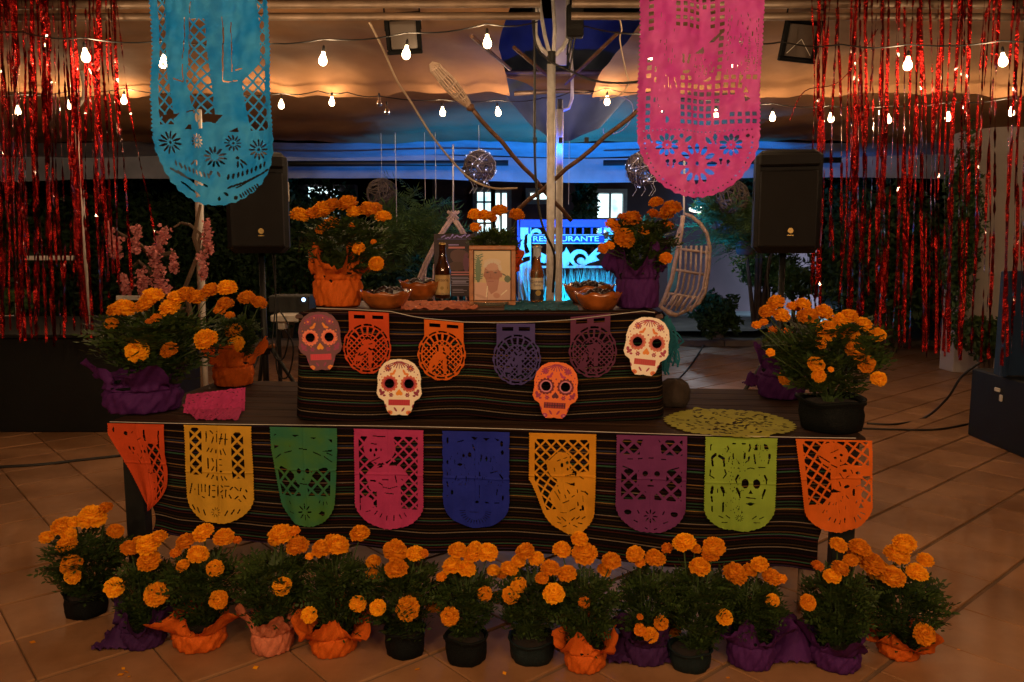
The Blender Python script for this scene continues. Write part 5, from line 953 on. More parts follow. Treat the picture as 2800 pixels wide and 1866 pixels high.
# ------------------------------------------------------------------ CANOPY
cn = thing('canopy', 'brown fabric canopy sagging in panels between pipes overhead', 'canopy', (0, 5, 3))
def fabric(name, x0, x1, y0, y1, zf, m='fabric', nx=90, ny=50, edge=None):
    V = []
    for j in range(ny + 1):
        for i in range(nx + 1):
            s_ = i / nx; t = j / ny; x = x0 + (x1 - x0) * s_; y = y0 + (y1 - y0) * t
            if edge: x, y = edge(x, y, s_, t)
            V.append((x, y, zf(x, y, s_, t)))
    q = np.array([(j * (nx + 1) + i, j * (nx + 1) + i + 1, (j + 1) * (nx + 1) + i + 1, (j + 1) * (nx + 1) + i) for j in range(ny) for i in range(nx)])
    return link(name, npmesh(name, np.array(V), q, True), m, cn)
wv = lambda x, f, p=0: .5 + .5 * math.sin(x * f + p)
def zA(x, y, s, t): return 3.34 - .24 * t - .10 * math.sin(t * 3.14) - .075 * wv(x, 2.3, .5) * t + .26 * min(1, max(0, abs(x) - 1.7) / .6) + .02 * math.sin(x * 5 + y)
fabric('fabric_panel', -6.5, 6.5, -4, 5.28, zA)
def lip(x): return .05 * math.sin(x * 1.7 + .4) + .02 * math.sin(x * 5.1)
def zBp(x, y, s, t): return 3.06 - .03 * t - .05 * math.sin(t * 3.14) * (1 + .5 * math.sin(x * 1.4)) - .19 * max(0, (t - .60) / .40) ** 2 + .016 * math.sin(x * 4.2 + 2 * y) * math.sin(t * 3.14) + .012 * math.sin(x * 9 + y * 3) * t + .007 * math.sin(x * 17 - y * 6 + math.sin(x * 3)) * (.3 + t) + .006 * math.sin(x * 5 - y * 11) + (.035 * lip(x)) * t - .04 * max(0, t - .9) / .1 * wv(x, 3.1)
def eBl(x, y, s, t):       # inner edge cut away towards the pole
    return x - max(0, s - .9) / .1 * (.10 * math.sin(t * 3.14) + .04 * t), y
fabric('fabric_panel', -6.5, .02, 5.36, 7.45, zBp, nx=110, ny=60, edge=eBl)
fabric('fabric_panel', 6.5, .84, 5.36, 7.45, zBp, nx=100, ny=60, edge=lambda x, y, s, t: (x - max(0, s - .9) / .1 * (.22 * t - .1), y))
def zC(x, y, s, t): return 3.02 - .24 * t - .08 * t * t - .07 * math.sin(t * 3.14) * (1 + .3 * math.sin(x * .9)) + .014 * math.sin(x * 3 + y) + .008 * math.sin(x * 11 + y * 4 + math.sin(x * 2)) + .008 * math.sin(y * 9 + x * 2)
fabric('fabric_panel', -8.5, 8.5, 7.52, 9.9, zC, nx=120, ny=50)
# blue lit chute of cloth behind the pole
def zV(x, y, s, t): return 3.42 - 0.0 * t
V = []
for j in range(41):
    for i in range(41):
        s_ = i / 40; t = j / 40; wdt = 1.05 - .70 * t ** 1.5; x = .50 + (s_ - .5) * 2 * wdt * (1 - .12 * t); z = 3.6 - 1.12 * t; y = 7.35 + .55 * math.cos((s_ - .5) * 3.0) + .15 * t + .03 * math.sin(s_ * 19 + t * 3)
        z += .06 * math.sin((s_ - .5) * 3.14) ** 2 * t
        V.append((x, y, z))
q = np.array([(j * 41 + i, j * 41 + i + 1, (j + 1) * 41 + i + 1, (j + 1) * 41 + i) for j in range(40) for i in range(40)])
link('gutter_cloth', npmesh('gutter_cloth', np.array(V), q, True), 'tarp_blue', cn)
# back band and valance
fabric('valance', -9, 9, 9.95, 10.65, lambda x, y, s, t: 2.71 - .10 * t - .02 * math.sin(x * 2), 'fabric_back', ny=10)
V = []
for j in range(21):
    for i in range(141):
        x = -9 + 18 * i / 140; t = j / 20; V.append((x, 10.66 + .03 * math.sin(x * 3 + t * 2) * t + .015 * math.sin(x * 8) * t, 2.62 - .31 * t - .012 * math.sin(x * 1.4) - (.03 * math.sin(x * .8 + 1))))
q = np.array([(j * 141 + i, j * 141 + i + 1, (j + 1) * 141 + i + 1, (j + 1) * 141 + i) for j in range(20) for i in range(140)])
link('valance', npmesh('valance', np.array(V), q, True), 'fabric_back', cn)
# pipes
for y_, z_, r_ in ((5.32, 3.005, .028), (5.35, 2.935, .024)):
    MB().tube([(-6.5, y_ + .12, z_ - .02), (-3, y_ + .03, z_), (.18, y_, z_)], r_, 10).build('pipe', 'pipe', cn, True); MB().tube([(.38, y_, z_), (3.5, y_ + .03, z_), (6.5, y_ + .12, z_ - .03)], r_, 10).build('pipe', 'pipe', cn, True)
MB().tube([(-6.5, 7.5, 3.02), (6.5, 7.5, 3.02)], .028, 8).build('pipe', 'pipe', cn, True)
MB().tube([(.02, 7.46, 2.83), (.45, 7.44, 2.85), (.9, 7.46, 2.83)], .02, 8).build('pipe', 'pipe', cn, True)
MB().tube([at(560, 449, 10.2), at(1390, 446, 10.2)], .035, 8).build('pipe', 'metal_black', cn, True); MB().tube([at(1650, 446, 10.2), at(2300, 438, 10.2)], .035, 8).build('pipe', 'metal_black', cn, True)
for a, b in (((1290, 100, 5.6), (1395, 190, 6.6)), ((1405, 130, 5.8), (1500, 210, 6.2)), ((1690, 90, 5.8), (1545, 230, 6.3))): MB().tube([at(*a), at(*b)], .014, 6).build('brace', 'bamboo', cn)
# double centre pole with forked head
pl = thing('centre_pole', 'cream double post with curved forked brackets holding up the canopy centre', 'post', (at(1508, 900, 6).x, 6, 0))
def P6(x, y, Y=6.): return at(x, y, Y)
x1 = at(1508, 150, 6).x; MB().tube([(x1 + .0, 6, 0), (x1, 6, P6(1508, 178).z)], .030, 14).build('post', 'pole_cream', pl, True)
x2 = at(1532, 150, 6.35).x; MB().tube([(x2, 6.35, 0), (x2, 6.35, P6(1532, 300, 6.35).z)], .028, 14).build('post', 'pole_cream', pl, True)
MB().tube([(x1, 6, P6(1508, 176).z), (x1, 6, P6(1508, 142).z)], .031, 12).build('collar', 'metal_black', pl); MB().tube([(x2, 6.35, P6(1532, 300, 6.35).z), (x2, 6.35, P6(1532, 272, 6.35).z)], .02, 10).build('collar', 'metal_black', pl)
for pts, r_ in (([(1498, 152), (1478, 130), (1464, 95), (1464, 30), (1464, -40)], .016), ([(1518, 152), (1540, 130), (1552, 105), (1553, 30), (1553, -40)], .016), ([(1502, 145), (1490, 100), (1478, 30), (1472, -40)], .014), ([(1514, 145), (1517, 80), (1512, 0), (1508, -40)], .014)):
    MB().tube([P6(*p) for p in pts], r_, 8).build('bracket', 'pole_cream', pl, True)
MB().tube([P6(x, y, 6.3) for x, y in ((1540, 302), (1556, 296), (1564, 270), (1565, 200), (1558, 130), (1556, 110))], .012, 8).build('bracket', 'pole_cream', pl, True)
MB().tube([P6(x, y, 6.0) for x, y in ((1500, 175), (1500, 290), (1503, 302))], .011, 8).build('bracket', 'pole_cream', pl, True)
MB().box(P6(1532, 40, 6.4), (.10, .02, .75)).build('back_plate', 'white_paint', pl)
jb = thing('junction_box', 'dark junction box clamped beside the forked head of the centre pole', 'box', P6(1572, 60, 5.9)); MB().bevbox(P6(1572, 60, 5.9), (.12, .08, .22), .01).build('box_body', 'plastic_black', jb)
for q in range(3): MB().tube([P6(1560 + q * 8, 85, 5.88), P6(1556 + q * 7, 115, 5.9), P6(1550 + q * 4, 150 + 20 * q, 5.95)], .006, 6).build('cable', 'cable', jb)
# black LED bar
lb = thing('light_bar', 'black stage light bar mounted across the centre pole', 'lamp', P6(1532, 405, 6.15))
mb = MB(); A = P6(1416, 412, 6.2); B = P6(1650, 390, 6.2); c = (A + B) / 2; ang = math.atan2(B.z - A.z, B.x - A.x)
MB().bevbox(c, ((B - A).length, .07, .055), .006).build('bar_housing', 'metal_black', lb).matrix_world = Matrix.Identity(4)
for s_ in (-.5, 0, .5): MB().box(c + Vector(((B - A).length * s_ * .6, .0, .045)), (.03, .04, .04)).build('clamp', 'metal_black', lb)
def lamp(kind, name, loc, power, color, parent=None, size=.1, aim=None, spot=None, blend=.6):
    d = bpy.data.lights.new(name, kind); d.energy = power; d.color = color; o = bpy.data.objects.new(name, d); COL.objects.link(o); o.location = loc
    if kind in ('POINT', 'SPOT'): d.shadow_soft_size = size
    if kind == 'SPOT': d.spot_size = spot; d.spot_blend = blend
    if kind == 'AREA': d.shape = 'RECTANGLE'; d.size = size; d.size_y = .05
    if aim is not None: o.rotation_euler = (Vector(aim) - Vector(loc)).to_track_quat('-Z', 'Y').to_euler()
    if parent is not None: o.parent = parent; o.matrix_parent_inverse = Matrix.Translation(parent.location).inverted()
    return o
lamp('AREA', 'led_strip', c + Vector((0, .055, .01)), P_BLUE_BAR, (.0, .10, 1), lb, .9, aim=c + Vector((0, 1.0, .45)))

# ------------------------------------------------------------------ STRING LIGHTS
bprof = [(.011, 0), (.013, -.02), (.026, -.045), (.031, -.065), (.028, -.085), (.016, -.098), (.001, -.102)]
mb = MB().lathe(bprof, n=14); BULB = bpy.data.meshes.new('bulb'); BULB.from_pydata(mb.v, [], mb.f); BULB.polygons.foreach_set('use_smooth', [True] * len(BULB.polygons)); BULB.materials.append(M['bulb_lit'])
BULBO = BULB.copy(); BULBO.materials.clear(); BULBO.materials.append(M['bulb_off'])
mb = MB().lathe([(.004, .045), (.009, .038), (.012, .025), (.012, .0), (.009, -.004)], n=10); SOCK = bpy.data.meshes.new('socket'); SOCK.from_pydata(mb.v, [], mb.f); SOCK.materials.append(M['cable'])
fil = MB().tube([(-.006, 0, -.045), (-.008, 0, -.07), (0, 0, -.078), (.008, 0, -.07), (.006, 0, -.045)], .0015, 4); FIL = bpy.data.meshes.new('filament'); FIL.from_pydata(fil.v, [], fil.f)
ml = bpy.data.lights.new('bulb_light', 'POINT'); ml.energy = P_STRING; ml.color = WARM; ml.shadow_soft_size = .022
mf = bpy.data.lights.new('front_fill_light', 'POINT'); mf.energy = P_FRONT_FILL; mf.color = WARM; mf.shadow_soft_size = .06  # added front fill, much stronger than the string bulbs in view
def string(label, Y, bulbs, wire, off=(), light=ml, drop=.075):
    t = thing('string_light', label, 'string lights', (0, Y, 2.6))
    pts = [at(x, y, Y) for x, y in wire] if wire and not isinstance(wire[0], Vector) else wire
    # smooth the wire
    P_ = []
    for i in range(len(pts) - 1):
        for q in range(6): u = q / 6; p = pts[i].lerp(pts[i + 1], u); P_.append(p - Vector((0, 0, .02 * math.sin(u * 3.14))))
    P_.append(pts[-1]); MB().tube(P_, .0045, 5).build('cable', 'cable', t)
    for i, b in enumerate(bulbs):
        p = at(b[0], b[1], Y) if not isinstance(b, Vector) else b
        p = p + Vector((0, 0, .065)); lit = i not in off; tilt = (random.uniform(-.12, .12), random.uniform(-.15, .15), 0)
        def ch(name, me): o = bpy.data.objects.new(name, me); COL.objects.link(o); o.parent = t; o.matrix_parent_inverse = Matrix.Translation(t.location).inverted(); o.location = p + Vector((0, 0, -.015)); o.rotation_euler = tilt; o.scale = (.82, .82, .82); return o
        ch('bulb', BULB if lit else BULBO); ch('socket', SOCK)
        wz = min(P_, key=lambda v: abs(v.x - p.x)).z
        if wz > p.z + .06: MB().tube([p + Vector((0, 0, .05)), Vector((p.x, p.y, wz))], .004, 5).build('drop_wire', 'cable', t)
        if lit: l_ = ch('bulb_light', light); l_.location = p + Vector((0, 0, -.06))
    return t
string('near row of lit bulbs on a black cable across the upper left of the canopy', 5.05,
       [(233, 155), (450, 173), (675, 173), (885, 165), (1113, 148), (1332, 118)], [(-150, 60), (60, 88), (233, 104), (450, 112), (675, 114), (885, 108), (1113, 90), (1332, 66), (1470, 60)])
string('near row of lit bulbs on a black cable across the upper right of the canopy', 5.05,
       [(1783, 148), (2005, 170), (2482, 178), (2740, 168)], [(1590, 70), (1783, 92), (1900, 102), (2005, 108), (2140, 115), (2300, 122), (2482, 122), (2740, 112), (2960, 100)])
string('far row of bulbs strung along the middle of the canopy, left part, two bulbs dark', 7.3,
       [(50, 305), (190, 290), (340, 275), (630, 298), (770, 288), (908, 280), (1037, 282), (1058, 305), (1210, 308), (1360, 308)], [(-120, 262), (50, 258), (190, 250), (340, 242), (500, 256), (630, 257), (770, 256), (870, 249), (950, 253), (1037, 263), (1210, 273), (1360, 274), (1480, 270)], off=(6, 7))
string('far row of lit bulbs strung along the middle of the canopy, right part', 7.3,
       [(1660, 278), (1808, 297), (1957, 315), (2112, 322), (2270, 325), (2427, 328), (2592, 322), (2765, 308)], [(1480, 268), (1560, 252), (1660, 242), (1760, 252), (1957, 275), (2112, 284), (2270, 290), (2427, 290), (2592, 280), (2765, 268), (2930, 262)])
for yy, lab, xs in ((-.2, 'added row of warm fill bulbs overhead out of view, in front of the altar', (-2.6, -.9, .9, 2.6)), (-1.9, 'added row of warm fill bulbs overhead out of view, behind the camera', (-1.8, 0, 1.8))):
    string(lab, yy, [Vector((x, yy, 2.62)) for x in xs], [Vector((-4.2, yy, 2.95)), Vector((-1.5, yy, 2.82)), Vector((1.5, yy, 2.82)), Vector((4.2, yy, 2.95))], light=mf)  # unseen bulb rows, put in to brighten the altar from the camera side

# ------------------------------------------------------------------ floodlights, cables, poles in the air
def flood(label, cx, cy, w, h, Y, tilt, cross=False):
    p = at(cx, cy, Y); k = Y / F; t = thing('floodlight', label, 'floodlight', p); t.rotation_euler = (R(12), tilt, 0)
    W_, H_ = w * k, h * k
    for a in (((0, 0, H_ / 2 - .015), (W_, .05, .03)), ((0, 0, -H_ / 2 + .012), (W_, .05, .024)), ((-W_ / 2 + .012, 0, 0), (.024, .05, H_ - .056)), ((W_ / 2 - .012, 0, 0), (.024, .05, H_ - .056))): MB().bevbox(*a, .004).build('housing_rail', 'flood_body', t, local=True)
    MB().box((0, .03, 0), (W_ * .97, .03, H_ * .97)).build('back_case', 'flood_body', t, local=True); MB().box((0, .0, -.01), (W_ - .06, .01, H_ - .09)).build('glass', 'flood_glass', t, local=True)
    MB().tube([(-W_ / 2, 0, .02), (-W_ / 2, .02, H_ / 2 + .05), (W_ / 2, .02, H_ / 2 + .05), (W_ / 2, 0, .02)], .008, 6).build('bracket', 'flood_body', t, local=True)
    if cross: MB().tube([(-W_ / 2 + .04, -.012, -H_ / 2 + .05), (0, -.012, 0), (W_ / 2 - .04, -.012, -H_ / 2 + .05)], .002, 4).build('reflector_line', 'white_paint', t, local=True)
flood('square black floodlight hanging from the pipe left of the centre pole', 1103, 92, 92, 104, 5.5, R(-3))
flood('square black floodlight hanging right of the pink banner', 2190, 108, 95, 116, 5.5, R(6), True)
def cable(label, pts, r=.006, m='cable', cat='cable', name='cable'):
    P_ = []; pts = [Vector(p) for p in pts]
    for i in range(len(pts) - 1):
        a = pts[max(0, i - 1)]; b = pts[i]; c = pts[i + 1]; d = pts[min(len(pts) - 1, i + 2)]
        for q in range(6):
            u = q / 6; P_.append(.5 * ((2 * b) + (c - a) * u + (2 * a - 5 * b + 4 * c - d) * u * u + (3 * b - a - 3 * c + d) * u ** 3))
    P_.append(pts[-1]); return tag(MB().tube(P_, r, 6).build(name, m, None, True), label, cat)
cable('pale cable sagging from the pipe down to the crossed poles', [at(*p) for p in ((1010, 62, 5.5), (1045, 130, 5.7), (1085, 220, 5.9), (1125, 282, 6.1), (1180, 370, 6.2), (1240, 445, 6.3), (1290, 492, 6.3), (1350, 515, 6.3), (1415, 515, 6.3))], .008, 'cable_white')
cable('thin pale wire dangling right of the centre pole', [at(*p) for p in ((1690, 35, 5.4), (1700, 80, 5.5), (1695, 110, 5.5), (1710, 190, 5.6), (1718, 230, 5.6), (1690, 262, 5.6), (1640, 270, 5.6))], .005, 'cable_white')
cable('black cable drooping from the pole head towards the pink banner', [at(*p) for p in ((1455, 30, 5.8), (1465, 120, 5.8), (1500, 165, 5.85), (1560, 195, 5.8), (1620, 220, 5.7), (1690, 228, 5.6), (1760, 222, 5.5))], .008)
cable('black cable hanging straight down left of the centre pole', [at(*p) for p in ((1460, 10, 5.8), (1462, 200, 5.8), (1463, 450, 5.8), (1475, 580, 5.8), (1492, 640, 5.8), (1516, 700, 5.85), (1512, 800, 5.9))], .009)
cable('stray wire loop near the middle of the far string lights', [at(*p) for p in ((1640, 275, 6.8), (1680, 262, 6.8), (1725, 280, 6.8), (1728, 320, 6.8), (1700, 358, 6.8), (1655, 368, 6.8), (1650, 350, 6.8))], .004, 'cable_white')
def long_pole(label, a, b, r, head):
    t = thing('decorative_pole', label, 'pole', a); A, B = Vector(a), Vector(b)
    pts = [A.lerp(B, q / 10) + Vector((0, 0, .008 * math.sin(q * 2))) for q in range(11)]; MB().tube(pts, r, 8).build('shaft', 'bamboo', t, True)
    if head:
        d = (B - A).normalized(); n = 26; prof = []
        for q in range(12): u = q / 11; prof.append((.012 + .036 * math.sin(min(1, u * 1.25) * 2.4) ** .8 if u < .999 else .012, u * .40))
        rot = d.to_track_quat('Z', 'Y').to_matrix().to_4x4(); mb = MB()
        for q in range(14):
            aa = q / 14 * 6.283; pts = [B + rot.to_3x3() @ Vector((rr * math.cos(aa + .4 * zz), rr * math.sin(aa + .4 * zz), zz)) for rr, zz in prof]; mb.tube(pts, .006, 5)
        mb.build('woven_head', 'wicker', t); mb = MB()
        for zz in (.03, .08, .13, .2, .28, .36):
            rr = .012 + .036 * math.sin(min(1, zz / .40 * 1.25) * 2.4) ** .8; mb.tube([B + rot.to_3x3() @ Vector((rr * math.cos(x), rr * math.sin(x), zz)) for x in np.linspace(0, 6.283, 18)], .006, 5)
        mb.build('head_ring', 'wicker', t)
        MB().lathe([(.001, .03), (.026, .018), (.03, 0), (.026, -.02), (.001, -.03)], B, 12).build('knob', 'bamboo', t, True)
long_pole('long brown pole with a woven torch head, leaning up to the left', at(1562, 604, 6.25), at(1286, 294, 5.85), .016, True)
long_pole('plain brown pole leaning up to the right across the first one', at(1415, 575, 6.15), at(1765, 285, 5.85), .016, False)

# ------------------------------------------------------------------ TINSEL CURTAINS
def curtain(label, Y, specs, zt, seed):
    rs = random.Random(seed); t = thing('tinsel_curtain', label, 'tinsel curtain', (at(specs[0][0], 300, Y).x, Y, zt))
    xs = [at(s_[0], 0, Y).x for s_ in specs]; MB().box(((min(xs) + max(xs)) / 2, Y, zt), (max(xs) - min(xs) + .1, .004, .04)).build('header_strip', 'tinsel', t)
    for (xt, xb, ye, wpx, n) in specs:
        a = at(xt, 0, Y); b = at(xb, ye, Y); V = []; Fc = []
        for r_ in range(max(1, int(n * .55 + .5))):
            ox = rs.uniform(-.36, .36) * wpx * Y / F; oy = rs.uniform(-.03, .03); w = rs.uniform(.005, .011); segs = 96; bb = len(V); ang = rs.uniform(0, 6); zend = b.z + rs.uniform(-.03, .06) + (rs.random() < .2) * rs.uniform(0, .3)
            x0 = a.x + (a.x - b.x) * (zt - a.z) / max(.1, (a.z - b.z)); sw = rs.uniform(-.02, .02); ph = rs.uniform(0, 6)
            for q in range(segs + 1):
                u = q / segs; z = zt + (zend - zt) * u; x = x0 + (b.x - x0) * u + ox * (1 - .25 * u) + sw * math.sin(u * 5 + ph); y = Y + oy + .012 * math.sin(u * 9 + ph)
                ang += rs.gauss(0, .30); c_, s_ = math.cos(ang) * w, math.sin(ang) * w; tz = rs.uniform(-.006, .006)
                V += [(x - c_, y - s_, z - tz), (x + c_, y + s_, z + tz)]
            Fc += [(bb + 2 * q, bb + 2 * q + 1, bb + 2 * q + 3, bb + 2 * q + 2) for q in range(segs)]
        mb = MB(); mb.v = V; mb.f = Fc; mb.build('strand_bundle', 'tinsel', t)
    return t
rs = random.Random(4)
SL = [(5, 45, 925, 30, 8), (30, 70, 935, 20, 6), (48, 60, 930, 16, 4), (62, 95, 930, 22, 6), (95, 110, 925, 18, 5), (108, 140, 935, 22, 7), (120, 155, 935, 20, 6), (165, 185, 930, 8, 2), (180, 232, 930, 30, 11), (195, 250, 925, 18, 5), (228, 240, 930, 6, 1), (240, 280, 860, 14, 4), (255, 292, 850, 20, 6), (262, 300, 830, 8, 2), (290, 345, 700, 6, 1), (300, 330, 820, 10, 3), (312, 365, 790, 6, 2), (322, 425, 690, 4, 1), (140, 175, 930, 6, 2), (15, 20, 900, 16, 4), (84, 128, 930, 8, 2), (210, 205, 915, 10, 3), (-25, 10, 920, 30, 8), (-70, -20, 925, 30, 8), (275, 310, 760, 6, 1)]
curtain('red foil tinsel curtain hanging at the left edge', 5.3, SL, 3.2, 5)
SR = [(2252, 2240, 845, 24, 11), (2262, 2218, 850, 6, 1), (2285, 2272, 700, 10, 3), (2342, 2322, 850, 28, 12), (2335, 2288, 860, 8, 2), (2352, 2350, 900, 12, 3), (2372, 2355, 870, 14, 4), (2398, 2345, 880, 8, 2), (2410, 2395, 960, 14, 4), (2428, 2398, 950, 12, 4), (2434, 2412, 965, 8, 2), (2450, 2420, 975, 6, 2), (2478, 2462, 970, 12, 3), (2515, 2482, 975, 26, 3), (2524, 2530, 968, 24, 6), (2545, 2540, 960, 6, 1), (2570, 2545, 975, 14, 4), (2582, 2580, 970, 6, 1), (2622, 2582, 965, 28, 7), (2640, 2622, 975, 20, 6), (2652, 2628, 975, 12, 4), (2680, 2655, 975, 6, 1), (2705, 2660, 985, 14, 4), (2718, 2690, 985, 24, 3), (2735, 2708, 980, 10, 2), (2770, 2740, 990, 22, 6), (2788, 2765, 990, 16, 3), (2812, 2790, 985, 20, 4), (2850, 2830, 985, 26, 6), (2300, 2305, 860, 5, 1), (2495, 2470, 960, 5, 1), (2600, 2560, 970, 6, 1), (2385, 2375, 900, 5, 1), (2225, 2212, 640, 4, 1), (2460, 2440, 905, 5, 1)]
curtain('red foil tinsel curtain hanging along the right side', 5.3, SR, 3.2, 6)
cable('thin red foil ribbon slanting down right of the pink banner', [at(2400, 80, 5.2), at(2300, 220, 5.2), at(2200, 250, 5.2), at(2160, 330, 5.2)], .003, 'tinsel', 'ribbon', 'ribbon')

# ------------------------------------------------------------------ LOUDSPEAKERS on stands
def speaker(label, x0, x1, y0, y1, Y, turn, side, slab):
    k = Y / F; p = at((x0 + x1) / 2, (y0 + y1) / 2, Y); hh = (y1 - y0) * k; w = (x1 - x0) * k * .92; d = .34
    t = thing('loudspeaker', label, 'loudspeaker', (p.x, p.y, p.z - hh / 2), rz=turn)
    MB().bevbox((0, .02, hh / 2), (w, d, hh), .035).build('cabinet', 'plastic_black', t, local=True)
    MB().bevbox((0, -d / 2 + .012, hh * .43), (w * .86, .02, hh * .74), .01).build('grille', 'grille', t, local=True)
    mb = MB(); mb.bevbox((0, -d / 2 + .005, hh * .90), (w * .90, .03, hh * .13), .012); mb.build('horn_panel', 'plastic_black', t, local=True)
    MB().lathe([(.001, 0), (.016, 0), (.018, .004)], (0, 0, 0), 14, mt=Matrix.Translation((w * .05, -d / 2 - .0025, hh * .22)) @ Matrix.Rotation(R(90), 4, 'X')).build('badge', 'cap_gold', t, local=True)
    MB().box((w * .05, -d / 2 - .003, hh * .175), (.035, .002, .006)).build('badge', 'cap_gold', t, local=True)
    MB().bevbox((side * w * .5, .0, hh * .62), (.012, .03, hh * .2), .004).build('handle', 'white_paint' if side > 0 else 'metal_black', t, local=True)
    s_ = thing('speaker_stand', slab, 'stand', (p.x, p.y + .02, 0)); zt = p.z - hh / 2
    MB().tube([(p.x, p.y + .02, .12), (p.x, p.y + .02, zt + .05)], .019, 10).build('pole', 'metal_black', s_, True)
    MB().tube([(p.x, p.y + .02, .80), (p.x, p.y + .02, .88)], .032, 10).build('collar', 'metal_black', s_, True)
    MB().tube([(p.x + .03, p.y, .85), (p.x + .07, p.y - .02, .86)], .012, 8).build('knob', 'wood_frame', s_, True)
    for q in range(3):
        a = R(90 + 120 * q + 30 * side); f = Vector((p.x + .55 * math.cos(a), p.y + .02 + .55 * math.sin(a), .01)); MB().tube([(p.x + .025 * math.cos(a), p.y + .02 + .025 * math.sin(a), .86), f], .013, 8).build('leg', 'metal_black', s_, True)
        MB().tube([Vector((p.x, p.y + .02, .45)), Vector((p.x, p.y + .02, .86)).lerp(f, .55)], .007, 6).build('brace', 'metal_black', s_, True)
speaker('black loudspeaker on a stand behind the blue banner', 622, 792, 425, 690, 5.0, R(14), 1, 'black tripod stand under the left loudspeaker')
speaker('black loudspeaker on a stand right of the pink banner', 2058, 2240, 420, 690, 5.0, R(-14), -1, 'black tripod stand under the right loudspeaker')
for k, (a, b) in enumerate((((745, 690), (757, 1010)), ((752, 690), (745, 960)))):
    cable(['thin cable hanging from the left loudspeaker', 'second thin cable looping beside the left speaker stand'][k], [at(a[0], a[1], 4.95), at((a[0] + b[0]) / 2 + 5, (a[1] + b[1]) / 2, 4.95), at(b[0], b[1], 4.9), at(b[0] + 30, b[1] + 20, 4.9), at(b[0] + 45, b[1] - 60, 4.9), at(b[0] + 20, b[1] - 110, 4.9)], .005)
cable('cable hanging from the right loudspeaker', [at(2105, 690, 5.), at(2098, 740, 5.), at(2101, 800, 5.), at(2104, 850, 5.)], .005)

# ------------------------------------------------------------------ black stage boxes, blue board, floor cables
MBX = lambda name, lab, cat: thing(name, lab, cat, (0, 0, 0))
t = thing('stage_platform', 'low black stage platform at the left edge under the tinsel', 'platform', (-4, 6.9, 0))
MB().bevbox((-5.3, 7.0, .38), (4.6, 1.5, .76), .01).build('platform_body', 'metal_black', t); MB().bevbox((-5.3, 6.98, .775), (4.66, 1.58, .03), .006).build('platform_top', 'metal_black', t)
t = thing('equipment_case', 'black equipment case on the floor at the right edge', 'case', (4.4, 6.2, 0)); zc = at(2645, 1005, 6.2).z
A = onz(2645, 1190); B = onz(2800, 1255); d = (B - A).normalized(); nrm = Vector((-d.y, d.x, 0)); ctr = A + d * .9 + nrm * .45
if nrm.x < 0: ctr = A + d * .9 - nrm * .45
MB().bevbox(ctr + Vector((0, 0, zc / 2)), (1.8, .9, zc), .012, math.atan2(d.y, d.x)).build('case_body', 'metal_black', t)
MB().bevbox(A + d * .35 - (nrm if nrm.x > 0 else -nrm) * .008 + Vector((0, 0, zc * .8)), (.06, .012, .03), .004, math.atan2(d.y, d.x)).build('latch', 'white_paint', t)
MB().bevbox(A + d * .40 - (nrm if nrm.x > 0 else -nrm) * .008 + Vector((0, 0, zc * .70)), (.03, .012, .05), .004, math.atan2(d.y, d.x)).build('latch', 'white_paint', t)
t = thing('blue_board', 'dark blue board standing on the case at the right edge', 'board', (3.7, 5.9, 0)); pA = at(2748, 745, 5.75); pB = at(2860, 745, 5.75)
MB().bevbox(((pA.x + pB.x) / 2, 5.77, (pA.z + zc) / 2 + .01), (pB.x - pA.x, .06, pA.z - zc), .006).build('board_panel', 'blue_cloth', t); MB().bevbox((pA.x + .02, 5.72, (pA.z + zc) / 2 + .01), (.045, .03, pA.z - zc), .004).build('board_post', 'blue_cloth', t)
cable('black cable curving over the floor up to the right case', [onz(2370, 1161) + Vector((0, 0, .008)), onz(2450, 1163) + Vector((0, 0, .008)), onz(2530, 1145) + Vector((0, 0, .01)), at(2590, 1090, 6.4), at(2630, 1030, 6.3), at(2690, 985, 6.2)], .010)
cable('second black cable along the floor to the foot of the right case', [onz(2350, 1175) + Vector((0, 0, .008)), onz(2450, 1178) + Vector((0, 0, .008)), onz(2560, 1178) + Vector((0, 0, .008)), onz(2650, 1162) + Vector((0, 0, .008))], .010)
cable('thin dark cable crossing the floor at the far left', [onz(-60, 1284) + Vector((0, 0, .008)), onz(100, 1275) + Vector((0, 0, .008)), onz(220, 1262) + Vector((0, 0, .008)), onz(330, 1250) + Vector((0, 0, .008))], .012)
cable('thin cable crossing the floor behind the right end of the tier', [onz(1925, 945) + Vector((0, 0, .01)), onz(1890, 1000) + Vector((0, 0, .01)), onz(1850, 1045) + Vector((0, 0, .01))], .010)
# white posts at left, blossom branches
t = thing('white_post', 'white post behind the left tinsel curtain', 'post', (at(225, 600, 7.).x, 7, 0)); a = at(203, 300, 7.0); b = at(248, 930, 7.0); MB().tube([a, b], .030, 10).build('post_shaft', 'white_paint', t, True); MB().tube([at(*p, 7.) for p in ((203, 300), (215, 290), (228, 270), (230, 230), (222, 195))], .016, 8).build('bracket', 'white_paint', t, True)
t = thing('white_post', 'thin white post below the blue banner', 'post', (at(548, 600, 6.8).x, 6.8, 0)); MB().tube([at(544, 300, 6.8), at(556, 900, 6.8), (at(560, 1000, 6.8).x, 6.8, 0)], .022, 10).build('post_shaft', 'white_paint', t, True); MB().tube([at(532, 300, 6.9), at(540, 690, 6.9), (at(548, 1000, 6.9).x, 6.9, 0)], .012, 8).build('side_rod', 'wicker', t, True)
t = thing('white_bench', 'white slatted bench behind the left tinsel curtain', 'bench', (-3.6, 8.2, 0))
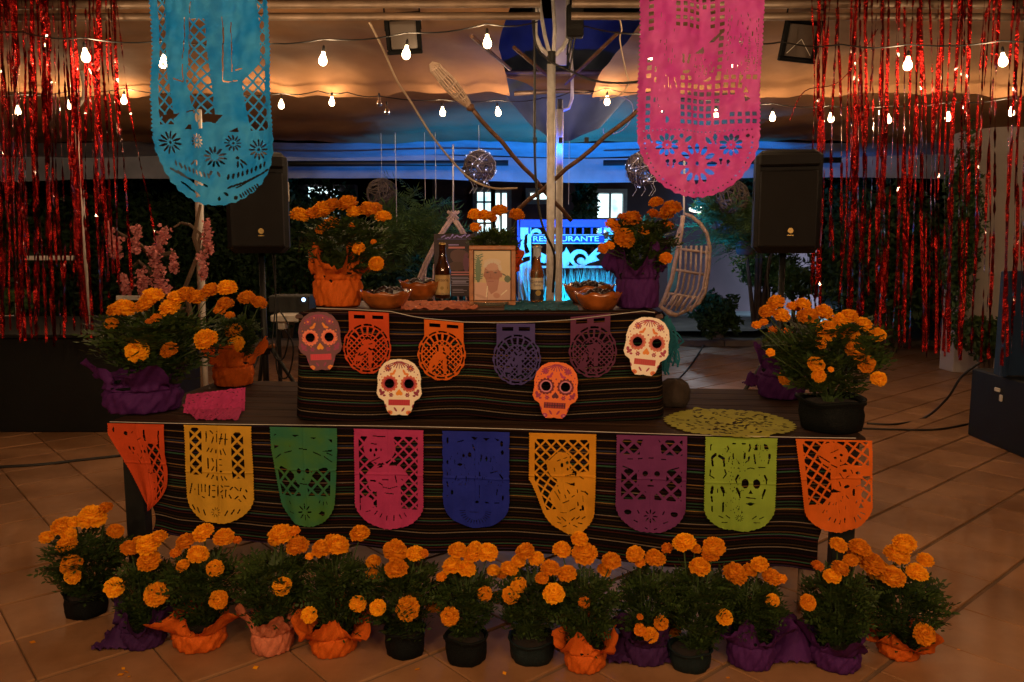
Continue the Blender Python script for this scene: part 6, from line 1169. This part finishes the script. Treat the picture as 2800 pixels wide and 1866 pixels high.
for (x0, y0, x1_, y1_) in ((60, 706, 205, 706), (-40, 870, 35, 868), (-40, 938, 25, 935), (320, 815, 385, 815), (250, 872, 360, 870), (255, 902, 310, 902)): 
    a = at(x0, y0, 8.); b = at(x1_, y1_, 8.); MB().bevbox((a + b) / 2, ((b - a).length, .05, .045), .004).build('slat', 'white_paint', t)
for x in (335, 352, 40): MB().bevbox(Vector((at(x, 800, 8.).x, 8.04, .45)), (.04, .04, .9), .004).build('leg', 'white_paint', t)
br = thing('blossom_branches', 'artificial pink blossom branches behind the left marigold bush', 'blossom branches', (at(460, 900, 6.0).x, 6.0, 0))
bm = MB()
for pts in (((530, 980), (520, 850), (505, 790), (540, 700), (548, 640), (520, 615), (495, 610), (475, 622)), ((545, 690), (530, 650), (548, 560)), ((505, 790), (470, 820), (430, 780), (410, 700), (385, 670), (330, 640), (300, 625)), ((430, 780), (405, 740), (380, 715), (355, 735)), ((410, 700), (440, 640), (455, 620)), ((520, 850), (470, 840), (400, 790), (345, 770)), ((430, 700), (480, 690)), ((555, 700), (565, 620))):
    bm.tube([at(x, y, 6.0 + .001 * x % .1) for x, y in pts], [.022 * (1 - .75 * i / len(pts)) for i in range(len(pts))], 6)
bm.build('branch', 'branch', br)
rs = random.Random(3)
for (x0, y0, x1_, y1_, w) in ((455, 625, 420, 700, 20), (420, 680, 440, 790, 18), (470, 690, 478, 740, 10), (375, 620, 372, 690, 14), (385, 740, 392, 810, 14), (315, 650, 320, 710, 14), (565, 605, 572, 690, 13), (555, 705, 555, 760, 12), (335, 750, 345, 800, 12), (300, 620, 310, 690, 9), (440, 780, 455, 800, 12)):
    mb = MB()
    for k in range(int(abs(y1_ - y0) * .9) + 14):
        u = rs.random(); p = at(x0 + (x1_ - x0) * u + rs.gauss(0, w * .42), y0 + (y1_ - y0) * u + rs.gauss(0, 5), 5.93 + rs.uniform(-.05, .05)); sz = rs.uniform(.012, .024)
        for q in range(3):
            d = Vector((rs.gauss(0, 1), rs.gauss(0, 1), rs.gauss(0, 1))).normalized(); e = d.orthogonal().normalized(); mb.quad(p, p + d * sz + e * sz * .6, p + d * sz * 1.5, p + d * sz - e * sz * .6)
    mb.build('blossom_spray', 'pink_blossom', br)

# ------------------------------------------------------------------ garden side: balls, hanging chairs, poster, sign, plants, building
def ball(label, cx, cy, r, Y, seed, ztop=2.66, lights=False):
    p = at(cx, cy, Y); rr = r * Y / F; t = thing('wicker_ball', label, 'hanging ornament', p); rs = random.Random(seed); mb = MB()
    for k in range(34):
        a = Vector((rs.gauss(0, 1), rs.gauss(0, 1), rs.gauss(0, 1))).normalized(); b = a.orthogonal().normalized(); c = a.cross(b); q = rs.uniform(.85, 1.0); off = a * rs.uniform(-.5, .5); s_ = math.sqrt(max(.1, 1 - off.length ** 2))
        mb.tube([p + (off + (b * math.cos(u) + c * math.sin(u)) * s_) * rr * q for u in np.linspace(0, 6.283, 17)], .0065, 4, False)
    mb.build('wicker_shell', 'wicker_dark', t); MB().tube([p + Vector((0, 0, rr)), Vector((p.x, p.y, ztop))], .003, 4).build('cord', 'cord', t)
    if lights:
        w = [p + Vector((rs.gauss(0, 1), rs.gauss(0, 1), rs.gauss(0, 1))).normalized() * rr * 1.03 for _ in range(26)]; mb = MB()
        for i in range(25):
            m_ = ((w[i] + w[i + 1]) / 2 - p).normalized() * rr * 1.05 + p; mb.tube([w[i], m_, w[i + 1]], .003, 4)
        for q in range(4): x = rs.uniform(-.6, .6) * rr; mb.tube([p + Vector((x, 0, -rr * .8)), p + Vector((x + .03, 0, -rr * 1.15)), p + Vector((x - .01, 0, -rr * 1.5))], .0025, 4)
        mb.build('fairy_wire', 'cord', t); mb = MB()
        for v in w: mb.lathe([(.001, .008), (.008, 0), (.001, -.008)], v, 5)
        mb.build('fairy_lights', 'fairy', t)
ball('dark wicker ball with fairy lights hanging left of the centre pole', 1310, 458, 46, 8.2, 1, lights=True)
ball('dim wicker ball hanging above the left marigold on the tier', 1045, 530, 42, 8.8, 2)
ball('wicker ball wrapped in fairy lights left of the pink banner tip', 1758, 462, 48, 8.0, 3, lights=True)
ball('dim wicker ball hanging beside the right loudspeaker', 2002, 540, 46, 8.8, 4)
for k, (x, y0, y1_) in enumerate(((1163, 545, 470), (1192, 545, 450), (1085, 620, 430), (1830, 470, 400), (1555, 560, 480))):
    tag(MB().tube([at(x, y0, 8.6), Vector((at(x, y0, 8.6).x, 8.6, 2.64))], .0035, 4).build('rope', 'cord'), ['thin hanging cord left of the left swing chair, nearer the chair', 'thin hanging cord just left of the left swing chair rope', 'thin cord with a leafy tip beside the dim wicker ball', 'thin cord hanging beside the pink banner tip', 'thin cord hanging just right of the centre pole'][k], 'cord')
# right hanging chair (side view)
hc = thing('hanging_chair', 'cane hanging egg chair on a white rope, behind the purple wrapped marigold', 'hanging chair', at(1872, 700, 8.0)); q8 = lambda x, y, dy=0.: at(x, y, 8.0 + dy)
def tb(name, pts, r=.016, m='wicker', dy=0., par=hc): return MB().tube([q8(x, y, dy) for x, y in pts], r, 7).build(name, m, par, True)
tb('outer_hoop', [(1868, 585), (1890, 592), (1915, 612), (1933, 640), (1941, 680), (1937, 740), (1928, 800), (1912, 828), (1880, 848), (1850, 862), (1808, 842)], .020, dy=.25)
tb('outer_hoop', [(1868, 590), (1862, 640), (1850, 700), (1838, 760), (1820, 810), (1806, 838), (1830, 858), (1850, 862)], .022, dy=-.25)
tb('outer_hoop', [(1868, 600), (1850, 650), (1840, 675)], .016, dy=0)
for pts in (((1850, 680), (1890, 686), (1938, 692)), ((1846, 738), (1885, 745), (1930, 752)), ((1828, 803), (1870, 810), (1912, 815))): tb('cross_rail', pts, .014)
for k in range(6):
    x = 1862 + k * 14; tb('upright', [(x, 672), (x - 2, 740), (x - 10, 790), (x - 28, 825), (x - 44, 848 + k)], .012, dy=.12 * math.sin(k))
for k in range(5): tb('seat_rod', [(1830 + k * 18, 806 + k), (1818 + k * 15, 834 + k * 2)], .010, dy=-.1)
MB().tube([q8(1870, 600), q8(1870, 560), q8(1871, 440)], .010, 6).build('rope', 'cord', hc, True)
MB().bevbox(q8(1840, 725, .1), (.10, .03, .55), .01).build('cushion', mat('cushion_teal', (.05, .25, .35), rough=.7), hc)
# left hanging chair (front view, A-frame)
hl = thing('hanging_chair', 'triangular cane hanging chair on a white rope, behind the brown bottle', 'hanging chair', at(1238, 700, 8.0))
for pts in (((1240, 590), (1200, 650), (1165, 720), (1146, 765), (1142, 830)), ((1236, 590), (1262, 630), (1290, 680), (1312, 740), (1318, 830)), ((1228, 578), (1250, 600)), ((1252, 578), (1226, 600))):
    for dx in (-4, 4): MB().tube([q8(x + dx, y) for x, y in pts], .015, 7).build('frame_cane', 'wicker', hl, True)
for k in range(7): x = 1165 + k * 22; MB().tube([q8(x, 730 - 8 * math.sin(k), .25), q8(x - 4, 780, .3), q8(x + 2, 840, .2)], .011, 6).build('upright', 'wicker', hl, True)
MB().tube([q8(1150, 760, .1), q8(1230, 772, .3), q8(1312, 760, .1)], .013, 6).build('cross_rail', 'wicker', hl, True); MB().tube([q8(1146, 835, 0), q8(1230, 850, .1), q8(1318, 835, 0)], .018, 6).build('seat_rail', 'wicker', hl, True)
MB().tube([q8(1239, 590), q8(1239, 395)], .008, 6).build('rope', 'cord', hl, True)
# poster board
po = thing('poster', 'dark printed poster with violet script heading and lines of text, behind the brown bottle', 'poster', at(1240, 720, 6.6)); ra = Ras(110, 165, 1.6); ra.col[:] = (.045, .032, .04); K = ra.col; rs = random.Random(6)
for i in range(7): x = 20 + i * 11; K[ra.seg(x, 9 + 3 * math.sin(i), x + 9, 5 + 4 * math.sin(i * 2), 3)] = (.30, .25, .70)
K[ra.rect(10, 13, 100, 15)] = (.10, .09, .30); K[ra.rect(38, 27, 66, 31)] = (.30, .24, .55); K[ra.rect(38, 33, 82, 39)] = (.55, .22, .22)
K[ra.ell(72, 62, 30, 20, 20)] = (.13, .075, .075); K[ra.ell(60, 85, 24, 12)] = (.10, .06, .055); K[ra.ell(85, 75, 8, 25)] = (.16, .07, .12)
K[ra.rect(45, 100, 100, 103)] = (.5, .2, .22); K[ra.rect(45, 106, 100, 108)] = (.5, .2, .22)
for i in range(6): K[ra.rect(45 + rs.randrange(4), 113 + i * 4.2, 96 - rs.randrange(14), 114.8 + i * 4.2)] = (.30, .28, .42)
for i in range(3): K[ra.rect(48, 145 + i * 4, 92 - rs.randrange(16), 146.6 + i * 4)] = (.22, .19, .26)
A = at(1186, 640, 6.6); B = at(1300, 640, 6.6); o = link('poster_sheet', ra.mesh('poster', planeP(A, B, 110, 0, .001, 3), True), 'print', po); o.modifiers.new('t', 'SOLIDIFY').thickness = .006
MB().tube([(A.x + .12, 6.68, 0), (A.x + .12, 6.68, A.z)], .012, 6).build('prop', 'metal_black', po)
# restaurante sign
SY = 11.2; sg = thing('restaurant_sign', 'blue openwork metal gate sign reading RESTAURANTE, lit cyan from below', 'sign', at(1560, 700, SY)); k11 = SY / F
g = lambda x, y, dy=0.: at(x, y, SY + dy)
def gb(name, x0, y0, x1_, y1_, m='sign_metal', dy=0., d=.04): a = g(x0, y0, dy); b = g(x1_, y1_, dy); return MB().bevbox((a + b) / 2, (abs(b.x - a.x), d, abs(a.z - b.z)), .006).build(name, m, sg)
gb('top_rail', 1422, 600, 1700, 622)
for x in (1448, 1492, 1543, 1560, 1572, 1594, 1618, 1648): gb('bar', x - 2.5, 623, x + 2.5, 640)
gb('letter_plate', 1455, 645, 1652, 663, mat('plate_blue', (.01, .03, .28), rough=.5)); gb('plate_border', 1455, 641, 1652, 644, 'sign_letters'); gb('plate_border', 1455, 664, 1652, 667, 'sign_letters')
me = text_mesh('RESTAURANTE', 14.5 * k11 * 1.38, .004, .002); me.materials.clear(); me.materials.append(M['sign_letters']); o = link('lettering', me, None, sg, True)
wtxt = max(v.co.x for v in me.vertices) - min(v.co.x for v in me.vertices); o.parent = sg; o.location = g(1547, 654, -.035) - sg.location; o.rotation_euler = (R(90), 0, 0); o.scale = (178 * k11 / wtxt, 1, 1)
ra = Ras(285, 200, 1.5, 1, 1415, 622); ra.m[:] = False          # side pieces and scrolls in cut sheet
side = ra.poly([(1422, 622), (1452, 622), (1452, 820), (1416, 820), (1418, 740), (1414, 700), (1424, 670)]); side &= ~ra.poly([(1436, 642), (1443, 640), (1441, 670), (1449, 690), (1436, 694), (1432, 665)]) & ~ra.poly([(1430, 705), (1450, 700), (1450, 712), (1428, 720)]); ra.m |= side
ra.m |= ra.ell(1466, 640, 15) & ~ra.ell(1466, 643, 8)
ra.m |= ra.ell(1656, 640, 22) & ~ra.ell(1654, 642, 12)
sc = ra.poly([(1478, 690), (1500, 700), (1500, 720), (1478, 718)]) | ra.poly([(1536, 690), (1543, 688), (1549, 676), (1556, 688), (1562, 700), (1556, 726), (1536, 728), (1534, 705)])
sc |= (ra.ell(1584, 706, 26, 24) & ~(ra.ell(1587, 709, 17, 15) & ~ra.ell(1589, 713, 10, 9))) ; sc |= ra.poly([(1590, 724), (1610, 700), (1640, 672), (1632, 690), (1645, 690), (1630, 700), (1640, 712), (1610, 720), (1595, 730)]); sc |= ra.ell(1518, 706, 18, 18) & ~ra.ell(1518, 708, 10, 10); ra.m |= sc
ra.m |= ra.rect(1455, 727, 1700, 733)
A = g(1415, 622); B = g(1700, 622); o = link('scrollwork', ra.mesh('scroll', planeP(A, B, 285, 0, 0, 0)), 'sign_letters', sg); o.modifiers.new('t', 'SOLIDIFY').thickness = .02
gb('post', 1414, 598, 1424, 900, dy=.05); gb('post', 1696, 598, 1706, 900, dy=.05)
# tall ornamental grass lit cyan
def grassclump(name, label, cx, x0, x1_, ytop, Y, n, m, seed, zb=0.):
    rs = random.Random(seed); mb = MB(); a = at(x0, ytop, Y); b = at(x1_, ytop, Y)
    for k in range(n):
        x = rs.uniform(a.x, b.x); y = Y + rs.uniform(-.25, .25); h = (a.z - zb) * rs.uniform(.55, 1.04); lx = rs.gauss(0, .10); w = rs.uniform(.006, .012)
        mb.add([(x - w, y, zb), (x + w, y, zb), (x + w + lx * .4, y, zb + h * .6), (x - w + lx * .4, y, zb + h * .6), (x + lx, y + .02, zb + h)], [(0, 1, 2, 3), (3, 2, 4)])
    tag(mb.build(name, m), label, 'plant', kind='stuff')
M['grass_pale'] = mat('grass_pale', (.30, .42, .30), rough=.6, trans=.2, var=.2)
grassclump('ornamental_grass', 'tall pale ornamental grass lit cyan under the restaurant sign', 0, 1440, 1690, 735, 10.9, 900, 'grass_pale', 1)
def bush(name, label, cx, cy, wpx, hpx, Y, n, leaf, m, seed, cat='bush', trunk=True, dens=1.6, group=None):
    p = at(cx, cy, Y); k = Y / F; rx, rz_ = wpx / 2 * k, hpx / 2 * k; ry = min(rx, .8); rs = np.random.RandomState(seed)
    t = thing(name, label, cat, (p.x, Y, 0), group); d = rs.normal(size=(n, 3)); d /= np.linalg.norm(d, axis=1)[:, None]
    lump = 1 + .22 * np.sin(d[:, 0] * 5 + seed) * np.sin(d[:, 2] * 4 + seed * 2) + .15 * np.sin(d[:, 0] * 11 + d[:, 2] * 9)
    r = rs.rand(n) ** (1 / dens) * lump; c = np.stack([p.x + d[:, 0] * rx * r, Y + d[:, 1] * ry * r, np.maximum(.03, p.z + d[:, 2] * rz_ * r)], 1)
    a = rs.normal(size=(n, 3)); a /= np.linalg.norm(a, axis=1)[:, None]; b = np.cross(a, rs.normal(size=(n, 3))); b /= np.linalg.norm(b, axis=1)[:, None]; sz = leaf * rs.uniform(.6, 1.3, (n, 1))
    V = np.concatenate([c[:, None] - a[:, None] * sz[:, None], c[:, None] + b[:, None] * sz[:, None] * .42, c[:, None] + a[:, None] * sz[:, None], c[:, None] - b[:, None] * sz[:, None] * .42], 1).reshape(-1, 3)
    me = npmesh('crown', V, np.arange(4 * n).reshape(n, 4)); o = link('crown', me, m, t); o['kind'] = 'stuff'
    if trunk: 
        mb = MB()
        for q in range(4): a_ = q * 1.6 + seed; mb.tube([(p.x + .03 * math.cos(a_), Y + .03 * math.sin(a_), 0), (p.x + rx * .2 * math.cos(a_), Y, p.z * .6), (p.x + rx * .55 * math.cos(a_), Y + .2 * math.sin(a_), p.z + rz_ * .3)], [.04, .028, .01], 6)
        mb.build('trunk', 'branch', t)
    return t
bush('hedge', 'dark hedge behind the blue banner and the left post', 420, 720, 560, 520, 12.6, 9000, .06, 'leaf_dark', 1, 'hedge')
bush('hedge', 'dark hedge behind the left loudspeaker', 780, 700, 420, 420, 12.4, 7000, .055, 'leaf_dark', 2, 'hedge')
bush('shrub', 'dark leafy shrub at the far left edge', 80, 700, 420, 560, 12.8, 6000, .07, 'leaf_dark', 3, 'shrub')
bush('shrub', 'dark shrub behind the left hanging chair', 1130, 760, 380, 260, 11.6, 6000, .05, 'leaf_dark', 4, 'shrub')
bush('cypress', 'dark conical cypress between the lit windows', 1598, 590, 75, 210, 13.6, 4200, .045, 'leaf_dark', 5, 'tree')
bush('shrub', 'bluish shrub beside the lit garden path', 2100, 740, 190, 110, 14.5, 3500, .05, 'fern', 6, 'shrub')
bush('shrub', 'small leafy shrub where the garden path bends', 2180, 770, 120, 90, 12.8, 2500, .045, 'fern', 7, 'shrub')
bush('tree', 'dark tree above the garden path right of the hanging chair', 2080, 560, 330, 260, 13.8, 6500, .06, 'leaf_dark', 8, 'tree')
bush('hedge', 'dark hedge behind the right tinsel curtain', 2450, 720, 460, 420, 10.9, 9000, .055, 'leaf_dark', 9, 'hedge')
bush('climbing_ivy', 'ivy climbing the pale wall at the right', 2628, 640, 95, 560, 8.9, 4500, .04, 'leaf_dark', 10, 'ivy', trunk=False)
bush('shrub', 'low green shrub at the foot of the pale wall', 2700, 920, 150, 110, 8.6, 2500, .04, 'leaf', 11, 'shrub')
bush('shrub', 'tall green shrub behind the right loudspeaker stand', 2320, 640, 130, 330, 12.2, 4000, .055, 'leaf_dark', 12, 'shrub')
bush('shrub', 'spiky dark shrub below the right hanging chair', 1960, 860, 130, 120, 11.0, 2500, .05, 'leaf_dark', 13, 'shrub', trunk=False)
bush('shrub', 'low green shrub at the far left behind the tinsel', 20, 830, 120, 70, 9.5, 1500, .04, 'fern', 14, 'shrub')
bush('shrub', 'airy shrub in front of the lit slatted windows at left', 885, 560, 190, 150, 14.6, 1500, .06, 'leaf_dark', 21, 'shrub')
def fern(label, cx, cy, wpx, hpx, Y, n, seed, m='fern'):
    p = at(cx, cy, Y); k = Y / F; rx = wpx / 2 * k; t = thing('fern', label, 'fern', (p.x, Y, p.z), 'ferns hanging in the garden'); rs = np.random.RandomState(seed)
    def shape(r): a = r.uniform(0, 6.283); el = r.uniform(-.3, 1.0); return np.array([p.x, Y, p.z]) + r.normal(size=3) * rx * .22, np.array([math.cos(a), math.sin(a) * .8, el])
    V_, Q_ = fronds(n, seed, shape, (rx * .7, rx * 1.25), .016, rx * .22, 14); me = npmesh('frond_mass', V_, Q_); o = link('fronds', me, m, t); o['kind'] = 'stuff'
    MB().lathe([(.001, -.16), (.10, -.15), (.13, 0)], (p.x, Y, p.z), 16).build('basket', 'wicker_dark', t, True)
fern('large green fern between the left marigold and the left hanging chair', 1130, 640, 260, 200, 8.9, 170, 1)
fern('bushy fern hanging low behind the left marigold', 1050, 700, 170, 150, 9.2, 110, 2)
fern('green fern right of the right hanging chair', 1985, 600, 200, 180, 9.0, 130, 3)
fern('drooping fern beside the right loudspeaker', 2040, 660, 170, 160, 9.3, 110, 4)
fern('dim fern above the lit shrubs behind the cypress side of the sign', 1745, 640, 120, 120, 10.4, 70, 5)
# terracotta pot
pc = onz(1960, 935); k = pc.y / F; t = thing('terracotta_pot', 'terracotta pot on a stone pedestal at the garden kerb', 'pot', pc)
MB().lathe([(.13, 0), (.16, .02), (.10, .08), (.09, .2), (.13, .27), (.001, .27)], pc, 20).build('pedestal', 'kerb', t, True); MB().lathe([(.10, .275), (.15, .42), (.17, .43), (.17, .46), (.14, .46), (.13, .42)], pc, 22).build('pot', 'terracotta', t, True)
mb = MB(); rs = random.Random(2)
for q in range(30): a = rs.uniform(0, 6.3); l_ = rs.uniform(.1, .3); d = Vector((math.cos(a) * .4, math.sin(a) * .4, 1)).normalized(); e = d.orthogonal().normalized() * .012; b = pc + Vector((0, 0, .43)); mb.quad(b - e, b + e, b + d * l_)
mb.build('leaves', 'leaf', t)
# building with lit windows
bd = thing('building', 'maroon walled building across the garden with lit windows', 'building', (2, 17.5, 0)); BY = 17.; kb_ = BY / F
gB = lambda x, y, dy=0.: at(x, y, BY + dy)
a = gB(1180, 400); b = gB(2260, 400)
MB().box(((a.x + b.x) / 2, BY + .25, 2.2), (b.x - a.x, .4, 4.4)).build('wall', 'wall_maroon', bd); MB().box(((a.x + b.x) / 2, BY + .1, 4.45), (b.x - a.x + .6, 1.2, .12)).build('roof', 'metal_black', bd)
def window(x0, y0, x1_, y1_, nx, ny, tri=False):
    a = gB(x0, y0); b = gB(x1_, y1_); w = b.x - a.x; h = a.z - b.z; cx, cz = (a.x + b.x) / 2, (a.z + b.z) / 2
    f = MB(); f.box((cx, BY + .02, a.z + .04), (w + .16, .12, .08)); f.box((cx, BY + .02, b.z - .04), (w + .16, .12, .08)); f.box((a.x - .04, BY + .02, cz), (.08, .12, h)); f.box((b.x + .04, BY + .02, cz), (.08, .12, h))
    fo = f.build('window', 'window_frame', bd)
    for i in range(nx):
        for j in range(ny):
            MB().box((a.x + w * (i + .5) / nx, BY - .0, b.z + h * (j + .5) / ny), (w / nx - .04, .02, h / ny - .04)).build('pane', 'lit_window', fo)
    for i in range(1, nx): MB().box((a.x + w * i / nx, BY - .01, cz), (.045, .05, h)).build('muntin', 'window_frame', fo)
    for j in range(1, ny): MB().box((cx, BY - .012, b.z + h * j / ny), (w, .05, .04)).build('muntin', 'window_frame', fo)
window(1303, 524, 1345, 640, 2, 4); window(1352, 526, 1388, 640, 2, 2); window(1448, 526, 1498, 548, 2, 1); window(1632, 528, 1703, 598, 2, 1); window(1625, 622, 1660, 640, 1, 1)
window(840, 505, 920, 560, 4, 3) if False else None
gb2 = thing('outbuilding', 'dark garden shed with lit slatted windows seen through leaves at left', 'building', (gB(880, 600).x, 15.5, 0)); a = at(835, 500, 15.5); b = at(930, 500, 15.5)
MB().box(((a.x + b.x) / 2, 15.8, 1.3), (b.x - a.x + .5, .3, 2.6)).build('wall', 'wall_maroon', gb2)
for (x0, x1_, y0, y1_) in ((842, 872, 512, 545), (876, 896, 512, 530), (900, 925, 518, 548), (845, 875, 552, 570), (880, 925, 555, 600)):
    A = at(x0, y0, 15.6); B = at(x1_, y1_, 15.6); MB().box(((A.x + B.x) / 2, 15.62, (A.z + B.z) / 2), (B.x - A.x, .03, A.z - B.z)).build('window', 'lit_window', gb2)
t = thing('garden_lamp', 'small lit lamp under the eaves right of the pink banner', 'lamp', at(1908, 573, 14)); MB().lathe([(.001, .05), (.15, .02), (.14, -.03), (.001, -.06)], at(1908, 573, 14), 16).build('lamp_globe', glow('lamp_globe', (1, .9, .7), 2.5), t, True)
MB().tube([at(1908, 570, 14) + Vector((0, 0, .04)), at(1908, 570, 14) + Vector((0, .6, .25))], .015, 6).build('arm', 'metal_black', t)
lamp('POINT', 'lamp_light', at(1908, 573, 14) - Vector((0, .1, .15)), P_GARDEN * .05, (.75, .9, 1), t, .1)
# pale wall at right
t = thing('garden_wall', 'tall pale plastered wall at the right behind the tinsel', 'wall', (at(2740, 600, 9).x, 9, 0)); a = at(2648, 375, 9.2); MB().bevbox((a.x + 1.6, 9.35, a.z / 2 + .15), (3.2, .3, a.z + .3), .01).build('wall_body', 'wall_pale', t); MB().bevbox((a.x + 1.6, 9.33, a.z + .33), (3.3, .42, .06), .01).build('coping', 'kerb', t)
# blue par cans
def par(label, loc, aim, power, color, spot):
    t = thing('stage_lamp', label, 'stage lamp', loc); d = (Vector(aim) - Vector(loc)).normalized(); L = Vector(loc); rot = d.to_track_quat('Z', 'Y').to_matrix().to_4x4()
    MB().lathe([(.001, -.12), (.06, -.12), (.075, -.05), (.085, .06), (.08, .06), (.07, .0)], L, 18, mt=rot).build('lamp_can', 'metal_black', t, True)
    MB().tube([L + Vector((-.1, 0, -.14)), L + Vector((-.1, 0, 0)), L + Vector((-.085, 0, 0))], .008, 6).build('yoke', 'metal_black', t)
    lamp('SPOT', 'lamp_beam', L + d * .07, power, color, t, .05, aim=aim, spot=spot)
par('small stage lamp on the ground washing the restaurant sign blue', (.75, 9.8, .15), (.72, 11.2, 1.5), P_BLUE_PAR, (.0, .62, 1), R(62))
par('small stage lamp on the ground aimed up at the canopy', (.9, 8.7, .15), (.9, 10.5, 2.6), P_CANOPY_PAR, (.0, .27, 1), R(118))
par('garden spotlight lighting the path and shrubs', (6.6, 15.5, .5), (4.9, 18.6, .2), P_GARDEN, (.45, .72, 1), R(120))
# small electronics left of the tier
t = thing('projector_box', 'small dark device with a blue light beside the left end of the tier', 'device', at(830, 815, 5.6)); p = at(800, 830, 5.6); MB().bevbox(p, (.28, .2, .12), .01).build('device_body', 'metal_black', t); MB().lathe([(.001, 0), (.014, 0)], (0, 0, 0), 10, mt=Matrix.Translation(at(830, 820, 5.49)) @ Matrix.Rotation(R(90), 4, 'X')).build('indicator', mat('blue_led', (.5, .6, 1), emis=(.4, .6, 1), es=4), t)
for q_ in (-.1, .1): MB().tube([p + Vector((q_, 0, -.06)), Vector((p.x + q_, p.y, 0))], .012, 6).build('device_leg', 'metal_black', t)
t = thing('white_shelf', 'white metal shelf edge left of the upper tier', 'shelf', at(790, 880, 5.4)); MB().bevbox(at(800, 868, 5.4), (.24, .2, .045), .006).build('shelf_edge', 'white_paint', t); MB().bevbox(at(775, 886, 5.4), (.05, .1, .07), .006).build('shelf_bracket', 'white_paint', t)
for q in (-.1, .1): MB().tube([at(800, 872, 5.4) + Vector((q, 0, 0)), Vector((at(800, 872, 5.4).x + q, 5.4, 0))], .012, 6).build('leg', 'metal_black', t)
